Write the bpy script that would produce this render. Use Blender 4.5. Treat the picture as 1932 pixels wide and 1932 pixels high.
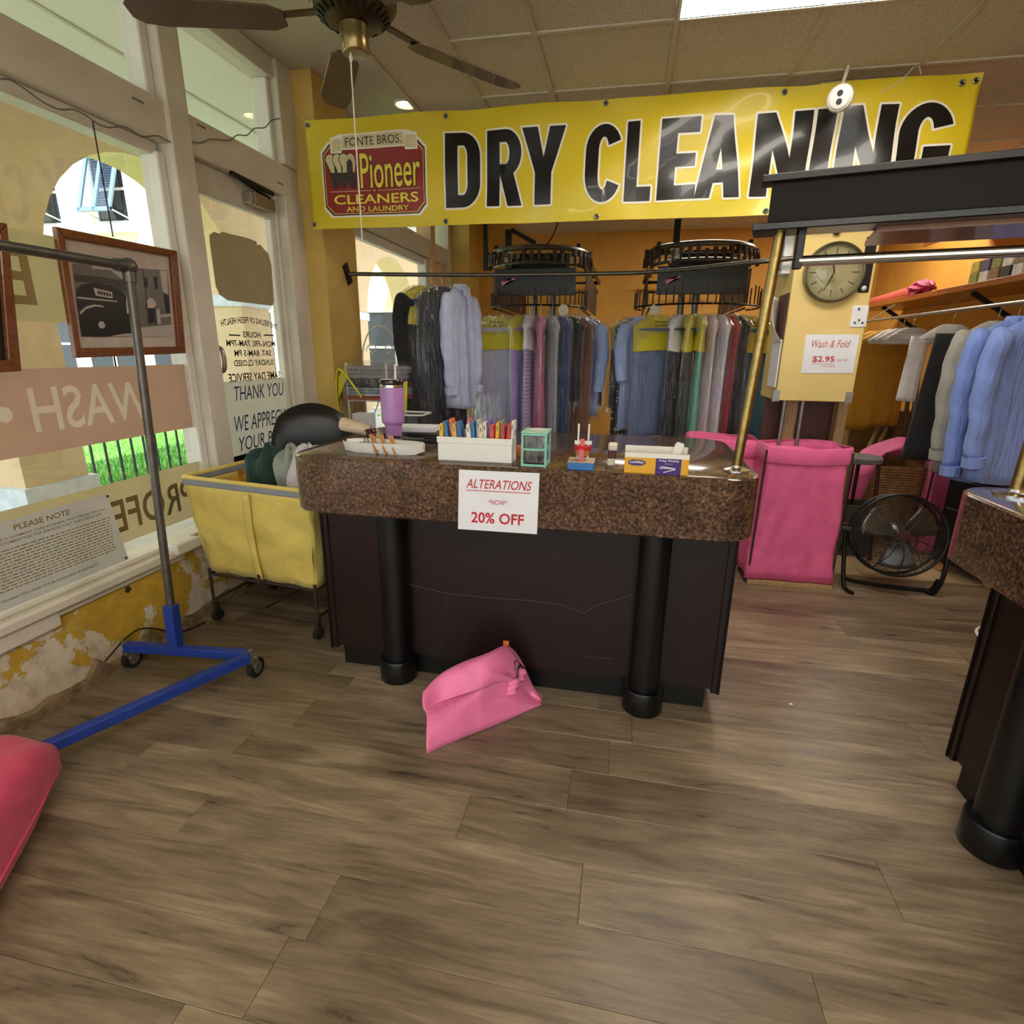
import bpy, bmesh, math, random
from mathutils import Vector, Matrix
PI = math.pi
for o in list(bpy.data.objects): bpy.data.objects.remove(o)
SC = bpy.context.scene
COL = SC.collection
# ------------------------------------------------------------------ camera
FPX = 1043.6
CAM_H = 1.42
_p, _y, _r = (math.radians(a) for a in (16.319, 11.262, 0.681))
FWD = Vector((-math.sin(_y)*math.cos(_p), math.cos(_y)*math.cos(_p), -math.sin(_p)))
_r0 = Vector((math.cos(_y), math.sin(_y), 0)); _u0 = _r0.cross(FWD)
RGT = _r0*math.cos(_r) + _u0*math.sin(_r); UPV = -_r0*math.sin(_r) + _u0*math.cos(_r)
CAMP = Vector((0, 0, CAM_H))
cam = bpy.data.cameras.new('camera'); camo = bpy.data.objects.new('camera', cam); COL.objects.link(camo)
cam.sensor_width = 36; cam.sensor_fit = 'HORIZONTAL'; cam.lens = FPX/1932*36; cam.clip_start = 0.02; cam.clip_end = 200
camo.matrix_world = Matrix(((RGT.x, UPV.x, -FWD.x, 0), (RGT.y, UPV.y, -FWD.y, 0), (RGT.z, UPV.z, -FWD.z, CAM_H), (0, 0, 0, 1)))
SC.camera = camo
# a photo pixel gives a direction; the plane it touches gives the distance
def _ray(px, py): return FWD + RGT*((px-966)/FPX) - UPV*((py-966)/FPX)
def onZ(px, py, z=0.0): d = _ray(px, py); return CAMP + d*((z-CAM_H)/d.z)
def onY(px, py, y): d = _ray(px, py); return CAMP + d*(y/d.y)
def onX(px, py, x): d = _ray(px, py); return CAMP + d*(x/d.x)
# ------------------------------------------------------------------ world, sun, exposure
wd = bpy.data.worlds.new('world'); SC.world = wd; wd.use_nodes = True
_n = wd.node_tree.nodes; _bg = _n['Background']
_bg.inputs[0].default_value = (0.80, 0.89, 1.0, 1); _bg.inputs[1].default_value = 2.4
sl = bpy.data.lights.new('sun', 'SUN'); sl.energy = 7.5; sl.angle = 0.01; sl.color = (1.0, 0.95, 0.86)
so = bpy.data.objects.new('sun', sl); COL.objects.link(so)
so.rotation_euler = Vector((-0.34, 0.62, -1.0)).to_track_quat('-Z', 'Y').to_euler(); so.location = (8, -12, 20)
SC.view_settings.view_transform = 'Standard'; SC.view_settings.look = 'None'
SC.view_settings.gamma = 1; SC.view_settings.use_curve_mapping = False
SC.view_settings.exposure = 0.42
TROFFER_W = 10.5
# ------------------------------------------------------------------ helpers
def S(h, a=1.0):
    h = h.lstrip('#'); c = [int(h[i:i+2], 16)/255 for i in (0, 2, 4)]
    return tuple((v/12.92 if v <= .04045 else ((v+.055)/1.055)**2.4) for v in c) + (a,)
MATS = {}
def _pb(name):
    m = bpy.data.materials.new(name); m.use_nodes = True; nt = m.node_tree
    b = nt.nodes['Principled BSDF']; MATS[name] = m
    return m, nt, b
def nd(nt, typ, **kw):
    n = nt.nodes.new(typ)
    for k, v in kw.items():
        if k.startswith('i_'):
            key = k[2:]; key = int(key) if key.isdigit() else key.replace('_', ' ')
            n.inputs[key].default_value = v
        else: setattr(n, k, v)
    return n
def ramp(nt, stops, interp='LINEAR'):
    r = nt.nodes.new('ShaderNodeValToRGB'); r.color_ramp.interpolation = interp
    e = r.color_ramp.elements
    while len(e) < len(stops): e.new(0.5)
    for i, (p, c) in enumerate(stops): e[i].position = p; e[i].color = c
    return r
def mat(name, col, rough=.6, metal=0.0, var=.10, scale=12.0, bump=0.0, bscale=60.0, coat=0.0, spec=.5, sheen=0.0, alpha=None, stretch=(1, 1, 1)):
    """plain procedural material: a base colour with soft noise variation and fine relief"""
    if name in MATS: return MATS[name]
    m, nt, b = _pb(name); L = nt.links
    c = S(col) if isinstance(col, str) else col
    tc = nd(nt, 'ShaderNodeTexCoord'); mp = nd(nt, 'ShaderNodeMapping'); mp.inputs['Scale'].default_value = stretch
    L.new(tc.outputs['Object'], mp.inputs[0])
    nz = nd(nt, 'ShaderNodeTexNoise', i_Scale=scale, i_Detail=5.0, i_Roughness=.6); L.new(mp.outputs[0], nz.inputs['Vector'])
    lo = tuple(max(0, v*(1-var*1.6)) for v in c[:3])+(1,); hi = tuple(min(1, v*(1+var)) for v in c[:3])+(1,)
    r = ramp(nt, [(.3, lo), (.7, hi)]); L.new(nz.outputs['Fac'], r.inputs[0]); L.new(r.outputs[0], b.inputs['Base Color'])
    b.inputs['Roughness'].default_value = rough; b.inputs['Metallic'].default_value = metal
    b.inputs['Coat Weight'].default_value = coat; b.inputs['Specular IOR Level'].default_value = spec
    if sheen: b.inputs['Sheen Weight'].default_value = sheen
    if bump:
        n2 = nd(nt, 'ShaderNodeTexNoise', i_Scale=bscale, i_Detail=4.0); L.new(mp.outputs[0], n2.inputs['Vector'])
        bp = nd(nt, 'ShaderNodeBump', i_Strength=bump, i_Distance=.01); L.new(n2.outputs['Fac'], bp.inputs['Height']); L.new(bp.outputs[0], b.inputs['Normal'])
    return m
def emis(name, col, st):
    m, nt, b = _pb(name); b.inputs['Base Color'].default_value = S(col); b.inputs['Emission Color'].default_value = S(col); b.inputs['Emission Strength'].default_value = st
    return m
class MB:
    """collects vertices and faces of ONE mesh"""
    def __init__(s): s.v = []; s.f = []
    def add(s, v, f):
        o = len(s.v); s.v += [tuple(p) for p in v]; s.f += [tuple(i+o for i in q) for q in f]; return s
    def box(s, a, b):
        x0, y0, z0 = (min(a[i], b[i]) for i in range(3)); x1, y1, z1 = (max(a[i], b[i]) for i in range(3))
        return s.add([(x0, y0, z0), (x1, y0, z0), (x1, y1, z0), (x0, y1, z0), (x0, y0, z1), (x1, y0, z1), (x1, y1, z1), (x0, y1, z1)],
                     [(0, 3, 2, 1), (4, 5, 6, 7), (0, 1, 5, 4), (1, 2, 6, 5), (2, 3, 7, 6), (3, 0, 4, 7)])
    def obox(s, c, sz, M):
        """box with half sizes sz about c turned by 3x3 M"""
        o = len(s.v); c = Vector(c); pts = []
        for dz in (-1, 1):
            for dx, dy in ((-1, -1), (1, -1), (1, 1), (-1, 1)): pts.append(tuple(c + M @ Vector((dx*sz[0], dy*sz[1], dz*sz[2]))))
        return s.add(pts, [(0, 3, 2, 1), (4, 5, 6, 7), (0, 1, 5, 4), (1, 2, 6, 5), (2, 3, 7, 6), (3, 0, 4, 7)])
    def beam(s, p0, p1, w, h, up=(0, 0, 1)):
        p0 = Vector(p0); p1 = Vector(p1); d = (p1-p0).normalized(); u = Vector(up); sd = d.cross(u)
        if sd.length < 1e-4: sd = d.cross(Vector((0, 1, 0)))
        sd.normalize(); u = sd.cross(d); pts = []
        for q in (p0, p1):
            for a, b in ((-1, -1), (1, -1), (1, 1), (-1, 1)): pts.append(tuple(q + sd*(a*w/2) + u*(b*h/2)))
        return s.add(pts, [(0, 1, 2, 3), (4, 7, 6, 5), (0, 4, 5, 1), (1, 5, 6, 2), (2, 6, 7, 3), (3, 7, 4, 0)])
    def tube(s, path, r, n=8, closed=False, cap=True):
        P = [Vector(p) for p in path]; m = len(P); rr = r if isinstance(r, (list, tuple)) else [r]*m
        prev = None; rings = []
        for i in range(m):
            if closed: t = P[(i+1) % m]-P[i-1]
            else: t = P[min(i+1, m-1)]-P[max(i-1, 0)]
            t.normalize()
            if prev is None:
                a = Vector((0, 0, 1)) if abs(t.z) < .9 else Vector((1, 0, 0)); x = t.cross(a).normalized()
            else:
                x = prev - t*prev.dot(t)
                x = x.normalized() if x.length > 1e-6 else t.orthogonal().normalized()
            prev = x; yv = t.cross(x)
            rings.append([tuple(P[i] + (x*math.cos(2*PI*k/n) + yv*math.sin(2*PI*k/n))*rr[i]) for k in range(n)])
        v = [q for rg in rings for q in rg]; f = []
        for i in range(m if closed else m-1):
            j = (i+1) % m
            for k in range(n): f.append((i*n+k, i*n+(k+1) % n, j*n+(k+1) % n, j*n+k))
        if cap and not closed: f.append(tuple(range(n))[::-1]); f.append(tuple((m-1)*n+k for k in range(n)))
        return s.add(v, f)
    def lathe(s, prof, c=(0, 0, 0), n=24, M=None):
        """prof: (radius, height) from bottom to top; closed by caps where radius > 0"""
        c = Vector(c); v = []; f = []
        for (r, z) in prof:
            for k in range(n):
                p = Vector((max(r, 1e-5)*math.cos(2*PI*k/n), max(r, 1e-5)*math.sin(2*PI*k/n), z))
                v.append(tuple(c + (M @ p if M else p)))
        for i in range(len(prof)-1):
            for k in range(n): f.append((i*n+k, i*n+(k+1) % n, (i+1)*n+(k+1) % n, (i+1)*n+k))
        f.append(tuple(range(n))[::-1]); f.append(tuple((len(prof)-1)*n+k for k in range(n)))
        return s.add(v, f)
    def loft(s, secs, c0=True, c1=True, closed=True):
        n = len(secs[0]); v = [p for q in secs for p in q]; f = []
        for i in range(len(secs)-1):
            for k in range(n if closed else n-1): f.append((i*n+k, i*n+(k+1) % n, (i+1)*n+(k+1) % n, (i+1)*n+k))
        if c0: f.append(tuple(range(n))[::-1])
        if c1: f.append(tuple((len(secs)-1)*n+k for k in range(n)))
        return s.add(v, f)
    def prism(s, poly, t, frame=None):
        """poly: list of (u, v); extruded by t along w; frame = (origin, U, V, W)"""
        o, U, V, W = frame or (Vector((0, 0, 0)), Vector((1, 0, 0)), Vector((0, 1, 0)), Vector((0, 0, 1)))
        o, U, V, W = Vector(o), Vector(U), Vector(V), Vector(W)
        a = [tuple(o + U*u + V*v) for u, v in poly]; b = [tuple(o + U*u + V*v + W*t) for u, v in poly]
        n = len(poly)
        return s.add(a+b, [tuple(range(n))[::-1], tuple(range(n, 2*n))] + [(k, (k+1) % n, n+(k+1) % n, n+k) for k in range(n)])
    def grid(s, fn, nu, nv):
        v = [tuple(fn(i/nu, j/nv)) for j in range(nv+1) for i in range(nu+1)]
        return s.add(v, [(j*(nu+1)+i, j*(nu+1)+i+1, (j+1)*(nu+1)+i+1, (j+1)*(nu+1)+i) for j in range(nv) for i in range(nu)])
    def sphere(s, c, r, n=12, m=8, sc=(1, 1, 1)):
        return s.lathe([(r*math.sin(PI*i/m), -r*math.cos(PI*i/m)) for i in range(m+1)], c, n, Matrix(((sc[0], 0, 0), (0, sc[1], 0), (0, 0, sc[2]))))
def rrect(w, d, r, n=5, cx=0, cy=0):
    out = []
    for sx, sy, a0 in ((1, 1, 0), (-1, 1, PI/2), (-1, -1, PI), (1, -1, 1.5*PI)):
        for k in range(n+1):
            a = a0 + PI/2*k/n; out.append((cx+sx*(w/2-r)+r*math.cos(a), cy+sy*(d/2-r)+r*math.sin(a)))
    return out
def _wloc(o):
    v = Vector((0, 0, 0))
    while o is not None: v += Vector(o.location); o = o.parent
    return v
def obj(name, mb, m, parent=None, W=False, smooth=False, bev=0.0, seg=1, thick=0.0, label=None, kind=None, sub=0):
    """link ONE mesh object; W = vertices are given in world space (parent chain unrotated)"""
    me = bpy.data.meshes.new(name); vs = mb.v
    if W and parent is not None:
        w = _wloc(parent); vs = [(a-w.x, b-w.y, c-w.z) for a, b, c in vs]
    me.from_pydata(vs, [], mb.f); me.validate()
    bm = bmesh.new(); bm.from_mesh(me); bmesh.ops.recalc_face_normals(bm, faces=bm.faces); bm.to_mesh(me); bm.free()
    if m is not None: me.materials.append(MATS[m] if isinstance(m, str) else m)
    o = bpy.data.objects.new(name, me); COL.objects.link(o)
    if parent is not None: o.parent = parent
    if smooth:
        for p in me.polygons: p.use_smooth = True
        if smooth != 'all':
            md = o.modifiers.new('split', 'EDGE_SPLIT'); md.split_angle = math.radians(42); md.use_edge_sharp = False
    if thick: md = o.modifiers.new('thick', 'SOLIDIFY'); md.thickness = thick; md.offset = 0
    if bev: md = o.modifiers.new('bev', 'BEVEL'); md.width = bev; md.segments = seg; md.limit_method = 'ANGLE'; md.angle_limit = math.radians(40)
    if sub: md = o.modifiers.new('sub', 'SUBSURF'); md.levels = sub; md.render_levels = sub
    if label: o['label'] = label
    if kind: o['kind'] = kind
    return o
def tag(o, label, cat, group=None):
    o['label'] = label; o['category'] = cat
    if group: o['group'] = group
    return o
def thing(name, label, cat, loc=(0, 0, 0), rz=0.0, group=None):
    o = bpy.data.objects.new(name, None); COL.objects.link(o); o.location = loc; o.rotation_euler = (0, 0, rz); o.empty_display_size = .05
    return tag(o, label, cat, group)
def sempty(name, loc=(0, 0, 0)):
    o = bpy.data.objects.new(name, None); COL.objects.link(o); o.location = loc; o['kind'] = 'structure'; o.empty_display_size = .05
    return o
def struct(name, mb, m, **kw): return obj(name, mb, m, kind='structure', **kw)
def copy_tree(o, parent=None):
    c = o.copy(); COL.objects.link(c); c.parent = parent
    for ch in list(o.children): copy_tree(ch, c)
    return c
_TX = {}
def glyphs(txt, offset=0.0, shear=0.0, spacing=1.0):
    """flat lettering as (verts2d, faces) in font units"""
    k = (txt, offset, shear, spacing)
    if k in _TX: return _TX[k]
    cu = bpy.data.curves.new('t', 'FONT'); cu.body = txt; cu.offset = offset; cu.shear = shear; cu.space_character = spacing; cu.resolution_u = 3
    ob = bpy.data.objects.new('t', cu); COL.objects.link(ob)
    dg = bpy.context.evaluated_depsgraph_get(); me = bpy.data.meshes.new_from_object(ob.evaluated_get(dg))
    r = ([(v.co.x, v.co.y) for v in me.vertices], [tuple(p.vertices) for p in me.polygons])
    bpy.data.objects.remove(ob); bpy.data.curves.remove(cu); bpy.data.meshes.remove(me); _TX[k] = r
    return r
def lettering(mb, txt, o, U, V, w=None, h=None, offset=0.0, shear=0.0, spacing=1.0, align='C', warp=None, fit=None):
    """adds letters fitted to width w and/or height h; o = bottom centre (or bottom left) of the ink; fit = offset that defines the box"""
    v, f = glyphs(txt, offset, shear, spacing)
    vb = glyphs(txt, fit, shear, spacing)[0] if fit is not None else v
    x0, x1 = min(p[0] for p in vb), max(p[0] for p in vb); y0, y1 = min(p[1] for p in vb), max(p[1] for p in vb)
    sx = w/(x1-x0) if w else None; sy = h/(y1-y0) if h else sx
    if sx is None: sx = sy
    o, U, V = Vector(o), Vector(U), Vector(V); xo = (x0+x1)/2 if align == 'C' else x0
    pts = []
    for a, b in v:
        u, t = (a-xo)*sx, (b-y0)*sy
        if warp: u, t = warp(u, t)
        pts.append(tuple(o + U*u + V*t))
    return mb.add(pts, f)
def bez(pts, n=8):
    """Catmull-Rom through pts"""
    P = [Vector(p) for p in pts]; out = []
    for i in range(len(P)-1):
        a, b, c, d = P[max(i-1, 0)], P[i], P[i+1], P[min(i+2, len(P)-1)]
        for k in range(n):
            t = k/n; out.append(.5*((2*b)+(c-a)*t+(2*a-5*b+4*c-d)*t*t+(3*b-a-3*c+d)*t**3))
    out.append(P[-1]); return out
# ------------------------------------------------------------------ special materials
def m_plank():
    m, nt, b = _pb('plank'); L = nt.links
    tc = nd(nt, 'ShaderNodeTexCoord'); oi = nd(nt, 'ShaderNodeObjectInfo')
    mul = nd(nt, 'ShaderNodeMath', operation='MULTIPLY', i_1=37.0); L.new(oi.outputs['Random'], mul.inputs[0])
    cb = nd(nt, 'ShaderNodeCombineXYZ'); L.new(mul.outputs[0], cb.inputs[0]); L.new(mul.outputs[0], cb.inputs[1])
    ad = nd(nt, 'ShaderNodeVectorMath', operation='ADD'); L.new(tc.outputs['Object'], ad.inputs[0]); L.new(cb.outputs[0], ad.inputs[1])
    mp = nd(nt, 'ShaderNodeMapping'); mp.inputs['Scale'].default_value = (1.6, 11, 1); L.new(ad.outputs[0], mp.inputs[0])
    n1 = nd(nt, 'ShaderNodeTexNoise', i_Scale=1.5, i_Detail=7.0, i_Roughness=.62, i_Distortion=1.2); L.new(mp.outputs[0], n1.inputs['Vector'])
    mp2 = nd(nt, 'ShaderNodeMapping'); mp2.inputs['Scale'].default_value = (5, 90, 1); L.new(ad.outputs[0], mp2.inputs[0])
    n2 = nd(nt, 'ShaderNodeTexNoise', i_Scale=1.0, i_Detail=5.0, i_Roughness=.7, i_Distortion=.6); L.new(mp2.outputs[0], n2.inputs['Vector'])
    mp3 = nd(nt, 'ShaderNodeMapping'); mp3.inputs['Scale'].default_value = (.9, 3.2, 1); L.new(ad.outputs[0], mp3.inputs[0])
    n3 = nd(nt, 'ShaderNodeTexNoise', i_Scale=1.6, i_Detail=3.0, i_Distortion=.8); L.new(mp3.outputs[0], n3.inputs['Vector'])
    r = ramp(nt, [(.25, S('5f5346')), (.45, S('887863')), (.6, S('9d8d76')), (.8, S('b3a38a'))]); L.new(n1.outputs['Fac'], r.inputs[0])
    r3 = ramp(nt, [(.30, (.52, .5, .48, 1)), (.62, (1.06, 1.05, 1.02, 1))]); L.new(n3.outputs['Fac'], r3.inputs[0])
    mx3 = nd(nt, 'ShaderNodeMixRGB', blend_type='MULTIPLY', i_Fac=.75); L.new(r.outputs[0], mx3.inputs[1]); L.new(r3.outputs[0], mx3.inputs[2])
    r2 = ramp(nt, [(.35, (.72, .7, .68, 1)), (.6, (1.05, 1.05, 1.05, 1))]); L.new(n2.outputs['Fac'], r2.inputs[0])
    mx = nd(nt, 'ShaderNodeMixRGB', blend_type='MULTIPLY', i_Fac=.8); L.new(mx3.outputs[0], mx.inputs[1]); L.new(r2.outputs[0], mx.inputs[2])
    rt = ramp(nt, [(0, (.78, .77, .76, 1)), (1, (1.1, 1.09, 1.07, 1))]); L.new(oi.outputs['Random'], rt.inputs[0])
    mx2 = nd(nt, 'ShaderNodeMixRGB', blend_type='MULTIPLY', i_Fac=1.0); L.new(mx.outputs[0], mx2.inputs[1]); L.new(rt.outputs[0], mx2.inputs[2])
    L.new(mx2.outputs[0], b.inputs['Base Color'])
    rr = ramp(nt, [(.3, (.26,)*3+(1,)), (.7, (.42,)*3+(1,))]); L.new(n1.outputs['Fac'], rr.inputs[0]); L.new(rr.outputs[0], b.inputs['Roughness'])
    bp = nd(nt, 'ShaderNodeBump', i_Strength=.12, i_Distance=.004); L.new(n2.outputs['Fac'], bp.inputs['Height']); L.new(bp.outputs[0], b.inputs['Normal'])
m_plank()
def m_laminate():
    m, nt, b = _pb('laminate'); L = nt.links
    tc = nd(nt, 'ShaderNodeTexCoord')
    n1 = nd(nt, 'ShaderNodeTexNoise', i_Scale=85.0, i_Detail=6.0, i_Roughness=.72, i_Distortion=.4); L.new(tc.outputs['Object'], n1.inputs['Vector'])
    n2 = nd(nt, 'ShaderNodeTexNoise', i_Scale=9.0, i_Detail=2.0); L.new(tc.outputs['Object'], n2.inputs['Vector'])
    v = nd(nt, 'ShaderNodeTexVoronoi', i_Scale=120.0); L.new(tc.outputs['Object'], v.inputs['Vector'])
    mx = nd(nt, 'ShaderNodeMixRGB', blend_type='MIX', i_Fac=.25); L.new(n1.outputs['Fac'], mx.inputs[1]); L.new(v.outputs['Color'], mx.inputs[2])
    r = ramp(nt, [(.28, S('2a1e19')), (.43, S('44332a')), (.52, S('5f4838')), (.62, S('7c5f4c')), (.78, S('98806e'))]); L.new(mx.outputs[0], r.inputs[0])
    r2 = ramp(nt, [(.35, (.75, .72, .7, 1)), (.65, (1.1, 1.05, 1.0, 1))]); L.new(n2.outputs['Fac'], r2.inputs[0])
    m2 = nd(nt, 'ShaderNodeMixRGB', blend_type='MULTIPLY', i_Fac=1.0); L.new(r.outputs[0], m2.inputs[1]); L.new(r2.outputs[0], m2.inputs[2])
    L.new(m2.outputs[0], b.inputs['Base Color']); b.inputs['Roughness'].default_value = .16; b.inputs['Coat Weight'].default_value = .35; b.inputs['Coat Roughness'].default_value = .08
m_laminate()
def m_peel():
    m, nt, b = _pb('peeling_paint'); L = nt.links
    tc = nd(nt, 'ShaderNodeTexCoord'); sp = nd(nt, 'ShaderNodeSeparateXYZ'); L.new(tc.outputs['Object'], sp.inputs[0])
    n1 = nd(nt, 'ShaderNodeTexNoise', i_Scale=4.3, i_Detail=9.0, i_Roughness=.66, i_Distortion=.3); L.new(tc.outputs['Object'], n1.inputs['Vector'])
    # more paint is lost low on the wall and towards the near end
    g = nd(nt, 'ShaderNodeMapRange', i_1=1.72, i_2=1.5, i_3=0.0, i_4=.17); L.new(sp.outputs['Y'], g.inputs[0])
    g2 = nd(nt, 'ShaderNodeMapRange', i_1=.14, i_2=.02, i_3=0.0, i_4=.12); L.new(sp.outputs['Z'], g2.inputs[0])
    g3 = nd(nt, 'ShaderNodeMapRange', i_1=2.25, i_2=2.4, i_3=0.0, i_4=.10); L.new(sp.outputs['Y'], g3.inputs[0])
    a = nd(nt, 'ShaderNodeMath', operation='ADD'); L.new(n1.outputs['Fac'], a.inputs[0]); L.new(g.outputs[0], a.inputs[1])
    a2 = nd(nt, 'ShaderNodeMath', operation='ADD'); L.new(a.outputs[0], a2.inputs[0]); L.new(g2.outputs[0], a2.inputs[1])
    a3 = nd(nt, 'ShaderNodeMath', operation='ADD'); L.new(a2.outputs[0], a3.inputs[0]); L.new(g3.outputs[0], a3.inputs[1])
    msk = ramp(nt, [(.565, (0, 0, 0, 1)), (.575, (1, 1, 1, 1))]); L.new(a3.outputs[0], msk.inputs[0])
    n2 = nd(nt, 'ShaderNodeTexNoise', i_Scale=14.0, i_Detail=6.0, i_Roughness=.6); L.new(tc.outputs['Object'], n2.inputs['Vector'])
    yel = ramp(nt, [(.3, S('b5902c')), (.7, S('cfa93d'))]); L.new(n2.outputs['Fac'], yel.inputs[0])
    pl = ramp(nt, [(.3, S('b5a78e')), (.5, S('d6c9b2')), (.7, S('e0d8c8'))]); L.new(n2.outputs['Fac'], pl.inputs[0])
    mx = nd(nt, 'ShaderNodeMixRGB'); L.new(msk.outputs[0], mx.inputs[0]); L.new(yel.outputs[0], mx.inputs[1]); L.new(pl.outputs[0], mx.inputs[2])
    L.new(mx.outputs[0], b.inputs['Base Color']); b.inputs['Roughness'].default_value = .75
    inv = nd(nt, 'ShaderNodeMath', operation='SUBTRACT', i_0=1.0); L.new(msk.outputs[0], inv.inputs[1])
    bp = nd(nt, 'ShaderNodeBump', i_Strength=.6, i_Distance=.004); L.new(inv.outputs[0], bp.inputs['Height']); L.new(bp.outputs[0], b.inputs['Normal'])
m_peel()
def m_tile():
    m, nt, b = _pb('ceiling_tile'); L = nt.links
    tc = nd(nt, 'ShaderNodeTexCoord')
    n1 = nd(nt, 'ShaderNodeTexNoise', i_Scale=160.0, i_Detail=4.0); L.new(tc.outputs['Object'], n1.inputs['Vector'])
    r = ramp(nt, [(.35, S('b6aa96')), (.6, S('d6cdbc'))]); L.new(n1.outputs['Fac'], r.inputs[0]); L.new(r.outputs[0], b.inputs['Base Color'])
    b.inputs['Roughness'].default_value = .9
    bp = nd(nt, 'ShaderNodeBump', i_Strength=.3, i_Distance=.003); L.new(n1.outputs['Fac'], bp.inputs['Height']); L.new(bp.outputs[0], b.inputs['Normal'])
m_tile()
def m_glass(name, tint='f4f8f4', refl=.06, rough=.02, bump=0.0, milk=0.0):
    """thin clear sheet: lets light straight through, with a faint mirror sheen"""
    m, nt, b = _pb(name); L = nt.links; out = nt.nodes['Material Output']
    tr = nd(nt, 'ShaderNodeBsdfTransparent', i_Color=S(tint)); gl = nd(nt, 'ShaderNodeBsdfGlossy', i_Roughness=rough)
    lw = nd(nt, 'ShaderNodeLayerWeight', i_Blend=.12); mr = nd(nt, 'ShaderNodeMapRange', i_3=refl, i_4=.7 if not bump else .45); L.new(lw.outputs['Facing'], mr.inputs[0])
    if bump:
        tc = nd(nt, 'ShaderNodeTexCoord'); mp = nd(nt, 'ShaderNodeMapping'); mp.inputs['Scale'].default_value = (1.6, 1.6, .22); L.new(tc.outputs['Object'], mp.inputs[0])
        nz = nd(nt, 'ShaderNodeTexNoise', i_Scale=22.0, i_Detail=4.0, i_Distortion=1.2); L.new(mp.outputs[0], nz.inputs['Vector'])
        bp = nd(nt, 'ShaderNodeBump', i_Strength=bump, i_Distance=.06); L.new(nz.outputs['Fac'], bp.inputs['Height']); L.new(bp.outputs[0], gl.inputs['Normal']); L.new(bp.outputs[0], lw.inputs['Normal'])
    mx = nd(nt, 'ShaderNodeMixShader'); L.new(mr.outputs[0], mx.inputs[0]); L.new(tr.outputs[0], mx.inputs[1]); L.new(gl.outputs[0], mx.inputs[2]); L.new(mx.outputs[0], out.inputs[0])
    if milk:
        df = nd(nt, 'ShaderNodeBsdfDiffuse', i_Color=S('f4f4f8')); m2 = nd(nt, 'ShaderNodeMixShader', i_0=milk); L.new(mx.outputs[0], m2.inputs[1]); L.new(df.outputs[0], m2.inputs[2]); L.new(m2.outputs[0], out.inputs[0])
m_glass('pane'); m_glass('poly_bag', 'fbfbfd', .11, .05, 1.0, 0.0); m_glass('clock_glass', 'f4f4f0', .05); m_glass('clear_tub', 'c9cdd0', .12, .2, .2)
def m_film(name, col, tl=.6):
    """vinyl stuck on the window: some light comes through it"""
    m, nt, b = _pb(name); L = nt.links; out = nt.nodes['Material Output']
    tc = nd(nt, 'ShaderNodeTexCoord'); nz = nd(nt, 'ShaderNodeTexNoise', i_Scale=5.0, i_Detail=3.0); L.new(tc.outputs['Object'], nz.inputs['Vector'])
    c = S(col); r = ramp(nt, [(.3, tuple(v*.9 for v in c[:3])+(1,)), (.7, c)]); L.new(nz.outputs['Fac'], r.inputs[0])
    d = nd(nt, 'ShaderNodeBsdfDiffuse'); t = nd(nt, 'ShaderNodeBsdfTranslucent'); L.new(r.outputs[0], d.inputs[0]); L.new(r.outputs[0], t.inputs[0])
    mx = nd(nt, 'ShaderNodeMixShader', i_0=tl); L.new(d.outputs[0], mx.inputs[1]); L.new(t.outputs[0], mx.inputs[2]); L.new(mx.outputs[0], out.inputs[0])
m_film('film_rose', 'b08c78', .55); m_film('film_cream', 'f2ead2', .12); m_film('film_tan', 'b8a384', .55); m_film('film_olive', 'b3a27a', .6); m_film('film_brown', '8a765a', .5); m_film('film_grey', 'cfc8ba', .35)
def m_wood(name, a, b_, rough=.35, scale=(1, 14, 14), coat=.2):
    m, nt, b = _pb(name); L = nt.links
    tc = nd(nt, 'ShaderNodeTexCoord'); mp = nd(nt, 'ShaderNodeMapping'); mp.inputs['Scale'].default_value = scale; L.new(tc.outputs['Object'], mp.inputs[0])
    n1 = nd(nt, 'ShaderNodeTexNoise', i_Scale=5.0, i_Detail=6.0, i_Roughness=.6, i_Distortion=.8); L.new(mp.outputs[0], n1.inputs['Vector'])
    r = ramp(nt, [(.3, S(a)), (.7, S(b_))]); L.new(n1.outputs['Fac'], r.inputs[0]); L.new(r.outputs[0], b.inputs['Base Color'])
    b.inputs['Roughness'].default_value = rough; b.inputs['Coat Weight'].default_value = coat
m_wood('frame_wood', '5d3115', '8a4f25'); m_wood('shelf_wood', '7a3f14', 'a8622a', .35, (14, 1, 14)); m_wood('soffit_wood', '6b3a16', '8f5423', .35, (14, 1, 14)); m_wood('raw_lumber', '9c7d55', 'c9aa7c', .7, (14, 14, 1), 0); m_wood('cedar', '4a1c14', '6b2b20', .5, (14, 14, 1), 0)
m_wood('maroon_panel', '4a2a22', '6a4034', .5, (2, 2, 1), 0)
def m_speck(name, base, dots, scale, thr=.28):
    m, nt, b = _pb(name); L = nt.links
    tc = nd(nt, 'ShaderNodeTexCoord'); v = nd(nt, 'ShaderNodeTexVoronoi', i_Scale=scale); L.new(tc.outputs['Object'], v.inputs['Vector'])
    r = ramp(nt, [(thr, S(dots)), (thr+.03, S(base))]); L.new(v.outputs['Distance'], r.inputs[0]); L.new(r.outputs[0], b.inputs['Base Color']); b.inputs['Roughness'].default_value = .8
m_speck('polka', '16161a', 'd8d4cc', 26, .27)
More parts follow.
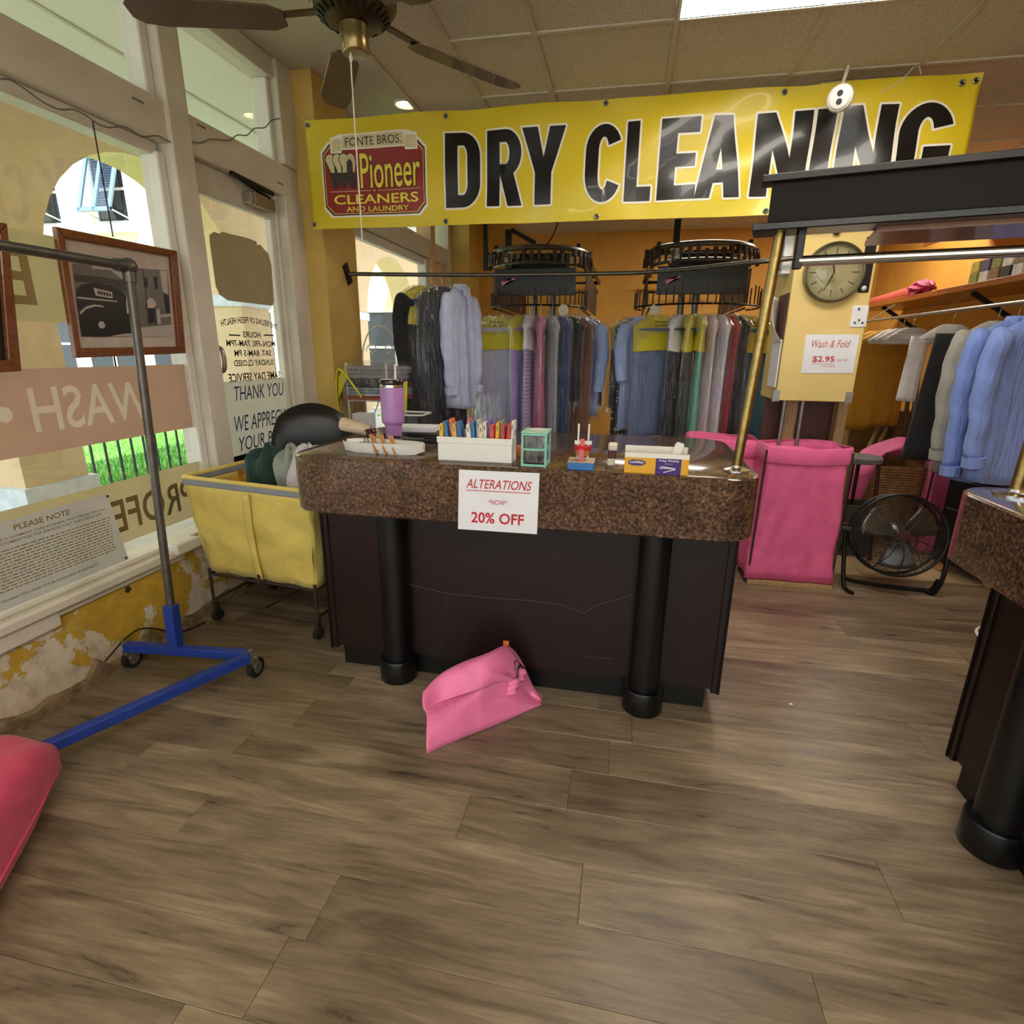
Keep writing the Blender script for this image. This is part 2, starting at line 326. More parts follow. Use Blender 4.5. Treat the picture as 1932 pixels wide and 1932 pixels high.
def m_plaid(name, a, b_, sc=60):
    m, nt, b = _pb(name); L = nt.links
    tc = nd(nt, 'ShaderNodeTexCoord')
    w1 = nd(nt, 'ShaderNodeTexWave', i_Scale=sc/6, bands_direction='X'); w2 = nd(nt, 'ShaderNodeTexWave', i_Scale=sc/6, bands_direction='Z'); L.new(tc.outputs['Object'], w1.inputs['Vector']); L.new(tc.outputs['Object'], w2.inputs['Vector'])
    ad = nd(nt, 'ShaderNodeMath', operation='ADD'); L.new(w1.outputs['Fac'], ad.inputs[0]); L.new(w2.outputs['Fac'], ad.inputs[1])
    r = ramp(nt, [(.2, S(a)), (.8, S(b_))]); h = nd(nt, 'ShaderNodeMath', operation='MULTIPLY', i_1=.5); L.new(ad.outputs[0], h.inputs[0]); L.new(h.outputs[0], r.inputs[0]); L.new(r.outputs[0], b.inputs['Base Color']); b.inputs['Roughness'].default_value = .8
m_plaid('plaid_lilac', 'a58fd0', 'e0d4f4')
def m_fabric(name, col, rough=.85, fold=.0, vert=True):
    """cloth: fine weave relief and slow creases"""
    if name in MATS: return MATS[name]
    m, nt, b = _pb(name); L = nt.links; c = S(col)
    tc = nd(nt, 'ShaderNodeTexCoord'); nz = nd(nt, 'ShaderNodeTexNoise', i_Scale=9.0, i_Detail=4.0, i_Distortion=1.0); L.new(tc.outputs['Object'], nz.inputs['Vector'])
    r = ramp(nt, [(.3, tuple(v*.86 for v in c[:3])+(1,)), (.7, tuple(min(1, v*1.05) for v in c[:3])+(1,))]); L.new(nz.outputs['Fac'], r.inputs[0]); L.new(r.outputs[0], b.inputs['Base Color'])
    b.inputs['Roughness'].default_value = rough; b.inputs['Sheen Weight'].default_value = .15
    mp = nd(nt, 'ShaderNodeMapping'); mp.inputs['Scale'].default_value = (1, 1, .16 if vert else 1); L.new(tc.outputs['Object'], mp.inputs[0])
    n2 = nd(nt, 'ShaderNodeTexNoise', i_Scale=20.0 if vert else 5.0, i_Detail=4.0 if vert else 2.5, i_Distortion=1.2 if vert else .5); L.new(mp.outputs[0], n2.inputs['Vector'])
    bp = nd(nt, 'ShaderNodeBump', i_Strength=.75+fold, i_Distance=.02); L.new(n2.outputs['Fac'], bp.inputs['Height']); L.new(bp.outputs[0], b.inputs['Normal'])
    return m
mat('cream_frame', 'd6cfc0', .5, var=.06, scale=5, bump=.1, bscale=30)
mat('white_frame', 'e0ddd4', .45, var=.05, scale=5)
mat('ochre_wall', 'd3b260', .7, var=.07, scale=3, bump=.08, bscale=50)
mat('orange_wall', 'd0983f', .7, var=.08, scale=2.5, bump=.08, bscale=50)
mat('yellow_pillar', 'e2c880', .65, var=.05, scale=4, bump=.06, bscale=50)
mat('plaster_ceiling', 'cbc0b0', .8, var=.05, scale=3)
mat('tee_bar', 'c4bba6', .6, var=.08)
mat('wall_plain', 'cdb46a', .8)
mat('tile_floor', 'cdb38a', .45, var=.1, scale=6)
mat('grout', '9a8564', .9)
mat('subfloor', '2f2720', .9)
mat('black_gloss', '0b0b0d', .28, var=.05)
mat('black_satin', '0a0a0b', .40, var=.1)
mat('black_plastic', '121214', .35, var=.1)
mat('dark_laminate', '20110f', .36, var=.08, scale=4, bump=.03)
mat('espresso', '140e0c', .55, var=.08, scale=4, spec=.2)
mat('chrome', 'c9c9c9', .18, 1.0, var=.04)
mat('brass_worn', 'a08a55', .3, 1.0, var=.22, scale=30)
mat('steel_dark', '6c6962', .38, .85, var=.15, scale=25)
mat('steel_pale', 'a5a39c', .35, .8, var=.12)
mat('iron_black', '1d1b19', .45, .4, var=.2)
mat('iron_rust', '4a3a2e', .6, .4, var=.3, scale=20)
mat('paper', 'e8eaf0', .7, var=.02)
mat('paper_yellow', 'd8c92a', .6, var=.05)
mat('ink_red', 'c2202c', .6, var=.04)
mat('ink_black', '0f0e0f', .35, var=.05)
mat('ink_grey', '77746c', .6)
mat('ink_blue', '23386e', .5)
mat('white_plastic', 'e6e4df', .35, var=.03)
# ------------------------------------------------------------------ room shell
WX = -2.2       # inner face of the window wall
CZ = 2.80       # suspended ceiling
PZ = 3.08       # plaster ceiling by the windows
YB = 7.44       # back wall
XR = 2.70       # right wall
YF = -2.6       # wall behind the camera
XT = -1.343     # left edge of the suspended ceiling
fl = struct('floor', MB().box((WX-.15, YF, -.12), (XR, YB, -.006)), 'subfloor')
rnd = random.Random(4)
PW, PL = .182, 1.22
full = None
for j in range(24):
    y0 = -.55 + j*PW; y1 = min(y0+PW, 3.83); x = WX - rnd.random()*PL
    while x < XR:
        a, b = max(x, WX), min(x+PL, XR)
        if b-a > .03:
            if b-a > PL-.001 and y1-y0 > PW-.001 and full is not None:
                o = full.copy(); COL.objects.link(o); o.location = (a, y0, 0)
            else:
                o = obj('plank', MB().box((.0005, .0005, -.006), (b-a-.0005, y1-y0-.0005, 0)), 'plank', fl, bev=.0009); o.location = (a, y0, 0)
                if b-a > PL-.001 and y1-y0 > PW-.001: full = o
        x += PL
tl0 = None
for i in range(10):
    for j in range(11):
        x0, y0 = -.33+i*.33, 3.835+j*.33
        if x0 > XR-.05: continue
        w = min(.326, XR-x0-.002)
        if w > .325 and tl0 is not None: o = tl0.copy(); COL.objects.link(o); o.location = (x0, y0, 0)
        else:
            o = obj('floor_tile', MB().box((0, 0, -.006), (w, .326, 0)), 'tile_floor', fl, bev=.002); o.location = (x0, y0, 0)
            if tl0 is None: tl0 = o
obj('floor_trim', MB().box((WX+.1, 3.826, -.004), (XR, 3.84, .004)), 'tile_floor', fl)
# suspended ceiling: tee bars and lay-in tiles
ce = struct('ceiling', MB().box((XT+.01, YF, CZ+.05), (XR, YB, CZ+.07)), 'plaster_ceiling')
GX = [XT, -.925, -.515, .109, .7165, 1.324, 1.93, 2.54, XR]
GY = [2.98 + .605*k for k in range(-3, 8)] + [YB]
TROF = [(.109, GY[2]), (.109, GY[7]), (1.324, GY[7])]
def in_trof(x, y): return any(tx < x < tx+1.21 and ty < y < ty+.6 for tx, ty in TROF)
for g in GX[:-1]:
    segs = [(GY[0], YB)] if abs(g-.7165) > .01 else [(GY[0], GY[2]), (GY[3], GY[7]), (GY[8], YB)]
    if abs(g-1.93) < .01: segs = [(GY[0], GY[7]), (GY[8], YB)]
    for ya, yb in segs: obj('grid_bar', MB().box((g-.012, ya, CZ-.004), (g+.012, yb, CZ+.012)), 'tee_bar', ce)
for k in range(len(GY)-1):
    for g0, g1 in zip(GX[:-1], GX[1:]):
        xm = (g0+g1)/2
        if g0 > -1.0 and not (g0 in (.7165, 1.93) and False): obj('grid_bar', MB().box((g0+.012, GY[k]-.012, CZ-.004), (g1-.012, GY[k]+.012, CZ+.012)), 'tee_bar', ce)
        if in_trof(xm, (GY[k]+GY[k+1])/2): continue
        e = .013 if g0 > -1.0 else 0
        if GY[k+1]-GY[k] < .08: continue
        obj('ceiling_tile', MB().box((g0+.013, GY[k]+e, CZ+.004), (g1-.013, GY[k+1]-e, CZ+.018)), 'ceiling_tile', ce)
# plaster ceiling strip by the windows, fascia up to it and an unseen slab added over everything to block the sun
struct('trim_1', MB().box((WX-.2, YF, PZ), (XT+.02, YB, PZ+.05)), 'plaster_ceiling')
struct('trim_2', MB().box((XT, YF, CZ+.012), (XT+.02, YB, PZ)), 'plaster_ceiling')
struct('sun_block_roof', MB().box((WX-.2, YF-.2, 3.2), (XR+.2, YB+.2, 3.5)), 'plaster_ceiling')
struct('wall_back', MB().box((WX-.2, YB, 0), (XR+.15, YB+.15, 3.2)), 'orange_wall')
struct('wall_right', MB().box((XR, YF, 0), (XR+.15, YB, 3.2)), 'orange_wall')
struct('wall_front', MB().box((WX-.2, YF-.15, 0), (XR+.15, YF, .45)).box((WX-.2, YF-.15, 2.75), (XR+.15, YF, 3.2)), 'wall_plain')
w3 = sempty('window_3')
for k in range(5): obj('mullion', MB().box((WX-.2+k*1.24, YF-.12, .45), (WX-.1+k*1.24, YF-.02, 2.75)), 'cream_frame', w3)
for k in range(4): obj('pane', MB().add([(WX-.1+k*1.24, YF-.07, .45), (WX-.2+(k+1)*1.24, YF-.07, .45), (WX-.2+(k+1)*1.24, YF-.07, 2.75), (WX-.1+k*1.24, YF-.07, 2.75)], [(0, 1, 2, 3)]), 'pane', w3)
# window wall: low wall, pier, corner pier
wl = struct('wall_left', MB().box((WX-.18, YF, -.1), (WX, 2.74, .40)), 'peeling_paint')
pier = struct('wall_pier', MB().box((WX-.18, 3.72, 0), (-2.045, 4.19, PZ)), 'ochre_wall', bev=.004)
struct('wall_left_back', MB().box((WX-.18, 4.19, 0), (WX, 7.0, .55)), 'ochre_wall')
struct('wall_corner', MB().box((WX-.18, 6.98, 0), (-1.95, YB, PZ)), 'ochre_wall')
# crumbling plaster foot of the low wall
mb = MB(); rr = random.Random(9); top = []; N = 60
ys = [-.6+k*(2.74+.6)/N for k in range(N+1)]
hs = [.03+.05*abs(math.sin(k*.7)+.6*math.sin(k*1.9))*rr.random() for k in range(N+1)]
mb.v = [(WX+.022+.006*rr.random(), ys[k], 0) for k in range(N+1)] + [(WX+.014+.01*rr.random(), ys[k], hs[k]) for k in range(N+1)] + [(WX, ys[k], hs[k]+.012) for k in range(N+1)]
mb.f = [(k, k+1, N+2+k, N+1+k) for k in range(N)] + [(N+1+k, N+2+k, 2*N+3+k, 2*N+2+k) for k in range(N)]
mat('crumbled_plaster', '8a7658', .95, var=.35, scale=18, bump=.6, bscale=30)
struct('baseboard_left', mb, 'crumbled_plaster')
mat('wall_hole', '3a2e22', .95, var=.4, scale=30)
for (px, py, ry, rz_) in ((697/1615*560, 1050+178/1932*670, .016, .016), (430, 1133, .05, .02)):
    p = onX(px, py, WX); m2 = MB(); pts = []
    for k in range(12):
        a = 2*PI*k/12; q = .7+.5*rr.random(); pts.append((math.cos(a)*ry*q, math.sin(a)*rz_*q))
    m2.prism(pts, .004, (Vector((WX-.002, p.y, p.z)), (0, 1, 0), (0, 0, 1), (1, 0, 0)))
    obj('hole', m2, 'wall_hole', wl)
# -------------------------------------------------- window 1 (big shop window with transom lights)
def frame_bar(par, a, b, m='cream_frame', name='frame_bar', bev=.006): return obj(name, MB().box(a, b), m, par, bev=bev)
GXP = WX-.06      # glass plane
w1 = sempty('window_1')
frame_bar(w1, (WX-.16, YF, .40), (WX+.05, 2.74, .44), name='sill')
frame_bar(w1, (WX-.12, YF, .44), (WX+.0, 2.60, .462), name='sill_stop')
frame_bar(w1, (WX-.15, YF, 2.34), (WX+.0, 3.72, 2.52), name='transom_bar')
frame_bar(w1, (WX-.15, YF, 2.285), (WX-.05, 2.60, 2.34), name='head_stop')
frame_bar(w1, (WX-.15, 2.62, .40), (WX+.02, 2.76, PZ), name='mullion')
frame_bar(w1, (WX-.13, 2.57, .50), (WX-.03, 2.62, 2.30), 'white_frame', name='glazing_bead')
frame_bar(w1, (WX-.13, 2.57, 2.52), (WX-.03, 2.62, 2.98), 'white_frame', name='glazing_bead')
frame_bar(w1, (WX-.15, YF, 2.97), (WX+.0, 3.72, PZ), name='head')
frame_bar(w1, (WX-.15, 3.56, 2.52), (WX+.02, 3.72, PZ), name='jamb')
frame_bar(w1, (WX-.13, 3.52, 2.52), (WX-.03, 3.56, 2.97), 'white_frame', name='glazing_bead')
frame_bar(w1, (WX-.15, .28, .44), (WX+.02, .40, PZ), name='mullion')
for (y0, y1, z0, z1) in ((YF, .28, .46, 2.3), (.40, 2.58, .46, 2.29), (YF, .28, 2.52, 2.97), (.40, 2.58, 2.52, 2.97), (2.76, 3.53, 2.52, 2.97)):
    obj('pane', MB().add([(GXP, y0, z0), (GXP, y1, z0), (GXP, y1, z1), (GXP, y0, z1)], [(0, 1, 2, 3)]), 'pane', w1)
for (y, z) in ((2.47, 2.46), (2.86, 2.49), (3.52, 2.40)):
    obj('latch_slot', MB().box((WX-.001, y-.03, z-.004), (WX+.003, y+.03, z+.004)), 'ink_grey', w1)
# ledge strip and bracket under the window
struct('trim_3', MB().box((WX, -1.2, .33), (WX+.03, 1.62, .40)), 'cream_frame', bev=.005)
struct('trim_4', MB().box((WX, 1.62, .365), (WX+.02, 2.30, .40)), 'cream_frame', bev=.005)
struct('trim_5', MB().box((WX, 2.20, .42), (WX+.075, 2.36, .47)), 'white_frame', bev=.004)
# -------------------------------------------------- glass shop door
d1 = sempty('door_1')
frame_bar(d1, (WX-.15, 3.53, 0), (WX+.02, 3.72, 2.34), name='jamb', bev=.008)
frame_bar(d1, (WX-.13, 3.50, 0), (WX-.04, 3.53, 2.34), 'white_frame', name='jamb_stop')
frame_bar(d1, (WX-.10, 2.76, 2.19), (WX-.05, 3.50, 2.34), name='top_rail')
frame_bar(d1, (WX-.10, 2.76, .0), (WX-.05, 2.82, 2.19), name='stile')
frame_bar(d1, (WX-.10, 3.455, .0), (WX-.05, 3.50, 2.19), name='stile')
frame_bar(d1, (WX-.10, 2.82, .0), (WX-.05, 3.455, .25), 'espresso', name='bottom_rail')
obj('pane', MB().add([(WX-.075, 2.82, .25), (WX-.075, 3.455, .25), (WX-.075, 3.455, 2.19), (WX-.075, 2.82, 2.19)], [(0, 1, 2, 3)]), 'pane', d1)
mat('closer_body', '9a8a70', .4, .5)
dc = obj('door_closer', MB().box((WX-.045, 3.22, 2.215), (WX+.02, 3.42, 2.285)), 'closer_body', d1, bev=.006)
obj('closer_arm', MB().beam((WX+.0, 3.05, 2.335), (WX+.02, 3.40, 2.31), .02, .02).beam((WX+.02, 3.36, 2.28), (WX+.0, 3.12, 2.325), .02, .012), 'iron_black', dc)
obj('closer_cap', MB().box((WX-.04, 3.19, 2.22), (WX+.015, 3.22, 2.28)), 'steel_pale', dc, bev=.006)
pz = onX(425, 675, WX-.05)
obj('door_handle', MB().tube(bez([(WX-.05, 2.80, 1.28), (WX-.0, 2.80, 1.30), (WX-.0, 2.80, 1.40), (WX-.05, 2.80, 1.42)], 4), .012, 8), 'steel_pale', d1, smooth=True)
# -------------------------------------------------- second window behind the pier
w2 = sempty('window_2')
frame_bar(w2, (WX-.15, 4.19, .55), (WX+.02, 7.0, .62), name='sill')
frame_bar(w2, (WX-.15, 4.19, 2.38), (WX+.0, 7.0, 2.56), name='transom_bar')
frame_bar(w2, (WX-.12, 4.19, 2.30), (WX-.05, 6.3, 2.38), 'white_frame', name='head_stop')
frame_bar(w2, (WX-.15, 4.19, 2.97), (WX+.0, 7.0, PZ), name='head')
mat('peach_frame', 'd7b48c', .55, var=.06)
frame_bar(w2, (WX-.15, 6.28, .62), (WX+.02, 6.42, 2.97), 'peach_frame', name='mullion')
frame_bar(w2, (WX-.12, 6.22, .62), (WX-.03, 6.28, 2.36), 'white_frame', name='glazing_bead')
frame_bar(w2, (WX-.15, 6.9, .62), (WX+.02, 7.0, 2.97), name='jamb')
frame_bar(w2, (WX-.10, 6.42, 1.9), (WX-.02, 6.90, 2.38), 'peach_frame', name='infill_panel')
for (y0, y1, z0, z1) in ((4.19, 6.24, .62, 2.36), (4.19, 6.28, 2.56, 2.97), (6.42, 6.9, 2.56, 2.97), (6.42, 6.9, .62, 1.9)):
    obj('pane', MB().add([(GXP, y0, z0), (GXP, y1, z0), (GXP, y1, z1), (GXP, y0, z1)], [(0, 1, 2, 3)]), 'pane', w2)
p = onX(812, 442, GXP)
obj('sticker', MB().box((GXP+.004, p.y-.09, p.z-.10), (GXP+.006, p.y+.09, p.z+.14)), 'ink_grey', w2)
# -------------------------------------------------- vinyl on the shop window (lettering faces the street)
def band(y0, y1, z0, z1, m): return obj('film_band', MB().add([(GXP+.003, y0, z0), (GXP+.003, y1, z0), (GXP+.003, y1, z1), (GXP+.003, y0, z1)], [(0, 1, 2, 3)]), m, w1)
def mirror_text(par, txt, yc, zb, w, h, m, off=.012, shear=0, x=GXP+.006, name='lettering', warp=None):
    return obj(name, lettering(MB(), txt, (x, yc, zb), (0, -1, 0), (0, 0, 1), w, h, off, shear, warp=warp), m, par)
b1 = band(.40, 2.58, 1.505, 1.83, 'film_olive')
b2 = band(.40, 2.58, 1.005, 1.33, 'film_rose')
b3 = band(.40, 2.58, .532, .82, 'film_olive')
mirror_text(b2, 'WASH', 2.035, 1.085, .56, .175, 'film_cream')
obj('bullet', MB().lathe([(.030, 0), (.030, .001)], (GXP+.006, 1.655, 1.168), 20, Matrix.Rotation(PI/2, 3, 'Y')), 'film_cream', b2)
mirror_text(b3, 'PROFE', 2.245, .585, .49, .155, 'film_brown')
mirror_text(b1, 'E', 1.81, 1.565, .12, .20, 'film_tan')
# door film: badge, hours, thank-you card
bd = obj('badge_film', MB(), 'film_brown', d1) if False else None
XD = WX-.069
def dpt(px, py): p = onX(px, py, XD); return (p.y, p.z)
poly = [dpt(*q) for q in ((395, 443), (404, 437), (413, 441), (420, 437), (432, 441), (455, 446), (470, 450), (484, 456), (485, 462), (492, 462), (498, 470), (506, 478), (512, 500), (517, 570), (514, 577), (430, 567), (414, 556), (407, 540), (396, 460))]
bd = obj('badge_film', MB().add([(XD, a, b) for a, b in poly], [tuple(range(len(poly)))]), 'film_brown', d1)
def dtext(txt, pl, pr, ybot, h, arc=0):
    a = onX(pl, ybot, XD); b = onX(pr, ybot, XD); w = abs(b.y-a.y)
    wp = (lambda u, t: (u, t - arc*(u/(w/2))**2)) if arc else None
    mirror_text(d1, txt, (a.y+b.y)/2, (a.z+b.z)/2, w, h, 'ink_black', .02, 0, XD, warp=wp)
dtext('THE FEELING OF FRESH HEALTH', 417, 522, 610, .035, .03)
dtext('HOURS', 459, 492, 637, .035)
for pl, pr in ((432, 453), (498, 516)):
    a, b = onX(pl, 632, XD), onX(pr, 632, XD); obj('rule', MB().box((XD, a.y, a.z-.004), (XD+.001, b.y, a.z+.004)), 'ink_black', d1)
dtext('MON.-FRI. 7AM-7PM', 428, 519, 654, .036); dtext('SAT. 8AM-5 PM', 443, 512, 672, .036); dtext('SUNDAY CLOSED', 442, 517, 690, .036); dtext('SAME DAY SERVICE', 432, 530, 718, .05)
obj('card_backing', MB().add([(XD+.004, 2.80, 0.79), (XD+.004, 3.46, .79), (XD+.004, 3.46, 1.225), (XD+.004, 2.80, 1.225)], [(0, 1, 2, 3)]), 'film_grey', d1)
obj('card_lower', MB().add([(XD+.003, 2.82, .25), (XD+.003, 3.455, .25), (XD+.003, 3.455, .79), (XD+.003, 2.82, .79)], [(0, 1, 2, 3)]), 'espresso', d1)
for t, pl, pr, yb, h in (('THANK YOU', 444, 537, 755, .085), ('WE APPRECIATE', 444, 560, 808, .095), ('YOUR BUSINESS', 452, 572, 840, .085)):
    a, b = onX(pl, yb, XD+.007), onX(pr, yb-8, XD+.007)
    obj('lettering', lettering(MB(), t, (XD+.007, (a.y+b.y)/2, (a.z+b.z)/2), (0, 1, 0), (0, 0, 1), abs(b.y-a.y), h, .0, .25), 'ink_blue', d1)
# troffer light fixtures (one in view, the rest of the row along the shop)
emis('troffer_glow', 'fff6e8', TROFFER_W)
mat('troffer_rim', 'e8e4d8', .4, var=.03)
def troffer(x, y, label, grp='ceiling troffers'):
    t = thing('ceiling_troffer', label, 'ceiling light', (x, y, CZ), 0, grp)
    obj('diffuser', MB().box((.012, .012, .0), (1.203, .593, .006)), 'troffer_glow', t)
    m = MB(); m.box((0, 0, -.006), (1.215, .012, .03)).box((0, .593, -.006), (1.215, .605, .03)).box((0, .012, -.006), (.012, .593, .03)).box((1.203, .012, -.006), (1.215, .593, .03))
    obj('rim', m, 'troffer_rim', t)
troffer(.109, 2.375, 'glowing white rectangular ceiling light panel above the yellow banner')
for x, y, l in ((.109, GY[7], 'glowing ceiling light panel over the garment conveyors behind the banner'), (1.324, GY[7], 'glowing ceiling light panel over the hanging shirts at the right'), (.109, -1.2, 'glowing ceiling light panel behind the viewer over the shop floor'), (-.9, -1.2, 'glowing ceiling light panel behind the viewer nearer the windows')): troffer(x, y, l)
# ================================================================== service counter
TZ = 1.02
def counter(name, label, loc, rz, L, D, cols, body_in=(.02, .02), y0=.21, cyy=.175):
    """local: front faces -y, x from 0 to L, front edge at y=0"""
    t = thing(name, label, 'counter', loc, rz)
    n = 8; R = .13
    out = rrect(L, D, R, n, L/2, D/2)
    secs = []
    for z, ins in ((.80, .006), (.806, 0), (TZ-.006, 0), (TZ, .006)):
        secs.append([((x-L/2)*(1-2*ins/L)+L/2, (y-D/2)*(1-2*ins/D)+D/2, z) for x, y in out])
    obj('worktop', MB().loft(secs), 'laminate', t, smooth=True)
    a, b = body_in
    obj('front_panel', MB().box((a+.03, y0, .10), (L-b-.03, y0+.02, .80)), 'dark_laminate', t)
    obj('side_panel', MB().box((a, y0-.008, .085), (a+.03, D-.12, .80)), 'dark_laminate', t, bev=.002)
    obj('side_panel', MB().box((L-b-.03, y0-.008, .085), (L-b, D-.12, .80)), 'dark_laminate', t, bev=.002)
    obj('edge_strip', MB().box((a-.002, y0-.012, .085), (a+.008, y0-.004, .80)), 'espresso', t)
    obj('edge_strip', MB().box((L-b-.008, y0-.012, .085), (L-b+.002, y0-.004, .80)), 'espresso', t)
    obj('toe_kick', MB().box((a+.05, y0+.015, 0), (L-b-.05, y0+.03, .10)), 'black_satin', t)
    for cx in cols:
        c = obj('column', MB().lathe([(.060, .10), (.060, .80)], (cx, cyy, 0), 32), 'black_satin', t, smooth=True)
        obj('column_base', MB().lathe([(.080, 0), (.082, .004), (.082, .095), (.078, .103), (.062, .104)], (cx, cyy, 0), 32), 'black_gloss', c, smooth=True)
    return t
ct = counter('service_counter', 'speckled brown laminate service counter with two black columns facing the viewer', (-1.28, 1.88, 0), 0, 1.75, .93, (.36, 1.43))
# hairline crack in the laminate of the front panel
pts = [(770, 1102), (800, 1110), (850, 1120), (920, 1128), (1000, 1133), (1060, 1141), (1090, 1152), (1103, 1157), (1120, 1144), (1160, 1132), (1200, 1121)]
mat('crack', '57504a', .6)
pw = [onY(a, b, 2.089) for a, b in pts]; m = MB()
m.tube([p-Vector((-1.28, 1.88, 0)) for p in pw], .0013, 4); obj('crack', m, 'crack', ct)
m = MB(); m.tube([onY(a, b, 2.089)-Vector((-1.28, 1.88, 0)) for a, b in ((845, 1125), (835, 1180), (828, 1235))], .0007, 4); obj('crack', m, 'crack', ct)
m = MB(); m.tube([onY(a, b, 2.089)-Vector((-1.28, 1.88, 0)) for a, b in ((1090, 1236), (1120, 1240), (1155, 1243))], .0007, 4); obj('crack', m, 'crack', ct)
# far counter at the right: same make, turned to face the aisle
rcx, rcy = 1.03, 1.98
rc = counter('side_counter', 'matching brown laminate counter at the right edge with one black column in view', (rcx, rcy, 0), -PI/2, 1.9, .93, (.40, 1.45), (.10, .10), .155, .135)
# ---------------------------------------------------------------- paper sign taped to the worktop edge
def flat_sign(name, label, corners, m, cat='sign'):
    """corners tl, tr, br, bl in world; thin sheet"""
    tl, tr, br, bl = (Vector(c) for c in corners); c = (tl+br)/2
    t = thing(name, label, cat, c); nrm = (tr-tl).cross(bl-tl).normalized()
    U = (tr-tl).normalized(); V = (tl-bl).normalized(); nrm = U.cross(V)
    q = [p-c for p in (bl, br, tr, tl)]
    obj('sheet', MB().add([tuple(p) for p in q]+[tuple(p-nrm*.0012) for p in q], [(0, 1, 2, 3), (7, 6, 5, 4), (0, 4, 5, 1), (1, 5, 6, 2), (2, 6, 7, 3), (3, 7, 4, 0)]), m, t)
    w = (tr-tl).length; h = (tl-bl).length
    def put(txt, u, v, tw, th, mm, off=.0, shear=0.0):
        obj('lettering', lettering(MB(), txt, U*((u-.5)*w)+V*((v-.5)*h)+nrm*.0012, U, V, tw*w if tw else None, th*h if th else None, off, shear), mm, t)
    def rule(u0, u1, v, th, mm):
        a = U*((u0-.5)*w)+V*((v-.5)*h)+nrm*.0008; b = U*((u1-.5)*w)+V*((v-.5)*h)+nrm*.0008
        obj('rule', MB().add([tuple(a), tuple(b), tuple(b+V*th*h), tuple(a+V*th*h)], [(0, 1, 2, 3)]), mm, t)
    return t, put, rule
YS = 1.877
t, put, rule = flat_sign('paper_sign', 'white paper sign with red alterations lettering on the worktop edge', [onY(*q, YS) for q in ((866, 886), (1018, 893), (1013, 1008), (864, 998))], 'paper')
put('ALTERATIONS', .5, .71, .82, .15, 'ink_red', .006, .25); rule(.09, .90, .665, .012, 'ink_red')
put('*NOW*', .5, .45, .24, .085, 'ink_red', 0); put('20% OFF', .5, .13, .67, .185, 'ink_red', .02)
# ---------------------------------------------------------------- gantry over the gap
GA = Vector((.40, 2.04, 0)); GB = Vector((1.16, 1.87, 0)); gd = (GB-GA).normalized()
gt = thing('garment_gantry', 'dark beam with chrome hanging rail carried on worn brass posts', 'rail', (GA.x, GA.y, TZ))
def G(s, z, off=0.0):
    n = Vector((-gd.y, gd.x, 0)); return GA + gd*s + n*off + Vector((0, 0, z))
BZ0, BZ1 = 1.795, 1.925
obj('fascia', MB().beam(G(.0, (BZ0+BZ1)/2), G(1.6, (BZ0+BZ1)/2), .03, BZ1-BZ0), 'espresso', gt, W=True)
obj('cap_strip', MB().beam(G(-.03, BZ1+.004), G(1.6, BZ1+.004), .07, .022), 'black_satin', gt, W=True, bev=.003)
obj('bottom_strip', MB().beam(G(-.04, BZ0-.004), G(1.6, BZ0-.004), .12, .022), 'black_gloss', gt, W=True, bev=.003)
obj('soffit_board', MB().beam(G(.30, BZ0-.022, .12), G(1.6, BZ0-.022, .12), .24, .014), 'soffit_wood', gt, W=True)
pt = obj('post', MB().tube([GA+Vector((0, 0, TZ)), G(.04, BZ0-.015)], .0165, 20), 'brass_worn', gt, W=True, smooth=True)
obj('flange', MB().lathe([(.045, 0), (.045, .005), (.02, .012), (.018, .02)], GA+Vector((0, 0, TZ)), 24), 'chrome', pt, W=True, smooth=True)
p2 = obj('post', MB().tube([GB+Vector((0, 0, TZ)), GB+Vector((.02, 0, BZ0-.015))], .0165, 20), 'brass_worn', gt, W=True, smooth=True)
obj('flange', MB().lathe([(.055, 0), (.055, .006), (.02, .012), (.018, .02)], GB+Vector((0, 0, TZ)), 24), 'chrome', p2, W=True, smooth=True)
RZ = 1.70
obj('hanger_arm', MB().beam(G(.10, BZ0, -.01), G(.10, RZ-.028, -.01), .022, .03, (0, 1, 0)), 'black_satin', gt, W=True, bev=.002)
obj('rail', MB().tube([G(.105, RZ-.005, -.01), G(1.6, RZ-.005, -.01)], .0155, 20), 'chrome', gt, W=True, smooth=True)
obj('hanger_arm', MB().beam(G(.95, BZ0, -.01), G(.95, RZ-.028, -.01), .022, .03, (0, 1, 0)), 'black_satin', gt, W=True, bev=.002)
# ---------------------------------------------------------------- dry cleaning banner
BY = 3.60
bn = thing('shop_banner', 'long yellow vinyl dry cleaning banner with black letters and a red wagon badge', 'banner', (-2.043, BY, 2.15))
BW, BH = 3.66, .605
def wr(x, z):
    """slack in the vinyl: y offset towards the viewer"""
    u = x/BW; e = math.exp(-((z-BH)/.12)**2)
    w = .006*math.sin(9*u*PI+z*5)+.005*math.sin(x*7-z*16)*(.4+u)+.004*math.sin(x*17+z*11)*(.3+.7*u)
    w += e*.006*math.sin(x*2*PI/.61)
    w += .010*math.sin((x-z*1.3)*9)*max(0, math.sin((u-.35)*PI*1.4))*(.5+.5*math.sin(z*7))
    return -w
def bpt(x, z, off): return (x, wr(x, z)-off, z)
NX, NZ = 180, 30
mat('vinyl_yellow', 'd8c020', .38, var=.04, scale=3, coat=.15)
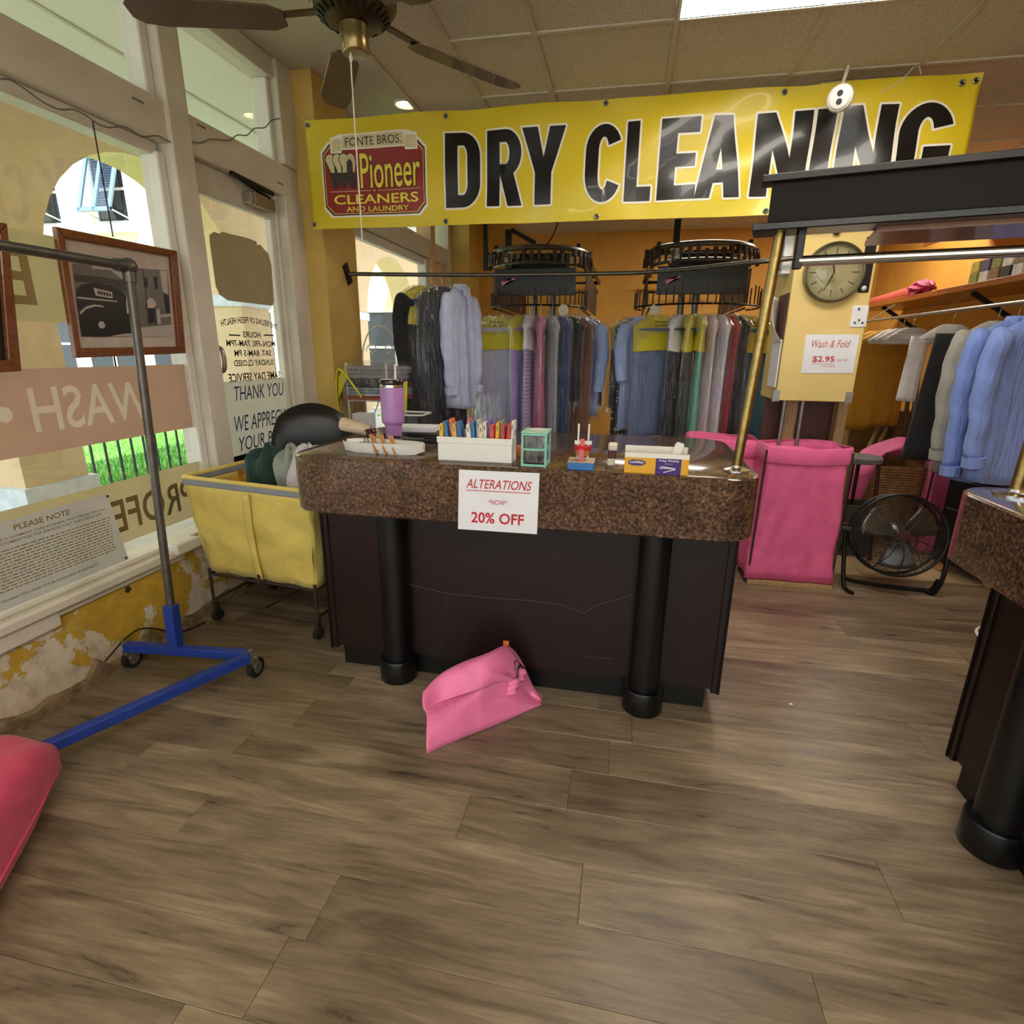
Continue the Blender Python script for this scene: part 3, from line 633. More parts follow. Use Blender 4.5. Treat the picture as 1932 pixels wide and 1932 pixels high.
mat('banner_black', '100d0c', .3, var=.05, coat=.2); mat('banner_white', 'efe9da', .4, var=.02); mat('banner_red', '8e2620', .4, var=.05); mat('banner_gold', 'd8a050', .45); mat('banner_cream', 'd9cba0', .45); mat('banner_lemon', 'eadb4a', .45); mat('banner_dark', '3a2a24', .5); mat('banner_tan', 'd2c49a', .5)
sh = obj('vinyl_sheet', MB().grid(lambda a, b: bpt(a*BW, b*BH, 0), NX, NZ), 'vinyl_yellow', bn, smooth='all', thick=.0015)
obj('hem', MB().grid(lambda a, b: bpt(a*BW, BH-.045*b, .0012), NX, 3), 'vinyl_yellow', bn, smooth='all'); obj('hem', MB().grid(lambda a, b: bpt(a*BW, .035*b, .0012), NX, 3), 'vinyl_yellow', bn, smooth='all')
def bobj(name, mb2d, m, par, off, step=.045):
    """flat (x, z) artwork cut on a grid so that it follows the slack vinyl"""
    me = bpy.data.meshes.new(name); me.from_pydata([(a, 0, c) for a, _, c in mb2d.v], [], mb2d.f)
    bm = bmesh.new(); bm.from_mesh(me); bpy.data.meshes.remove(me)
    xs = [v.co.x for v in bm.verts]; zs = [v.co.z for v in bm.verts]
    x = (math.floor(min(xs)/step)+1)*step
    while x < max(xs):
        bmesh.ops.bisect_plane(bm, geom=list(bm.verts)+list(bm.edges)+list(bm.faces), plane_co=(x, 0, 0), plane_no=(1, 0, 0)); x += step
    z = (math.floor(min(zs)/step)+1)*step
    while z < max(zs):
        bmesh.ops.bisect_plane(bm, geom=list(bm.verts)+list(bm.edges)+list(bm.faces), plane_co=(0, 0, z), plane_no=(0, 0, 1)); z += step
    bmesh.ops.triangulate(bm, faces=bm.faces)
    bm.verts.index_update(); q = MB(); q.add([bpt(v.co.x, v.co.z, off) for v in bm.verts], [tuple(v.index for v in f.verts) for f in bm.faces]); bm.free()
    return obj(name, q, m, par, smooth='all')
def B2(px, py): p = onY(px, py, BY); return (p.x+2.043, p.z-2.15)
EX, EZ = (1, 0, 0), (0, 0, 1)
LZ0, LZ1 = B2(843, 393)[1], B2(838, 252)[1]
# heavy condensed block capitals drawn as outlines in a unit box
def ring(cx, cy, rx, ry, a0, a1, n=10): return [(cx+rx*math.cos(math.radians(a0+(a1-a0)*k/n)), cy+ry*math.sin(math.radians(a0+(a1-a0)*k/n))) for k in range(n+1)]
def stripe(outer, inner):
    """quads between two polylines of equal length"""
    n = len(outer); return outer+inner, [(k, k+1, n+k+1, n+k) for k in range(n-1)]
def arcband(cx, cy, rx, ry, ix, iy, a0, a1, n=14): return stripe(ring(cx, cy, rx, ry, a0, a1, n), ring(cx, cy, ix, iy, a0, a1, n))
def rectq(x0, y0, x1, y1): return [(x0, y0), (x1, y0), (x1, y1), (x0, y1)], [(0, 1, 2, 3)]
def quadq(*p): return list(p), [tuple(range(len(p)))]
st = .36
LET = {
 'D': [rectq(0, 0, st, 1), rectq(st, 0, .5, .17), rectq(st, .83, .5, 1), arcband(.5, .67, .5, .33, .14, .16, 0, 90), rectq(.64, .33, 1, .67), arcband(.5, .33, .5, .33, .14, .16, -90, 0)],
 'R': [rectq(0, 0, st, 1), rectq(st, .84, .52, 1), rectq(st, .42, .52, .56), arcband(.52, .70, .46, .30, .12, .14, -90, 90), quadq((.36, .43), (.60, 0), (1.0, 0), (.74, .46), (.52, .56), (.36, .56))],
 'Y': [quadq((.31, 0), (.69, 0), (.69, .42), (.31, .42)), quadq((.31, .42), (.5, .42), (.5, .62), (.36, 1), (0, 1)), quadq((.5, .42), (.69, .42), (1, 1), (.64, 1), (.5, .62))],
 'C': [arcband(.5, .66, .5, .34, .14, .18, 22, 180), rectq(0, .34, .36, .66), arcband(.5, .34, .5, .34, .14, .18, 180, 338)],
 'L': [rectq(0, 0, .46, 1), rectq(.46, 0, 1, .19)],
 'E': [rectq(0, 0, .44, 1), rectq(.44, 0, 1, .18), rectq(.44, .42, .95, .58), rectq(.44, .82, 1, 1)],
 'A': [quadq((0, 0), (.34, 0), (.5, .62), (.5, 1), (.30, 1)), quadq((.66, 0), (1, 0), (.70, 1), (.5, 1), (.5, .62)), quadq((.385, .18), (.615, .18), (.575, .34), (.425, .34))],
 'N': [rectq(0, 0, .33, 1), rectq(.67, 0, 1, 1), quadq((.33, 1), (.33, .55), (.67, 0), (.67, .45))],
 'I': [rectq(0, 0, 1, 1)],
 'G': [arcband(.5, .66, .5, .34, .14, .18, 14, 180), rectq(0, .34, .36, .66), arcband(.5, .34, .5, .34, .14, .18, 180, 360), rectq(.64, .34, 1, .42), rectq(.5, .36, 1, .5)],
}
def letter_mesh(ch, x0, x1, z0, z1):
    m = MB()
    for v, f in LET[ch]: m.add([(x0+(x1-x0)*a, 0, z0+(z1-z0)*b) for a, b in v], f)
    return m
def fatten(m, d):
    """outline version: union of the pieces pushed outwards by d (each piece is convex or a strip)"""
    me = bpy.data.meshes.new('t'); me.from_pydata([(a, c, 0) for a, _, c in m.v], [], m.f); bm = bmesh.new(); bm.from_mesh(me); bpy.data.meshes.remove(me)
    q = MB()
    for f in bm.faces:
        # each face grown by d as an octagonal sweep
        pts = []
        for v in f.verts:
            for k in range(12): pts.append((v.co.x+d*math.cos(PI/6*k), v.co.y+d*math.sin(PI/6*k)))
        pts = hull(pts); q.add([(a, 0, b) for a, b in pts], [tuple(range(len(pts)))])
    bm.free(); return q
def hull(P):
    P = sorted(set(P)); lo = []; up = []
    for p in P:
        while len(lo) >= 2 and (lo[-1][0]-lo[-2][0])*(p[1]-lo[-2][1])-(lo[-1][1]-lo[-2][1])*(p[0]-lo[-2][0]) <= 0: lo.pop()
        lo.append(p)
    for p in reversed(P):
        while len(up) >= 2 and (up[-1][0]-up[-2][0])*(p[1]-up[-2][1])-(up[-1][1]-up[-2][1])*(p[0]-up[-2][0]) <= 0: up.pop()
        up.append(p)
    return lo[:-1]+up[:-1]
for ch, a, b in (('D', 841, 906), ('R', 919, 985), ('Y', 985, 1066), ('C', 1105, 1172), ('L', 1181, 1231), ('E', 1244, 1316), ('A', 1316, 1402), ('N', 1422, 1525), ('I', 1533, 1568), ('N', 1580, 1682), ('G', 1692, 1792)):
    yy = 320-(a-840)*.055; x0 = B2(a, yy)[0]; x1 = B2(b, yy)[0]
    lm = letter_mesh(ch, x0, x1, LZ0, LZ1)
    w_ = bobj('banner_letter', lm, 'banner_black', bn, .0050)
    bobj('letter_outline', fatten(lm, .011), 'banner_white', w_, .0026)
# badge: white rim, black rim, gold rim, red field, ribbon, wagon, words
def oct_(px0, py0, px1, py1, c, grow=0):
    x0, z1 = B2(px0, py0); x1, z0 = B2(px1, py1); x0 -= grow; x1 += grow; z0 -= grow; z1 += grow
    return [(x0+c, z0), (x1-c, z0), (x1, z0+c), (x1, z1-c), (x1-c, z1), (x0+c, z1), (x0, z1-c), (x0, z0+c)]
def flat2(poly): return MB().add([(a, 0, b) for a, b in poly], [tuple(range(len(poly)))])
bx0, bz1 = B2(612, 270); bx1, bz0 = B2(800, 405)
bz0 = B2(625, 408)[1]; bz1 = B2(612, 273)[1]; bx0 = B2(612, 330)[0]; bx1 = B2(803, 330)[0]
def octw(g, c=.05): return [(bx0-g+c, bz0-g), (bx1+g-c, bz0-g), (bx1+g, bz0-g+c), (bx1+g, bz1+g-c), (bx1+g-c, bz1+g), (bx0-g+c, bz1+g), (bx0-g, bz1+g-c), (bx0-g, bz0-g+c)]
bg = bobj('badge', flat2(octw(-.012)), 'banner_red', bn, .0052)
bobj('badge_rim', flat2(octw(.012)), 'banner_white', bg, .0024); bobj('badge_rim', flat2(octw(.001)), 'banner_black', bg, .0034); bobj('badge_rim', flat2(octw(-.006)), 'banner_gold', bg, .0043)
W_ = bx1-bx0; H_ = bz1-bz0
def bu(u, v): return (bx0+u*W_, bz0+v*H_)
def poly2(ps): return flat2([bu(*p) for p in ps])
rb = bobj('ribbon', poly2([(.20, .93), (.81, .93), (.80, 1.10), (.21, 1.10)]), 'banner_tan', bn, .0085)
bobj('ribbon_rim', poly2([(.085, .865), (.19, .865), (.20, .91), (.81, .91), (.82, .865), (.935, .865), (.935, 1.075), (.83, 1.125), (.18, 1.125), (.085, 1.075)]), 'banner_white', rb, .0058)
for q in ([(.10, .88), (.19, .90), (.19, 1.06), (.10, 1.05)], [(.82, .90), (.92, .88), (.92, 1.05), (.82, 1.06)]): bobj('ribbon_fold', poly2(q), 'banner_tan', rb, .0072)
def btext(txt, u0, u1, v0, v1, m, off, y, par, lift=0.0):
    mm = MB(); a = bu((u0+u1)/2, v0); lettering(mm, txt, (a[0], 0, a[1]), EX, EZ, (u1-u0)*W_, (v1-v0)*H_, off); return bobj('lettering', mm, m, par, y)
btext('FONTE BROS.', .235, .785, .955, 1.07, 'banner_dark', .0, .0100, rb)
btext('Pioneer', .357, .963, .362, .858, 'banner_dark', .028, .0066, bg)
btext('Pioneer', .365, .955, .37, .85, 'banner_lemon', .006, .0080, bg)
btext('CLEANERS', .09, .93, .155, .29, 'banner_lemon', .015, .0075, bg)
btext('AND LAUNDRY', .21, .83, .045, .12, 'banner_lemon', .012, .0075, bg)
bobj('rule', poly2([(.06, .335), (.46, .335), (.46, .342), (.06, .342)]), 'banner_cream', bg, .0070); bobj('rule', poly2([(.53, .335), (.95, .335), (.95, .342), (.53, .342)]), 'banner_cream', bg, .0070)
bobj('rule_dot', poly2([(.485, .33), (.505, .33), (.505, .347), (.485, .347)]), 'banner_cream', bg, .0070)
# covered wagon
for k, (u, w2) in enumerate(((.075, .045), (.145, .040), (.21, .035))):
    bobj('wagon_hoop_outline', poly2([(u-.052, .78), (u-.036, .85), (u, .872), (u+.036, .85), (u+.05, .78), (u+w2+.012, .58), (u+w2-.05, .56), (u-.012, .62)]), 'banner_dark', bg, .0063+.0006*k)  # dark printed separation lines between the hoops
    bobj('wagon_hoop', poly2([(u-.045, .78), (u-.03, .84), (u, .86), (u+.026, .84), (u+.034, .78), (u+w2-.004, .60), (u+w2-.04, .58), (u-.005, .64)]), 'banner_cream', bg, .0066+.0006*k)
bobj('wagon_mouth', poly2([(.19, .58), (.31, .58), (.325, .72), (.315, .82), (.28, .86), (.24, .83), (.20, .70)]), 'banner_tan', bg, .0086)
bobj('wagon_mouth', poly2([(.235, .58), (.295, .58), (.295, .74), (.268, .79), (.24, .74)]), 'banner_dark', bg, .0096)
bobj('wagon_bed', poly2([(.06, .60), (.325, .60), (.315, .47), (.09, .47)]), 'banner_dark', bg, .0090)
for u in (.115, .195, .285):
    c = bu(u, .44); mm = MB(); mm.add([(c[0]+.022*math.cos(2*PI*k/14), 0, c[1]+.026*math.sin(2*PI*k/14)) for k in range(14)], [tuple(range(14))]); bobj('wagon_wheel', mm, 'banner_dark', bg, .0092)
mat('grommet', '8a8a86', .35, .7)
for (px, py) in ((581, 237), (841, 219), (1143, 194), (1481, 173), (1817, 155), (1843, 151), (594, 424), (842, 418), (1126, 409), (1444, 399)):
    x, z = B2(px, py); m = MB(); m.tube([(x+.011*math.cos(2*PI*k/14), wr(x, z)-.005, z+.011*math.sin(2*PI*k/14)) for k in range(14)], .0045, 6, closed=True); obj('grommet', m, 'grommet', bn, smooth=True)
    obj('grommet_eye', MB().lathe([(.009, 0), (.009, .002)], (x, wr(x, z)-.0018, z), 12, Matrix.Rotation(PI/2, 3, 'X')), 'ink_black', bn)
mat('string', 'd8d2c4', .8)
a = Vector((B2(581, 237)[0], -.005, B2(581, 237)[1])); e = Vector((-2.1+2.043, .04, 2.82-2.15))
obj('tie_string', MB().tube(bez([a, (a+e)/2+Vector((0, 0, -.01)), e], 5), .002, 5), 'string', bn)
a = Vector((B2(1843, 151)[0]-.06, -.012, B2(1817, 155)[1]));
obj('tie_string', MB().tube(bez([(B2(1630, 188)[0], -.01, B2(1630, 188)[1]), (B2(1690, 160)[0], -.012, B2(1690, 160)[1]), (B2(1726, 130)[0], -.01, CZ-2.15), (B2(1735, 142)[0], -.014, B2(1735, 142)[1])], 5), .0025, 5), 'string', bn)
# ---------------------------------------------------------------- security camera in front of the banner (hangs on its own bracket)
cp = onY(1585, 185, 3.42)
sc_ = thing('security_camera', 'small white round security camera mounted in front of the banner', 'camera', cp)
Mc = Vector((-.35, -1, -.25)).to_track_quat('Z', 'Y').to_matrix()
obj('body', MB().lathe([(.0, -.06), (.045, -.055), (.058, -.03), (.06, .0), (.055, .02), (.04, .03), (0.0, .031)], (0, 0, 0), 28, Mc), 'white_plastic', sc_, smooth=True)
obj('face_ring', MB().lathe([(.046, .022), (.046, .034), (.040, .038), (.0, .038)], (0, 0, 0), 28, Mc), 'white_plastic', sc_, smooth=True)
for k in (1, -1):
    obj('lens', MB().lathe([(.013, .037), (.013, .041), (0, .0415)], Mc @ Vector((0, .017*k, 0)), 16, Mc), 'black_gloss', sc_, smooth=True)
obj('stem', MB().tube([Mc @ Vector((0, 0, -.05)), (.02, .09, .06), (.05, .12, CZ-cp.z)], .008, 8), 'white_plastic', sc_, smooth=True)
# ---------------------------------------------------------------- ceiling fan
_fc = onY(671, 101, 2.3); FX, FY, FZ = _fc.x, 2.3, _fc.z+.262
cf = thing('ceiling_fan', 'dark bronze ceiling fan with brown blades and a white pull cord', 'fan', (FX, FY, FZ))
mat('bronze', '5a4a2e', .3, .8, var=.15); mat('bronze_pale', '8d7c52', .28, .85, var=.1); m_wood('blade_wood', '4a3623', '624a31', .5, (6, 6, 1))
obj('canopy', MB().lathe([(.03, CZ-FZ-.07), (.055, CZ-FZ-.06), (.07, CZ-FZ-.01), (.07, CZ-FZ-.004)], (0, 0, 0), 32), 'bronze', cf, smooth=True)
obj('downrod', MB().tube([(0, 0, -.05), (0, 0, CZ-FZ-.06)], .014, 12), 'bronze', cf, smooth=True)
obj('motor_housing', MB().lathe([(.06, -.175), (.095, -.168), (.14, -.14), (.158, -.115), (.16, -.075), (.145, -.05), (.10, -.038), (.05, -.036)], (0, 0, 0), 40), 'bronze', cf, smooth=True)
mv = MB()
for k in range(24):
    a = 2*PI*k/24; mv.obox((.119*math.cos(a), .119*math.sin(a), -.1575), (.016, .005, .0025), Matrix.Rotation(a, 3, 'Z') @ Matrix.Rotation(-.62, 3, 'Y'))
obj('vent_slots', mv, 'black_satin', cf)
cup = obj('switch_cup', MB().lathe([(.0, -.268), (.044, -.266), (.05, -.258), (.05, -.215), (.052, -.213), (.052, -.178), (.046, -.172)], (0, 0, 0), 32), 'bronze_pale', cf, smooth=True)
obj('pull_cord', MB().tube([(-.01, -.02, -.262), (-.012, -.02, -.33), (-.008, -.02, -.90)], .0028, 6), 'string', cf)
obj('cord_knot', MB().sphere((-.011, -.02, -.285), .007, 8, 6, (1, 1, 2)), 'string', cf)
tip = onZ(962, 172, FZ-.165); a0 = math.atan2(tip.y-FY, tip.x-FX)
BLEN = (Vector((tip.x-FX, tip.y-FY))).length/.645
for k in range(5):
    a = a0 + 2*PI*k/5 - .06; M = Matrix.Rotation(a, 3, 'Z') @ Matrix.Rotation(math.radians(11), 3, 'X')
    poly = [(x_*BLEN, y_) for x_, y_ in ((.20, -.035), (.24, -.058), (.56, -.068), (.62, -.058), (.645, -.03), (.645, .03), (.62, .058), (.56, .068), (.24, .058), (.20, .035))]
    q = MB(); q.prism(poly, .008, (M @ Vector((0, 0, -.004)) + Vector((0, 0, -.165)), M @ Vector((1, 0, 0)), M @ Vector((0, 1, 0)), M @ Vector((0, 0, 1))))
    bl = obj('blade', q, 'blade_wood', cf, bev=.002)
    q = MB(); q.beam(Vector((0, 0, -.135)) + M @ Vector((.10, 0, 0)), Vector((0, 0, -.163)) + M @ Vector((.22*BLEN, 0, .008)), .03, .008); obj('blade_iron', q, 'bronze', bl)
# recessed downlight in the plaster strip and the wire sprinkler-like bracket beside it
p = onZ(765, 195, PZ)
dl = thing('downlight', 'round recessed downlight glowing in the plaster ceiling strip', 'ceiling light', (p.x, p.y, PZ))
emis('downlight_glow', 'ffd9a0', 6.0)
obj('rim', MB().tube([(.075*math.cos(2*PI*k/24), .075*math.sin(2*PI*k/24), -.004) for k in range(24)], .010, 6, closed=True), 'white_plastic', dl, smooth=True)
obj('lens', MB().lathe([(.07, -.004), (.07, -.001)], (0, 0, 0), 24), 'downlight_glow', dl)
p = onY(668, 190, 4.6)
wb = thing('wire_bracket', 'thin black rod with curled wires above the banner', 'bracket', (p.x, 4.6, 2.06))
obj('rod', MB().tube([(0, 0, .34), (0, 0, 1.02)], .012, 8), 'iron_black', wb)
obj('curl', MB().tube(bez([(.10, 0, 1.0), (-.03, 0, .98), (-.10, 0, .90), (-.06, 0, .82), (.06, 0, .80), (.14, 0, .84)], 6), .004, 5), 'iron_black', wb)
obj('curl', MB().tube(bez([(.0, 0, 1.0), (.08, .02, .90), (.16, .02, .80)], 6), .004, 5), 'iron_black', wb)
# ---------------------------------------------------------------- clock pillar (boxed column ending above the floor)
CY = 3.70
pl, pr = onY(1497, 470, CY).x, onY(1628, 640, CY).x
zb = onY(1560, 758, CY).z
cpil = sempty('pillar_boxing')
struct_col = MB().box((pl+.02, CY, zb), (pr-.0, CY+.42, CZ))
obj('boxing', struct_col, 'yellow_pillar', cpil, bev=.004)
for x in (pl+.02, pr-.02): obj('corner_plate', MB().box((x-.02, CY-.003, zb-.005), (x+.02, CY+.02, zb+.06)), 'steel_pale', cpil)
obj('knob', MB().sphere((onY(1578, 437, CY).x, CY-.01, onY(1578, 437, CY).z), .02, 12, 8), 'black_plastic', cpil, smooth=True)
clx, clz = onY(1571, 515, CY).x, onY(1571, 515, CY).z
ck = thing('wall_clock', 'round brushed gold wall clock on the yellow pillar', 'clock', (clx, CY, clz))
mat('clock_face', 'e8e0bc', .35, .1, var=.05); mat('clock_rim', '8f8668', .3, .8); mat('clock_ink', '2a261e', .5)
RX = Matrix.Rotation(PI/2, 3, 'X')
obj('case', MB().lathe([(.155, 0), (.160, .008), (.160, .035), (.152, .042), (.146, .036), (.146, .02)], (0, 0, 0), 48, RX), 'clock_rim', ck, smooth=True)
obj('dial', MB().lathe([(.1455, .012), (.1455, .022)], (0, 0, 0), 48, RX), 'clock_face', ck)
for k in range(12):
    a = 2*PI*k/12; obj('hour_mark', MB().obox((.112*math.sin(a), -.0228, .112*math.cos(a)), (.0028, .0008, .017), Matrix.Rotation(a, 3, 'Y')), 'clock_ink', ck)
obj('hour_hand', MB().obox((-.006, -.0255, .028), (.004, .0008, .034), Matrix.Rotation(-.25, 3, 'Y')), 'clock_ink', ck)
obj('minute_hand', MB().obox((-.02, -.027, -.048), (.003, .0008, .055), Matrix.Rotation(.42, 3, 'Y')), 'clock_ink', ck)
obj('glass', MB().lathe([(.147, .034), (.08, .0385), (.0, .040)], (0, 0, 0), 48, RX), 'clock_glass', ck, smooth='all')
t, put, rule = flat_sign('price_sign', 'white wash and fold price card on the yellow pillar below the clock', [onY(*q, CY-.003) for q in ((1521, 631), (1622, 631), (1609, 704), (1511, 704))], 'paper')
mat('ink_faded', 'cc6c66', .6)
put('Wash & Fold', .5, .66, .72, .19, 'ink_faded', .004, .3); put('$2.95', .40, .27, .42, .17, 'ink_red', .015); put('per LB', .76, .29, .18, .09, 'ink_faded'); rule(.17, .62, .235, .012, 'ink_faded'); put('minimum', .5, .16, .28, .05, 'ink_faded')
sx = onY(1621, 597, CY)
sw = thing('note_holder', 'small white notched card pinned on the pillar right of the price card', 'card', (sx.x, CY, sx.z))
obj('card', MB().box((-.042, -.006, -.058), (.042, 0, .058)), 'paper', sw, bev=.002)
for (a, b) in ((-.01, .04), (.0, -.02), (-.02, -.035), (.02, -.035)): obj('pin', MB().sphere((a, -.008, b), .006, 8, 6), 'iron_rust', sw)
sx = onY(1632, 527, CY)
st_ = thing('black_strap', 'black strap with a white stud on the right edge of the pillar', 'strap', (sx.x, CY, sx.z))
obj('strap', MB().box((-.028, -.006, -.07), (.028, 0, .22)), 'black_satin', st_, bev=.003); obj('stud', MB().sphere((.0, -.008, -.048), .014, 12, 8), 'white_plastic', st_, smooth=True)
# wall thermostat box, paper rolls and calendar on the pillar's left flank
xl = pl+.02
q = onX(1512, 470, xl)
tb = thing('meter_box', 'slim grey meter box on the left flank of the pillar', 'box', (xl, CY+.16, 2.0))
obj('box', MB().box((-.05, -.08, -.13), (0, .08, .13)), 'paper', tb, bev=.004); obj('cover', MB().box((-.056, -.06, -.10), (-.05, .06, .10)), 'ink_grey', tb)
cl_ = thing('paper_calendar', 'curling paper sheets tacked to the left flank of the pillar', 'paper', (xl, CY+.06, 1.62))
def curl(u, v):
    y = -.05+u*.20; z = .12-v*.26; return (-.012-.075*max(0, 1-v)**2*(1-u)-.05*math.sin(v*PI)*(1-u), y, z)
obj('sheet', MB().grid(curl, 10, 14), 'paper', cl_, smooth='all', thick=.001)
obj('lower_sheet', MB().box((-.012, -.04, -.40), (-.006, .16, -.12)), 'paper', cl_)
obj('dark_sheet', MB().box((-.006, -.05, -.12), (-.001, .17, .14)), 'maroon_panel', cl_)
# studs, pipes and a board visible below the boxing
for (px, w, m, nm, lb) in ((1487, .07, 'raw_lumber', 'wood_stud', 'unpainted wooden stud under the left side of the pillar'), (1582, .055, 'raw_lumber', 'wood_stud', 'unpainted wooden stud under the right side of the pillar')):
    x = onY(px, 800, CY+.2).x; o = obj(nm, MB().box((x-w/2, CY+.17, 0), (x+w/2, CY+.25, zb)), m); tag(o, lb, 'stud')
for (px, lb) in ((1473, 'grey conduit pipe left of the left pillar stud'), (1507, 'grey conduit pipe right of the left pillar stud')):
    x = onY(px, 800, CY+.14).x; o = obj('conduit_pipe', MB().tube([(x, CY+.12, 0), (x, CY+.12, zb)], .011, 12), 'steel_pale', smooth=True); tag(o, lb, 'pipe')
x0, x1 = onY(1515, 800, CY+.3).x, onY(1572, 800, CY+.3).x
tag(obj('maroon_board', MB().box((x0-.25, CY+.30, 0), (x1+.02, CY+.32, zb+.1)), 'maroon_panel', bev=.002), 'scuffed maroon board standing behind the pillar studs', 'board')
# ---------------------------------------------------------------- hanging rod from the pier to the pillar
hr = thing('hanging_rod', 'long bent steel rod spanning from the yellow pier to the clock pillar', 'rod', (-2.045, 4.02, 1.937))
zr = 1.937
path = [Vector((-2.03, 4.02, zr))] + [onZ(*q, zr) for q in ((900, 519), (1150, 516), (1230, 513), (1300, 508), (1370, 500), (1440, 493))] + [Vector((xl-.01, CY+.03, zr+.01))]
path[1] = Vector((path[1].x, 4.17, zr))
RODPATH = bez(path, 8)
obj('pipe', MB().tube(RODPATH, .014, 12), 'steel_dark', hr, W=True, smooth=True)
obj('wall_flange', MB().obox((-2.04, 4.02, zr), (.005, .035, .07), Matrix.Rotation(.5, 3, 'X')), 'iron_black', hr, W=True)
# ================================================================== things on the counter
def on_top(px, py): return onZ(px, py, TZ)
# tumbler
p = on_top(738, 838); m_ = mat('tumbler_lilac', 'b07fbe', .35, var=.04, scale=60, coat=.2); mat('lilac_band', '8f6a9c', .4); mat('tumbler_lid', '2a1a1c', .2, coat=.3)
tu = thing('travel_tumbler', 'tall lilac insulated tumbler with a dark lid and straw', 'tumbler', (p.x, p.y+.035, TZ))
obj('body', MB().lathe([(.030, 0), (.034, .003), (.037, .075), (.0385, .08), (.040, .083), (.048, .092), (.0485, .098), (.051, .235), (.050, .24)], (0, 0, 0), 40), 'tumbler_lilac', tu, smooth=True)
obj('band', MB().lathe([(.0395, .0825), (.0490, .0925)], (0, 0, 0.001), 40), 'lilac_band', tu, smooth=True)
obj('rim', MB().lathe([(.050, .24), (.0505, .246), (.0495, .252)], (0, 0, 0), 40), 'chrome', tu, smooth=True)
obj('lid', MB().lathe([(.050, .252), (.0515, .256), (.0515, .270), (.048, .274), (0, .274)], (0, 0, 0), 40), 'tumbler_lid', tu, smooth=True)
obj('straw', MB().tube([(.018, .0, .25), (.02, .0, .335)], .0045, 10), 'white_plastic', tu, smooth=True)
# boat shaped tray with thread cone, beads and pegs
a, b = on_top(640, 852), on_top(790, 862)
tr = thing('boat_tray', 'white boat shaped tray holding sewing odds and ends at the counter left', 'tray', (a.x, a.y+.005, TZ), math.atan2(b.y-a.y, b.x-a.x))
TL = (b-a).length
secs = []
for (s, w, z0) in ((0, .018, .022), (.05, .045, .004), (.2, .06, 0), (.8, .058, 0), (.93, .045, .002), (1.0, .012, .012)):
    x = s*TL; secs.append([(x, -w*.7, z0), (x, -w, .042+.004*s), (x, -w+.006, .042+.004*s), (x, -w*.6, z0+.01), (x, w*.6, z0+.01), (x, w-.006, .042), (x, w, .042), (x, w*.7, z0)])
obj('shell', MB().loft([[(x, y+.045, z) for x, y, z in s] for s in secs]), 'white_plastic', tr, smooth=True)
mat('tray_dark', '1c1a1a', .5); obj('liner', MB().box((.05, .012, .018), (TL-.055, .078, .030)), 'tray_dark', tr)
th = thing('thread_cone', 'pale cream cone of thread lying in the boat tray', 'thread cone', on_top(650, 838)+Vector((0, .075, .065)))
mat('thread_cream', 'dcc5a8', .8, bump=.3, bscale=300, stretch=(1, 1, 8))
Mt = Vector((1, .1, -.22)).to_track_quat('Z', 'Y').to_matrix()
obj('spool', MB().lathe([(.0, -.07), (.024, -.069), (.030, -.06), (.026, .06), (.023, .068), (0, .069)], (.02, 0, 0), 28, Mt), 'thread_cream', th, smooth=True)
bd_ = thing('beaded_bracelet', 'dark red beaded cord bunched beside the thread cone', 'beads', on_top(690, 848)+Vector((0, .045, .048)))
mat('garnet', '4a0f1c', .3)
mm = MB(); rr = random.Random(3)
for k in range(26): mm.sphere((rr.uniform(-.018, .02), rr.uniform(-.02, .02), rr.uniform(0, .028)), .006, 6, 4)
obj('beads', mm, 'garnet', bd_, smooth=True); obj('loop', MB().tube([(.008+.008*math.cos(2*PI*k/12), -.05, -.012+.016*math.sin(2*PI*k/12)) for k in range(12)], .0016, 5, closed=True), 'garnet', bd_)
mat('peg_wood', 'c08a4e', .6)
for (x0, y0, x1, y1, lb) in ((703, 818, 712, 856, 'left'), (720, 818, 730, 858, 'middle'), (738, 820, 748, 859, 'right')):
    top = onY(x0, y0, a.y-.0); bot = onY(x1, y1, a.y-.012); top.y = a.y-.014; bot.y = a.y-.018
    pg = thing('clothes_peg', '%s one of three wooden clothes pegs clipped on the boat tray' % lb, 'clothes peg', bot, 0, 'wooden pegs on the tray')
    d = top-bot; pp = MB().beam((-.002, 0, 0), d+Vector((-.003, 0, 0)), .006, .010, (0, 1, 0)); obj('arm', pp, 'peg_wood', pg)
    obj('arm', MB().beam((.003, .012, .006), d+Vector((.004, .008, -.002)), .006, .010, (0, 1, 0)), 'peg_wood', pg)
    obj('spring', MB().tube([d*.45+Vector((-.006, .004, 0)), d*.45+Vector((.007, .004, 0))], .005, 8), 'steel_pale', pg)
# folded glasses, cutter and loose metal bits in the tray
sn = thing('tailor_snips', 'dark metal snips lying in the right end of the boat tray', 'scissors', on_top(765, 850)+Vector((0, .05, .04)))
obj('blade', MB().beam((-.05, .0, 0), (.06, .004, .004), .014, .003), 'steel_dark', sn); obj('blade', MB().beam((-.05, .015, .003), (.065, -.004, .006), .012, .003), 'chrome', sn)
obj('handle', MB().tube([(-.06+.02*math.cos(2*PI*k/14), .01+.012*math.sin(2*PI*k/14), .004) for k in range(14)], .004, 6, closed=True), 'black_plastic', sn, smooth=True)
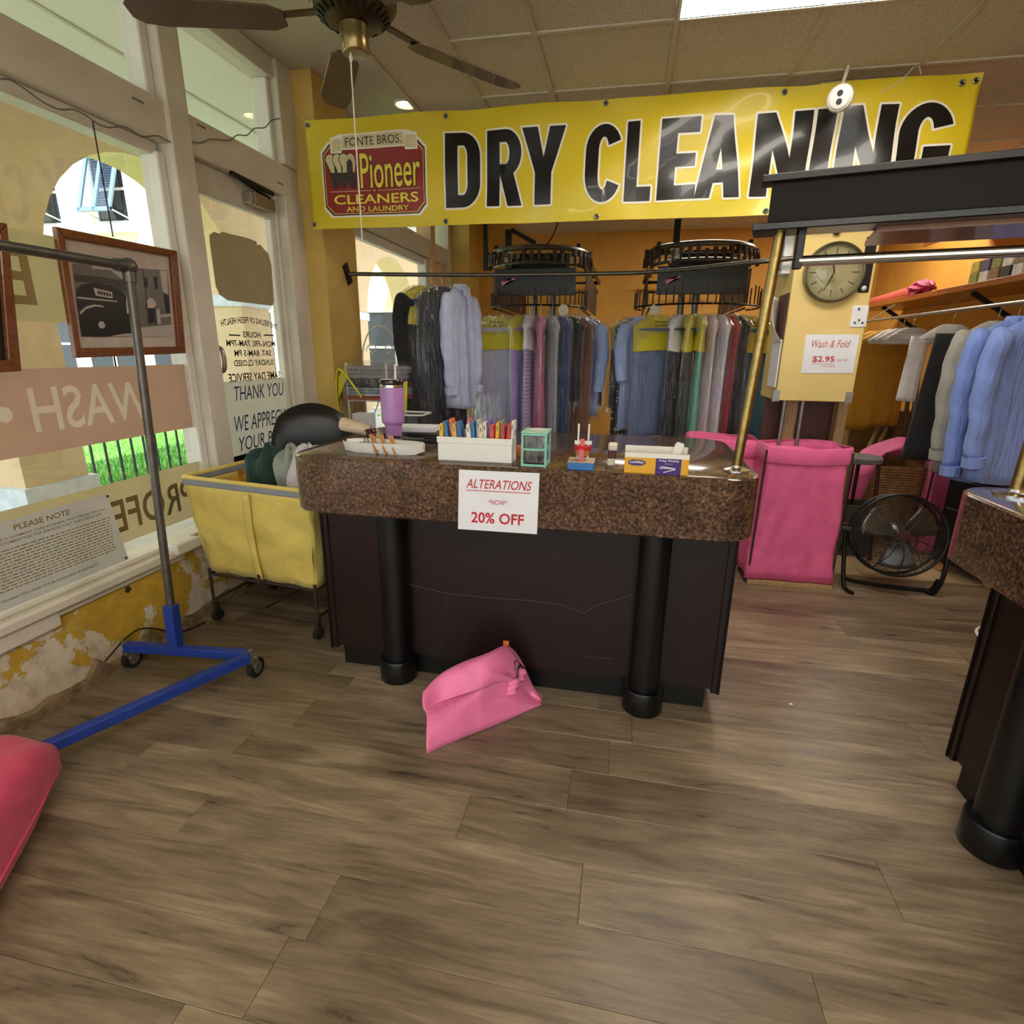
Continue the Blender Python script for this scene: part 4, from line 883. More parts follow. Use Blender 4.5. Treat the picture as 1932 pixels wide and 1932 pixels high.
# memo pad and dark stapler behind the tumbler
p = on_top(795, 812)
mp_ = thing('memo_pad', 'white memo pad lying behind the lilac tumbler', 'notepad', (p.x+.03, 2.55, TZ+.02), .1)
obj('pages', MB().box((-.10, -.06, 0), (.10, .07, .022)), 'paper', mp_, bev=.001); obj('backing_board', MB().box((-.101, -.061, -.003), (.101, .071, 0)), 'ink_grey', mp_)
st2 = thing('cash_drawer', 'low black drawer carrying the memo pad', 'drawer', (p.x+.03, 2.56, TZ))
obj('case', MB().box((-.13, -.12, 0), (.14, .12, .016)), 'black_plastic', st2, bev=.003)
p = on_top(775, 832)
sp_ = thing('stapler', 'black stapler and clip lying right of the tumbler', 'stapler', (p.x+.07, 2.34, TZ), .25)
obj('base', MB().box((-.085, -.018, 0), (.085, .018, .010)), 'black_plastic', sp_, bev=.003); obj('arm', MB().beam((-.08, 0, .030), (.085, 0, .022), .030, .018), 'black_gloss', sp_, bev=.004); obj('hinge', MB().tube([(-.075, -.02, .018), (-.075, .02, .018)], .009, 10), 'chrome', sp_, smooth=True)
pn = thing('pen', 'red and silver pen lying beside the memo pad', 'pen', on_top(840, 817)+Vector((.03, 0, .012)))
obj('barrel', MB().tube([(-.09, 0, 0), (.05, .01, 0)], .005, 8), 'chrome', pn, smooth=True); obj('cap', MB().tube([(-.13, -.003, 0), (-.09, 0, 0)], .006, 8), 'ink_red', pn, smooth=True)
# white box of coloured tickets
a, b = on_top(827, 867), on_top(964, 875)
BX = thing('ticket_box', 'long white box full of coloured plastic tags on the counter', 'box', ((a.x+b.x)/2, a.y, TZ))
hw = (b.x-a.x)/2; bh = .088; bd2 = .085
obj('wall', MB().box((-hw, 0, 0), (hw, .004, bh-.02)), 'white_plastic', BX); obj('wall', MB().box((-hw, bd2-.004, 0), (hw, bd2, bh)), 'white_plastic', BX)
obj('wall', MB().box((-hw, .004, 0), (-hw+.004, bd2-.004, bh)), 'white_plastic', BX); obj('wall', MB().box((hw-.004, .004, 0), (hw, bd2-.004, bh)), 'white_plastic', BX)
obj('bottom', MB().box((-hw+.004, .004, 0), (hw-.004, bd2-.004, .004)), 'white_plastic', BX); obj('lip', MB().box((-hw-.003, -.004, bh-.022), (hw+.003, .004, bh)), 'white_plastic', BX, bev=.001)
cols = [('yellow', 'e0b21e', 824, .035), ('blue', '3f7fb8', 836, -.28), ('orange', 'e0702c', 847, -.25), ('sand', 'd2b06a', 855, -.15), ('blue', '3d74a8', 864, -.2), ('rose', 'cf7a86', 878, .1), ('white', 'e8e4da', 886, -.2), ('blue', '2f78b8', 893, -.12), ('grey', 'b9b6a8', 902, -.05), ('cream', 'dcd6c2', 910, 0), ('ivory', 'e6e1d0', 917, 0), ('purple', '6c4fa0', 928, -.12), ('red', 'd8483a', 935, -.08), ('yellow', 'e6b426', 943, .08), ('grey', '8b8474', 951, .05), ('crimson', 'b8434a', 957, 0), ('red', 'cf3a30', 975-9, .15), ('white', 'e9e6dc', 974-3, .18)]
seen = {}
for k, (cn, hx, px, lean) in enumerate(cols):
    seen[cn] = seen.get(cn, 0)+1
    mat('tag_'+hx, hx, .45, var=.05); x = (a.x+b.x)/2 - hw + .014 + (px-827)/(971-827)*(2*hw-.026)
    ordn = ('', '', 'second ', 'third ')[seen[cn]] if sum(1 for c in cols if c[0] == cn) > 1 else ''
    if ordn == '' and sum(1 for c in cols if c[0] == cn) > 1: ordn = 'first '
    tg = thing('plastic_tag', '%s%s plastic tag from the left standing in the white ticket box' % (ordn, cn), 'tag', (x, a.y+.012+.012*(k % 3), TZ+.005), 0, 'coloured tags in the ticket box')
    h = .135+.008*((k*7) % 3); M = Matrix.Rotation(lean*.55, 3, 'Y')
    poly = [(-.0055, 0), (.0055, 0), (.0075, h*.8), (.004, h*.97), (-.004, h*.97), (-.0075, h*.8)]
    q = MB(); q.prism(poly, .045, (Vector((-math.sin(lean*.55)*.06, 0, 0)), M @ Vector((1, 0, 0)), M @ Vector((0, 0, 1)), (0, 1, 0))); obj('tag_body', q, 'tag_'+hx, tg, bev=.0015)
    obj('tag_slot', MB().obox(M @ Vector((0, .0, h*.82)) + Vector((-math.sin(lean*.55)*.06, -.0004, 0)), (.002, .0006, .008), M), 'ink_grey', tg)
p = on_top(971, 865)
mat('orange_plastic', 'e0793a', .45)
oc = thing('orange_clip', 'small orange plastic cube right of the white ticket box', 'cube', (p.x+.008, p.y+.06, TZ)); obj('block', MB().box((-.014, -.014, .012), (.014, .014, .040)), 'orange_plastic', oc, bev=.002); obj('foot', MB().box((-.01, -.01, 0), (.01, .01, .012)), 'orange_plastic', oc)
# mint card tray
a, b = on_top(985, 879), on_top(1029, 881)
mat('mint', '86c3b4', .4); mat('mint_pale', 'a9cdb4', .5); w = b.x-a.x; d = .10; h = .118
mt = thing('drawer_organizer', 'small mint green two tier organizer on the counter', 'organizer', (a.x, a.y, TZ))
for (x, y) in ((0, 0), (w, 0), (w, d), (0, d)): obj('post', MB().box((x-.004, y-.004, 0), (x+.004, y+.004, h)), 'mint', mt)
for z in (.004, h*.52, h-.004):
    m = MB(); m.box((.004, -.003, z-.004), (w-.004, .003, z+.004)).box((.004, d-.003, z-.004), (w-.004, d+.003, z+.004)).box((-.003, .004, z-.004), (.003, d-.004, z+.004)).box((w-.003, .004, z-.004), (w+.003, d-.004, z+.004)); obj('rim', m, 'mint', mt)
obj('lid', MB().box((-.006, -.006, h), (w+.006, d+.006, h+.006)), 'mint_pale', mt, bev=.002); obj('lid_dish', MB().lathe([(.03, 0), (.032, .004)], (w*.55, d*.5, h+.006), 24), 'white_plastic', mt)
obj('upper_drawer', MB().box((.004, .004, h*.52), (w-.004, d-.004, h-.012)), 'clear_tub', mt); obj('lower_drawer', MB().box((.006, .006, .012), (w-.006, d-.006, h*.46)), 'clear_tub', mt); obj('contents', MB().box((.012, .012, .009), (w-.012, d-.012, .018)), 'black_plastic', mt)
# wooden toy like pin stand on a blue block
a, b = on_top(1070, 886), on_top(1120, 888)
mat('block_blue', '2f6fb0', .5); mat('block_pale', 'b9a98c', .7); mat('coral', 'd8606c', .45)
w = b.x-a.x; bk = thing('pin_stand', 'blue wooden block stand with white rods and pink clip', 'stand', (a.x, a.y, TZ))
obj('base', MB().box((0, 0, 0), (w, .085, .026)), 'block_blue', bk, bev=.002); obj('top_plate', MB().box((.0, .0, .026), (w, .085, .030)), 'block_pale', bk)
for dx in (.33, .72): obj('rod', MB().tube([(w*dx, .05, .03), (w*dx, .05, .155)], .0035, 8), 'white_plastic', bk, smooth=True)
obj('pot', MB().lathe([(.022, .045), (.028, .066), (.028, .068)], (w*.52, .05, 0), 24), 'peg_wood', bk, smooth=True); obj('pot_band', MB().lathe([(.0285, .064), (.030, .068), (.030, .078), (.028, .08)], (w*.52, .05, 0), 24), 'ink_red', bk, smooth=True)
obj('clip', MB().box((w*.5-.009, .012, .03), (w*.5+.009, .02, .07)).box((w*.5-.007, .03, .07), (w*.5+.007, .038, .105)), 'coral', bk, bev=.001); obj('cross_bar', MB().box((w*.2, .046, .084), (w*.85, .054, .096)), 'white_plastic', bk)
# lint roller end / stub
p = on_top(1152, 881)
ro = thing('lint_roller', 'short white and brown lint roller standing on the counter', 'roller', (p.x, p.y+.03, TZ))
mat('roller_brown', '4a1c18', .5); mat('roller_cream', 'd9d2be', .6)
obj('foot', MB().box((-.014, -.012, 0), (.014, .03, .026)), 'roller_cream', ro, bev=.004); obj('sleeve', MB().box((-.0125, -.008, .026), (.0165, .034, .054)), 'roller_brown', ro, bev=.003); obj('head', MB().box((-.013, -.008, .054), (.019, .036, .080)), 'roller_cream', ro, bev=.005)
# safety pin carton, printed upside down
a, b = on_top(1177, 891), on_top(1297, 896)
mat('carton_yellow', 'e0a91c', .5, var=.03); mat('carton_purple', '3d1f78', .5, var=.03)
w = b.x-a.x; h = .066; d = .07
sb = thing('pin_carton', 'yellow and purple open carton of safety pins on the counter', 'box', (a.x, a.y, TZ))
obj('front', MB().box((0, 0, 0), (w, .002, h)), 'carton_yellow', sb); obj('back', MB().box((0, d-.002, 0), (w, d, h+.018)), 'white_plastic', sb); obj('side', MB().box((0, .002, 0), (.002, d-.002, h)), 'carton_yellow', sb); obj('side', MB().box((w-.002, .002, 0), (w, d-.002, h)), 'carton_yellow', sb); obj('bottom', MB().box((.002, .002, 0), (w-.002, d-.002, .002)), 'white_plastic', sb)
obj('flap', MB().box((0, -.0015, h-.012), (w, 0, h+.004)), 'white_plastic', sb); obj('inner_tray', MB().box((.004, .004, h*.55), (w-.004, d-.004, h*.6)), 'ink_grey', sb)
obj('panel', MB().box((w*.49, -.0012, 0), (w*.885, 0, h-.010)), 'carton_purple', sb)
EXn = (-1, 0, 0); EZn = (0, 0, -1)
obj('lettering', lettering(MB(), 'Safety Pins', (w*.69, -.0018, h*.78), EXn, EZn, w*.31, h*.13, .015), 'white_plastic', sb); obj('lettering', lettering(MB(), 'or Open', (w*.69, -.0018, h*.58), EXn, EZn, w*.12, h*.06), 'white_plastic', sb)
obj('logo_plate', MB().prism([(w*.06, h*.50), (w*.12, h*.40), (w*.27, h*.40), (w*.33, h*.50), (w*.33, h*.62), (w*.27, h*.70), (w*.12, h*.70), (w*.06, h*.62)], .001, ((0, -.001, 0), (1, 0, 0), (0, 0, 1), (0, -1, 0))), 'carton_purple', sb)
obj('lettering', lettering(MB(), 'cleaners', (w*.195, -.0026, h*.62), EXn, EZn, w*.22, h*.14, .02), 'white_plastic', sb); obj('lettering', lettering(MB(), 'SUPPLY', (w*.195, -.0026, h*.66), EXn, EZn, w*.10, h*.05), 'white_plastic', sb)
obj('pin_drawing', MB().tube([(w*.56, -.0015, h*.36), (w*.60, -.0015, h*.40), (w*.78, -.0015, h*.33), (w*.80, -.0015, h*.28), (w*.76, -.0015, h*.24), (w*.62, -.0015, h*.10)], .0016, 5).tube([(w*.80, -.0015, h*.30), (w*.62, -.0015, h*.32), (w*.56, -.0015, h*.30)], .0014, 5), 'white_plastic', sb)
sk = thing('white_scoop', 'white plastic scoop sticking out of the safety pin carton', 'scoop', (a.x+w*.78, a.y+.03, TZ+.045)); Ms = Matrix.Rotation(.28, 3, 'Y')
obj('handle', MB().prism([(-.012, 0), (.012, 0), (.017, .05), (.012, .062), (-.012, .062), (-.016, .05)], .006, (Ms @ Vector((0, 0, .0)), Ms @ Vector((1, 0, 0)), Ms @ Vector((0, 0, 1)), (0, 1, 0))), 'white_plastic', sk, bev=.002)
# price slips and dark gadget on the side counter
sl_ = thing('ticket_slips', 'pile of printed ticket slips on the right counter end', 'paper', (1.20, 1.86, TZ), .9)
for k in range(4): obj('slip', MB().box((-.05+.004*k, -.03, k*.003), (.06-.006*k, .03, k*.003+.003)), 'paper', sl_)
gg = thing('receipt_printer', 'small grey receipt printer on top of the black drawer cart', 'printer', (2.33, 3.94, .66), .5)
mat('printer_grey', '6e6a60', .5); obj('case', MB().box((-.10, -.09, 0), (.11, .11, .12)), 'printer_grey', gg, bev=.008); obj('paper_slot', MB().box((-.07, .0, .12), (.08, .03, .124)), 'black_plastic', gg)
# ================================================================== garments
def gfold(a, t, k, ph, amp): return 1+amp*t*(math.sin(k*a+ph)+.5*math.sin((k*2+1)*a+ph*1.7))
def body_secs(w, L, dp, seed, grow=0.0, neck=.055, flare=1.0, amp=.22, n=40, zs=-.10, drop=.085):
    """closed cross sections of a garment on a hanger; origin = top of the hook"""
    rr = random.Random(seed); ph = rr.random()*6; k = rr.choice((4, 5, 6)); secs = []
    rows = [0, .25, .5, .75, 1.0]
    for s in rows:
        hw = neck+(w/2-neck)*s+grow; hd = .028+.020*s+grow*.7; z = zs-drop*(s**1.25)+grow*.6
        secs.append([(hw*math.cos(2*PI*i/n), hd*math.sin(2*PI*i/n), z) for i in range(n)])
    m = 14
    for j in range(1, m+1):
        t = j/m; z = zs-drop-(L-drop)*t; hw0 = w/2*(1-.05*math.sin(min(1, t*2.5)*PI*.5))*(1+(flare-1)*t)+grow; hd0 = (dp*(.55+.6*t) if t > .06 else .05)+grow*.7
        secs.append([(hw0*math.cos(2*PI*i/n)*(1+.03*t*math.sin(3*2*PI*i/n+ph)), hd0*math.sin(2*PI*i/n)*gfold(2*PI*i/n, t, k, ph, amp), z+.012*math.sin(2*2*PI*i/n+ph)*t) for i in range(n)])
    return secs
def hanger(t, w, cape=None):
    obj('hanger', MB().tube(bez([(.0, 0, -.085), (0, 0, -.045), (.018, 0, -.02), (.012, 0, 0), (-.008, 0, -.002)], 4), .002, 6).tube([(-w/2+.01, 0, -.18), (0, 0, -.092), (w/2-.01, 0, -.18), (-w/2+.01, 0, -.18)], .0022, 5), 'steel_pale', t)
def garment(label, loc, rz, w, L, m, cat='garment', sleeve=None, dp=.07, seed=1, bag=True, cape=None, flare=1.0, collar=False, group=None, name='hung_garment', longbag=.05, m2=None, tagc=None):
    t = thing(name, label, cat, loc, rz, group); hanger(t, w)
    obj('body', MB().loft(body_secs(w, L, dp, seed, flare=flare)), m, t, smooth='all')
    if sleeve:
        for sd in (-1, 1):
            sl = sleeve; x0 = sd*(w/2-.045)
            P = [(x0, 0, -.185), (x0+sd*.035, -.01, -.24), (x0+sd*.055, -.015, -.24-sl*.35), (x0+sd*.05, -.035, -.24-sl*.7), (x0+sd*.04, -.03, -.20-sl)]
            q = MB().tube(bez(P, 4), [.05, .058, .062, .064, .063, .062, .061, .06, .06, .058, .056, .054, .053, .052, .051, .050, .05], 12)
            for i in range(len(q.v)):
                x, y, z = q.v[i]; q.v[i] = (x, y*.75+.006*math.sin(z*31+sd), z)
            s_ = obj('sleeve', q, m, t, smooth='all')
            if sl > .4: obj('cuff', MB().tube([P[-1], Vector(P[-1])+Vector((-sd*.004, 0, -.055))], [.052, .050], 12), m, s_, smooth=True)
    if collar:
        obj('collar', MB().loft([[(.062*math.cos(a)*q, .045*math.sin(a)*q-.004, z) for a in [2*PI*i/20 for i in range(20)]] for q, z in ((1.12, -.125), (1.0, -.085), (.92, -.083), (1.0, -.12))], False, False), m, t, smooth='all')
        for sd in (-1, 1): obj('collar_wing', MB().prism([(0, 0), (sd*.055, .03), (sd*.045, -.045), (sd*.012, -.055)], .004, (Vector((0, -.053, -.12)), (1, 0, 0), (0, .18, 1), (0, -1, 0))), m, t)
        obj('placket', MB().grid(lambda a, b: (-.016+.032*a, -.062-.052*b**.5-.004, -.165-b*(L-.13)), 2, 12), m, t, smooth='all')
        for k in range(6): obj('button', MB().lathe([(.006, 0), (.006, .002)], (0, -.069-.052*((k+.5)/6)**.5, -.19-k*.11), 10, Matrix.Rotation(PI/2, 3, 'X')), 'white_plastic', t)
    if cape:
        obj('paper_cape', MB().loft(body_secs(w, .40, .05, seed, .006, amp=.02)[:13], False, False), cape, t, smooth='all')
        for k, (tw, z) in enumerate((('PIONEER', -.155), ('CLEANERS', -.18))):
            obj('lettering', lettering(MB(), tw, (0, -.066, z), (1, 0, 0), (0, .22, 1), .11, .016, .01), 'ink_black', t)
    if tagc: obj('ticket', MB().obox((.03, -.072, -.19), (.022, .001, .05), Matrix.Rotation(-.3, 3, 'Y')), tagc, t)
    if bag:
        rj = random.Random(seed+50); q = MB().loft(body_secs(w+.02, L+longbag, dp*1.15, seed+7, .016, amp=.20), False, False)
        q.v = [(x+rj.uniform(-.004, .004), y+rj.uniform(-.005, .005), z+rj.uniform(-.012, .012)) for x, y, z in q.v]
        obj('poly_cover', q, 'poly_bag', t)
    return t
m_fabric('pale_blue_cloth', 'c4cef2'); m_fabric('pale_lilac_cloth', 'dcdcf4'); m_fabric('pink_cloth', 'e07aa8'); m_fabric('lilac_cloth', 'bca4e4'); m_fabric('grey_cloth', 'b4bcc0'); m_fabric('taupe_cloth', '6c6460'); m_fabric('brown_cloth', '8a5a42'); m_fabric('black_cloth', '17171b'); m_fabric('navy_cloth', '1f2430'); m_fabric('slate_cloth', '7082ac'); m_fabric('sky_cloth', 'a9bdf0'); m_fabric('teal_cloth', '0d7c98'); m_fabric('green_cloth', '7fd0b4'); m_fabric('white_cloth', 'eeecf2'); m_fabric('red_cloth', 'b02438'); m_fabric('deep_blue_cloth', '34508c'); m_fabric('blush_cloth', 'f0d4d4'); m_fabric('dress_blue', '7f98dc'); m_fabric('ash_cloth', 'a8a69c'); m_fabric('mustard_cloth', 'b88a1e'); mat('pink_ticket', 'd87a9c', .6)
m_fabric('bin_black', '0d0d10', .3)
# --- on the bent rod, left
def rod_at(x):
    return min(RODPATH, key=lambda q: abs(q.x-x))
GRD = 'garments on the bent rod'
q = rod_at(onY(788, 520, 4.15).x); garment('black plastic wrapped garment at the left end of the bent rod', (q.x, q.y, q.z+.018), .9, .40, 1.0, 'black_cloth', sleeve=.5, dp=.06, seed=3, cape='paper_yellow', tagc='pink_ticket', group=GRD)
q = rod_at(onY(820, 520, 4.15).x); garment('dark garment in clear plastic beside the pale blue shirt', (q.x, q.y, q.z+.018), .9, .42, 1.08, 'navy_cloth', dp=.06, seed=5, group=GRD)
q = rod_at(onY(853, 520, 4.15).x); garment('pale blue button-down shirt hanging on the bent rod', (q.x, q.y, q.z+.018), 1.3, .38, .86, 'pale_blue_cloth', cat='shirt', sleeve=.60, dp=.06, seed=8, bag=False, collar=True, name='dress_shirt', group=GRD)
# --- conveyors
def conveyor(name, label, px, hooks, seed, RS=.42):
    c0 = onY(px, 520, 5.15); R = .40; t = thing(name, label, 'conveyor', (c0.x, 5.15, 0)); rr = random.Random(seed)
    def oval(r, z, y1=2.1, n=16): return [(r*math.cos(PI+PI*k/n), r*math.sin(PI+PI*k/n), z) for k in range(n+1)] + [(r, y1, z), (-r, y1, z)]
    obj('track', MB().tube(oval(R, 2.21), .022, 8, closed=True), 'steel_dark', t, smooth=True)
    obj('track', MB().tube(oval(R-.01, 2.10), .014, 8, closed=True), 'steel_dark', t, smooth=True)
    obj('drive_plate', MB().box((-.34, -.27, 1.86), (.34, -.25, 2.07)), 'black_satin', t, bev=.003)
    obj('drive_box', MB().box((-.24, -.05, 2.09), (.24, .25, 2.20)), 'iron_black', t, bev=.005)
    obj('top_frame', MB().box((-.40, .30, 2.24), (.40, .34, 2.27)).box((-.36, -.2, 2.235), (-.33, 1.9, 2.26)).box((.33, -.2, 2.235), (.36, 1.9, 2.26)), 'iron_black', t)
    pts = oval(R+.035, 2.15, 2.1, 22)
    for k, p in enumerate(pts[:-2]):
        a = PI+PI*k/22; obj('chain_link', MB().obox((p[0], p[1], 2.16+rr.uniform(-.02, .02)), (.014, .016, .020 if 4 < k < 19 else .045), Matrix.Rotation(a, 3, 'Z')).obox((p[0]*1.02, p[1]*1.02, 2.125), (.010, .008, .035), Matrix.Rotation(a+.3, 3, 'Z')), 'iron_rust', t)
    for sd in (-1, 1):
        obj('side_apron', MB().box((sd*(R+.005)-.004, .0, 1.80), (sd*(R+.005)+.004, 1.6, 2.08)), 'iron_rust', t)
        obj('lower_rail', MB().beam((sd*(R-.02), -.05, 1.77), (sd*(R-.02), 1.6, 1.77), .015, .015), 'iron_black', t)
    for k in range(26):
        a = PI+PI*k/25; p = (RS*math.cos(a), RS*math.sin(a)); obj('slick_bar', MB().tube([(p[0], p[1], 1.775), (p[0], p[1], 1.88+rr.uniform(0, .04))], .006, 5), 'iron_rust', t)
    obj('slick_rail', MB().tube([(RS*math.cos(PI*.85+PI*1.3*k/26), RS*math.sin(PI*.85+PI*1.3*k/26), 1.775) for k in range(27)], .008, 6), 'iron_black', t, smooth=True)
    obj('bracket', MB().beam((-.22, -.28, 2.06), (-.22, -.28, 2.36 if seed == 1 else 2.40), .05, .05, (0, 1, 0)), 'iron_black', t, bev=.004)
    for (x, z) in ((-.24, 2.19), (-.205, 2.19), (-.24, 2.12), (-.205, 2.12)): obj('number_plate', MB().box((x-.016, -.315, z-.032), (x+.016, -.306, z+.032)), 'white_plastic', t)
    obj('pink_flag', MB().prism([(-.28, 1.97), (-.16, 1.98), (-.17, 2.0), (-.27, 1.93)], .002, ((0, -.29, 0), (1, 0, 0), (0, 0, 1), (0, 1, 0))), 'pink_ticket', t)
    for x in ((-.02, .14) if seed == 1 else (-.13, -.02)): obj('post', MB().tube([(x, -.12, 0), (x, -.12, 1.9)], .026, 12), 'steel_dark', t, smooth=True)
    obj('hook_disc', MB().lathe([(.042, 0), (.042, .008)], (hooks, -.36, 1.74), 18, Matrix.Rotation(PI/2, 3, 'X')), 'roller_cream', t)
    return t
cv = conveyor('garment_conveyor', 'black garment conveyor head above the lilac and pink clothes', 1018, .26, 1)
obj('hanger_post', MB().box((-.42, -.34, 2.05), (-.385, -.31, CZ)), 'iron_black', cv); obj('strut', MB().beam((-.2, -.28, 2.36), (.0, -.25, 2.26), .035, .03), 'iron_black', cv)
cv2 = conveyor('garment_conveyor', 'black garment conveyor head above the navy and teal clothes', 1318, -.34, 2, .50)
cbl = thing('power_cable', 'thin black cable looping from the ceiling to the left conveyor', 'cable', (cv.location.x, 5.15, 2.27))
obj('wire', MB().tube(bez([(.03, 0, 0), (.10, 0, .08), (.16, 0, .25), (.18, 0, CZ-2.27)], 6), .006, 6), 'iron_black', cbl, smooth=True)
# --- bagged clothes hanging radially from the conveyors' slick rails
GB_ = 'bagged garments on the conveyors'
def back(cvy, ang, w, zbot, m, label, cape=None, sleeve=None, dp=.034, seed=1, flare=1.0, tagc=None, tw=.0):
    a = math.radians(ang); c = cvy.location; z = 1.79; RS = .50 if cvy is cv2 else .42
    garment(label, (c.x+RS*math.cos(a), c.y+RS*math.sin(a), z), a+tw+PI if math.cos(a) < 0 else a+tw, w, z-zbot-.10, m, sleeve=sleeve, dp=dp, seed=seed, cape=cape, flare=flare, tagc=tagc, group=GB_)
back(cv, 222, .44, .55, 'pale_lilac_cloth', 'pale lilac shirt under clear plastic with a yellow paper cape', 'paper_yellow', .5, seed=11, tw=-.6)
back(cv, 258, .36, .62, 'lilac_cloth', 'lilac garment in plastic with its printed cape half hidden', 'paper_yellow', None, seed=12)
back(cv, 269, .36, .72, 'plaid_lilac', 'lilac plaid shirt in plastic left of the pink blouse', 'paper', None, seed=13)
back(cv, 281, .38, .78, 'pink_cloth', 'pink blouse shining in clear plastic', None, None, seed=14, dp=.045)
back(cv, 294, .36, .74, 'grey_cloth', 'speckled grey garment right of the pink blouse', None, None, seed=15)
back(cv, 305, .36, .72, 'deep_blue_cloth', 'narrow royal blue garment in plastic', None, None, seed=16)
back(cv, 316, .36, 1.02, 'black_cloth', 'short black top in plastic on the left conveyor', None, None, seed=17)
back(cv, 328, .36, .72, 'brown_cloth', 'taupe brown garment in a long plastic cover', None, None, seed=18)
back(cv, 342, .38, .88, 'sky_cloth', 'sky blue shirt in plastic at the right end of the left conveyor', None, .45, seed=19)
back(cv, 8, .38, .95, 'navy_cloth', 'dark garment hanging between the two conveyors', None, None, seed=20)
back(cv2, 176, .38, .92, 'black_cloth', 'charcoal garment in plastic left of the polka dot dress', 'paper_yellow', None, seed=21, tagc='pink_ticket')
back(cv2, 195, .34, .40, 'polka', 'black dress with white polka dots in plastic', None, None, seed=22)
back(cv2, 212, .38, .78, 'sky_cloth', 'light blue shirt in plastic under a pink ticket', None, .4, seed=23, tagc='pink_ticket')
back(cv2, 231, .40, .74, 'slate_cloth', 'slate blue trousers in plastic with a yellow paper cape', 'paper_yellow', None, seed=24, tw=-.45)
back(cv2, 251, .38, .70, 'navy_cloth', 'navy suit in plastic left of the black jacket', 'paper', None, seed=25)
back(cv2, 261, .36, .75, 'black_cloth', 'black jacket in crinkled shiny plastic', 'paper_yellow', None, seed=26)
back(cv2, 270, .34, .78, 'green_cloth', 'thin sea green garment in plastic', 'paper_yellow', None, seed=27)
back(cv2, 278, .34, .72, 'blush_cloth', 'pale blush garment in plastic beside the sea green one', None, None, seed=28)
back(cv2, 286, .36, .72, 'white_cloth', 'white blouse in crumpled plastic on the right conveyor', None, None, seed=29)
back(cv2, 293, .34, .68, 'red_cloth', 'narrow red garment in plastic', None, None, seed=30)
back(cv2, 300, .36, .68, 'black_cloth', 'black dress in plastic touching the teal one', None, None, seed=31)
back(cv2, 320, .42, .60, 'teal_cloth', 'deep teal garment in plastic with a yellow cape behind the brass post', 'paper_yellow', .2, seed=32, tw=.78)
back(cv2, 348, .38, .60, 'taupe_cloth', 'grey long garment in plastic right of the teal one', None, None, seed=33)
# ================================================================== right hand stock area
SHX, SHZ = 2.22, 1.89
m_fabric('hot_pink', 'ea669e', .6, .0, False); m_fabric('rose_pink', 'd84a70', .6, 0, False); m_fabric('neon_pink', 'ff82b8', .5, 0, False); mat('wicker', '8f6d3f', .7, var=.3, scale=20); mat('dark_red_metal', '3a1012', .4)
sh_ = thing('wall_shelf', 'long orange brown wooden shelf along the right wall', 'shelf', (XR, 4.5, SHZ))
obj('board', MB().box((SHX, 2.6, SHZ-.045), (XR, 6.6, SHZ-.005)), 'shelf_wood', sh_, W=True, bev=.003)
for y in (3.2, 4.6, 6.0): obj('bracket', MB().beam((XR, y, SHZ-.32), (SHX+.05, y, SHZ-.05), .02, .03), 'iron_black', sh_, W=True)
us = thing('upper_shelf', 'dark wooden upper shelf high on the right wall', 'shelf', (XR, 4.5, 2.35))
obj('board', MB().box((2.25, 3.0, 2.33), (XR, 5.4, 2.36)), 'soffit_wood', us, W=True, bev=.003); obj('lip', MB().box((2.25, 3.0, 2.25), (2.27, 5.4, 2.33)), 'soffit_wood', us, W=True)
pr_ = thing('hanging_pipe', 'pale pipe hung on wires under the wooden shelf', 'rod', (2.0, 4.5, 1.69)); PX_, PZ_ = 2.02, 1.695
obj('pipe', MB().tube([(PX_, 2.7, PZ_), (PX_, 6.4, PZ_)], .011, 10), 'steel_pale', pr_, W=True, smooth=True)
for y in (3.4, 4.45, 4.75, 5.6): obj('wire', MB().tube([(PX_, y, PZ_), (SHX+.02, y+.03, SHZ-.045)], .004, 5), 'steel_pale', pr_, W=True)
# rolled pink sheet and little cartons on the shelf
p = onX(1700, 553, SHX+.08)
rp = thing('rolled_plastic', 'rolled pinkish red plastic sheet on the left end of the shelf', 'roll', (SHX+.08, p.y, SHZ-.005))
mat('roll_pink', 'd0605a', .35, coat=.3); mat('roll_magenta', 'b83060', .5)
obj('roll', MB().tube([(0, .75, .03), (0, .2, .035), (0, -.25, .045)], [.03, .04, .05], 12), 'roll_pink', rp, smooth=True); rr = random.Random(8); q = MB().grid(lambda u, v: (.07*(1+.35*math.sin(7*6.28*u+9*v))*math.sin(PI*v)*math.cos(6.283*u), -.36-.15*math.cos(PI*v), .055+.05*(1+.4*math.sin(5*6.28*u-11*v))*math.sin(PI*v)*math.sin(6.283*u)), 30, 16); obj('crumple', q, 'roll_magenta', rp)
cc = ['8c8c3a', '3a6a8c', '2c2420', 'c9b23c', 'b59a7a', 'd8cfc0', 'a0522d', 'c9c2b4', '5a4a70', 'c8b8a8', '8a6a3a', '6a8a4a', 'd0c060']; rr = random.Random(12)
nm_ = ['olive', 'blue', 'black', 'yellow', 'tan', 'white', 'rust', 'pale grey', 'violet', 'beige', 'brown', 'green', 'gold']
for k in range(16):
    c = cc[(k//2*5+k % 2*3) % 13]; n_ = nm_[(k//2*5+k % 2*3) % 13]; mat('carton_'+c, c, .6, var=.3, scale=40); lvl = k % 2; y = 4.62-(k//2)*.115
    o = obj('thread_carton', MB().box((-.04, -.045, 0), (.05, .045, .072)), 'carton_'+c, bev=.002); o.location = (SHX+.09, y, SHZ-.005+lvl*.073)
    tag(o, '%s carton, %s row, place %d from the far end of the shelf' % (n_, ('bottom', 'top')[lvl], k//2+1), 'carton', 'little cartons on the shelf')
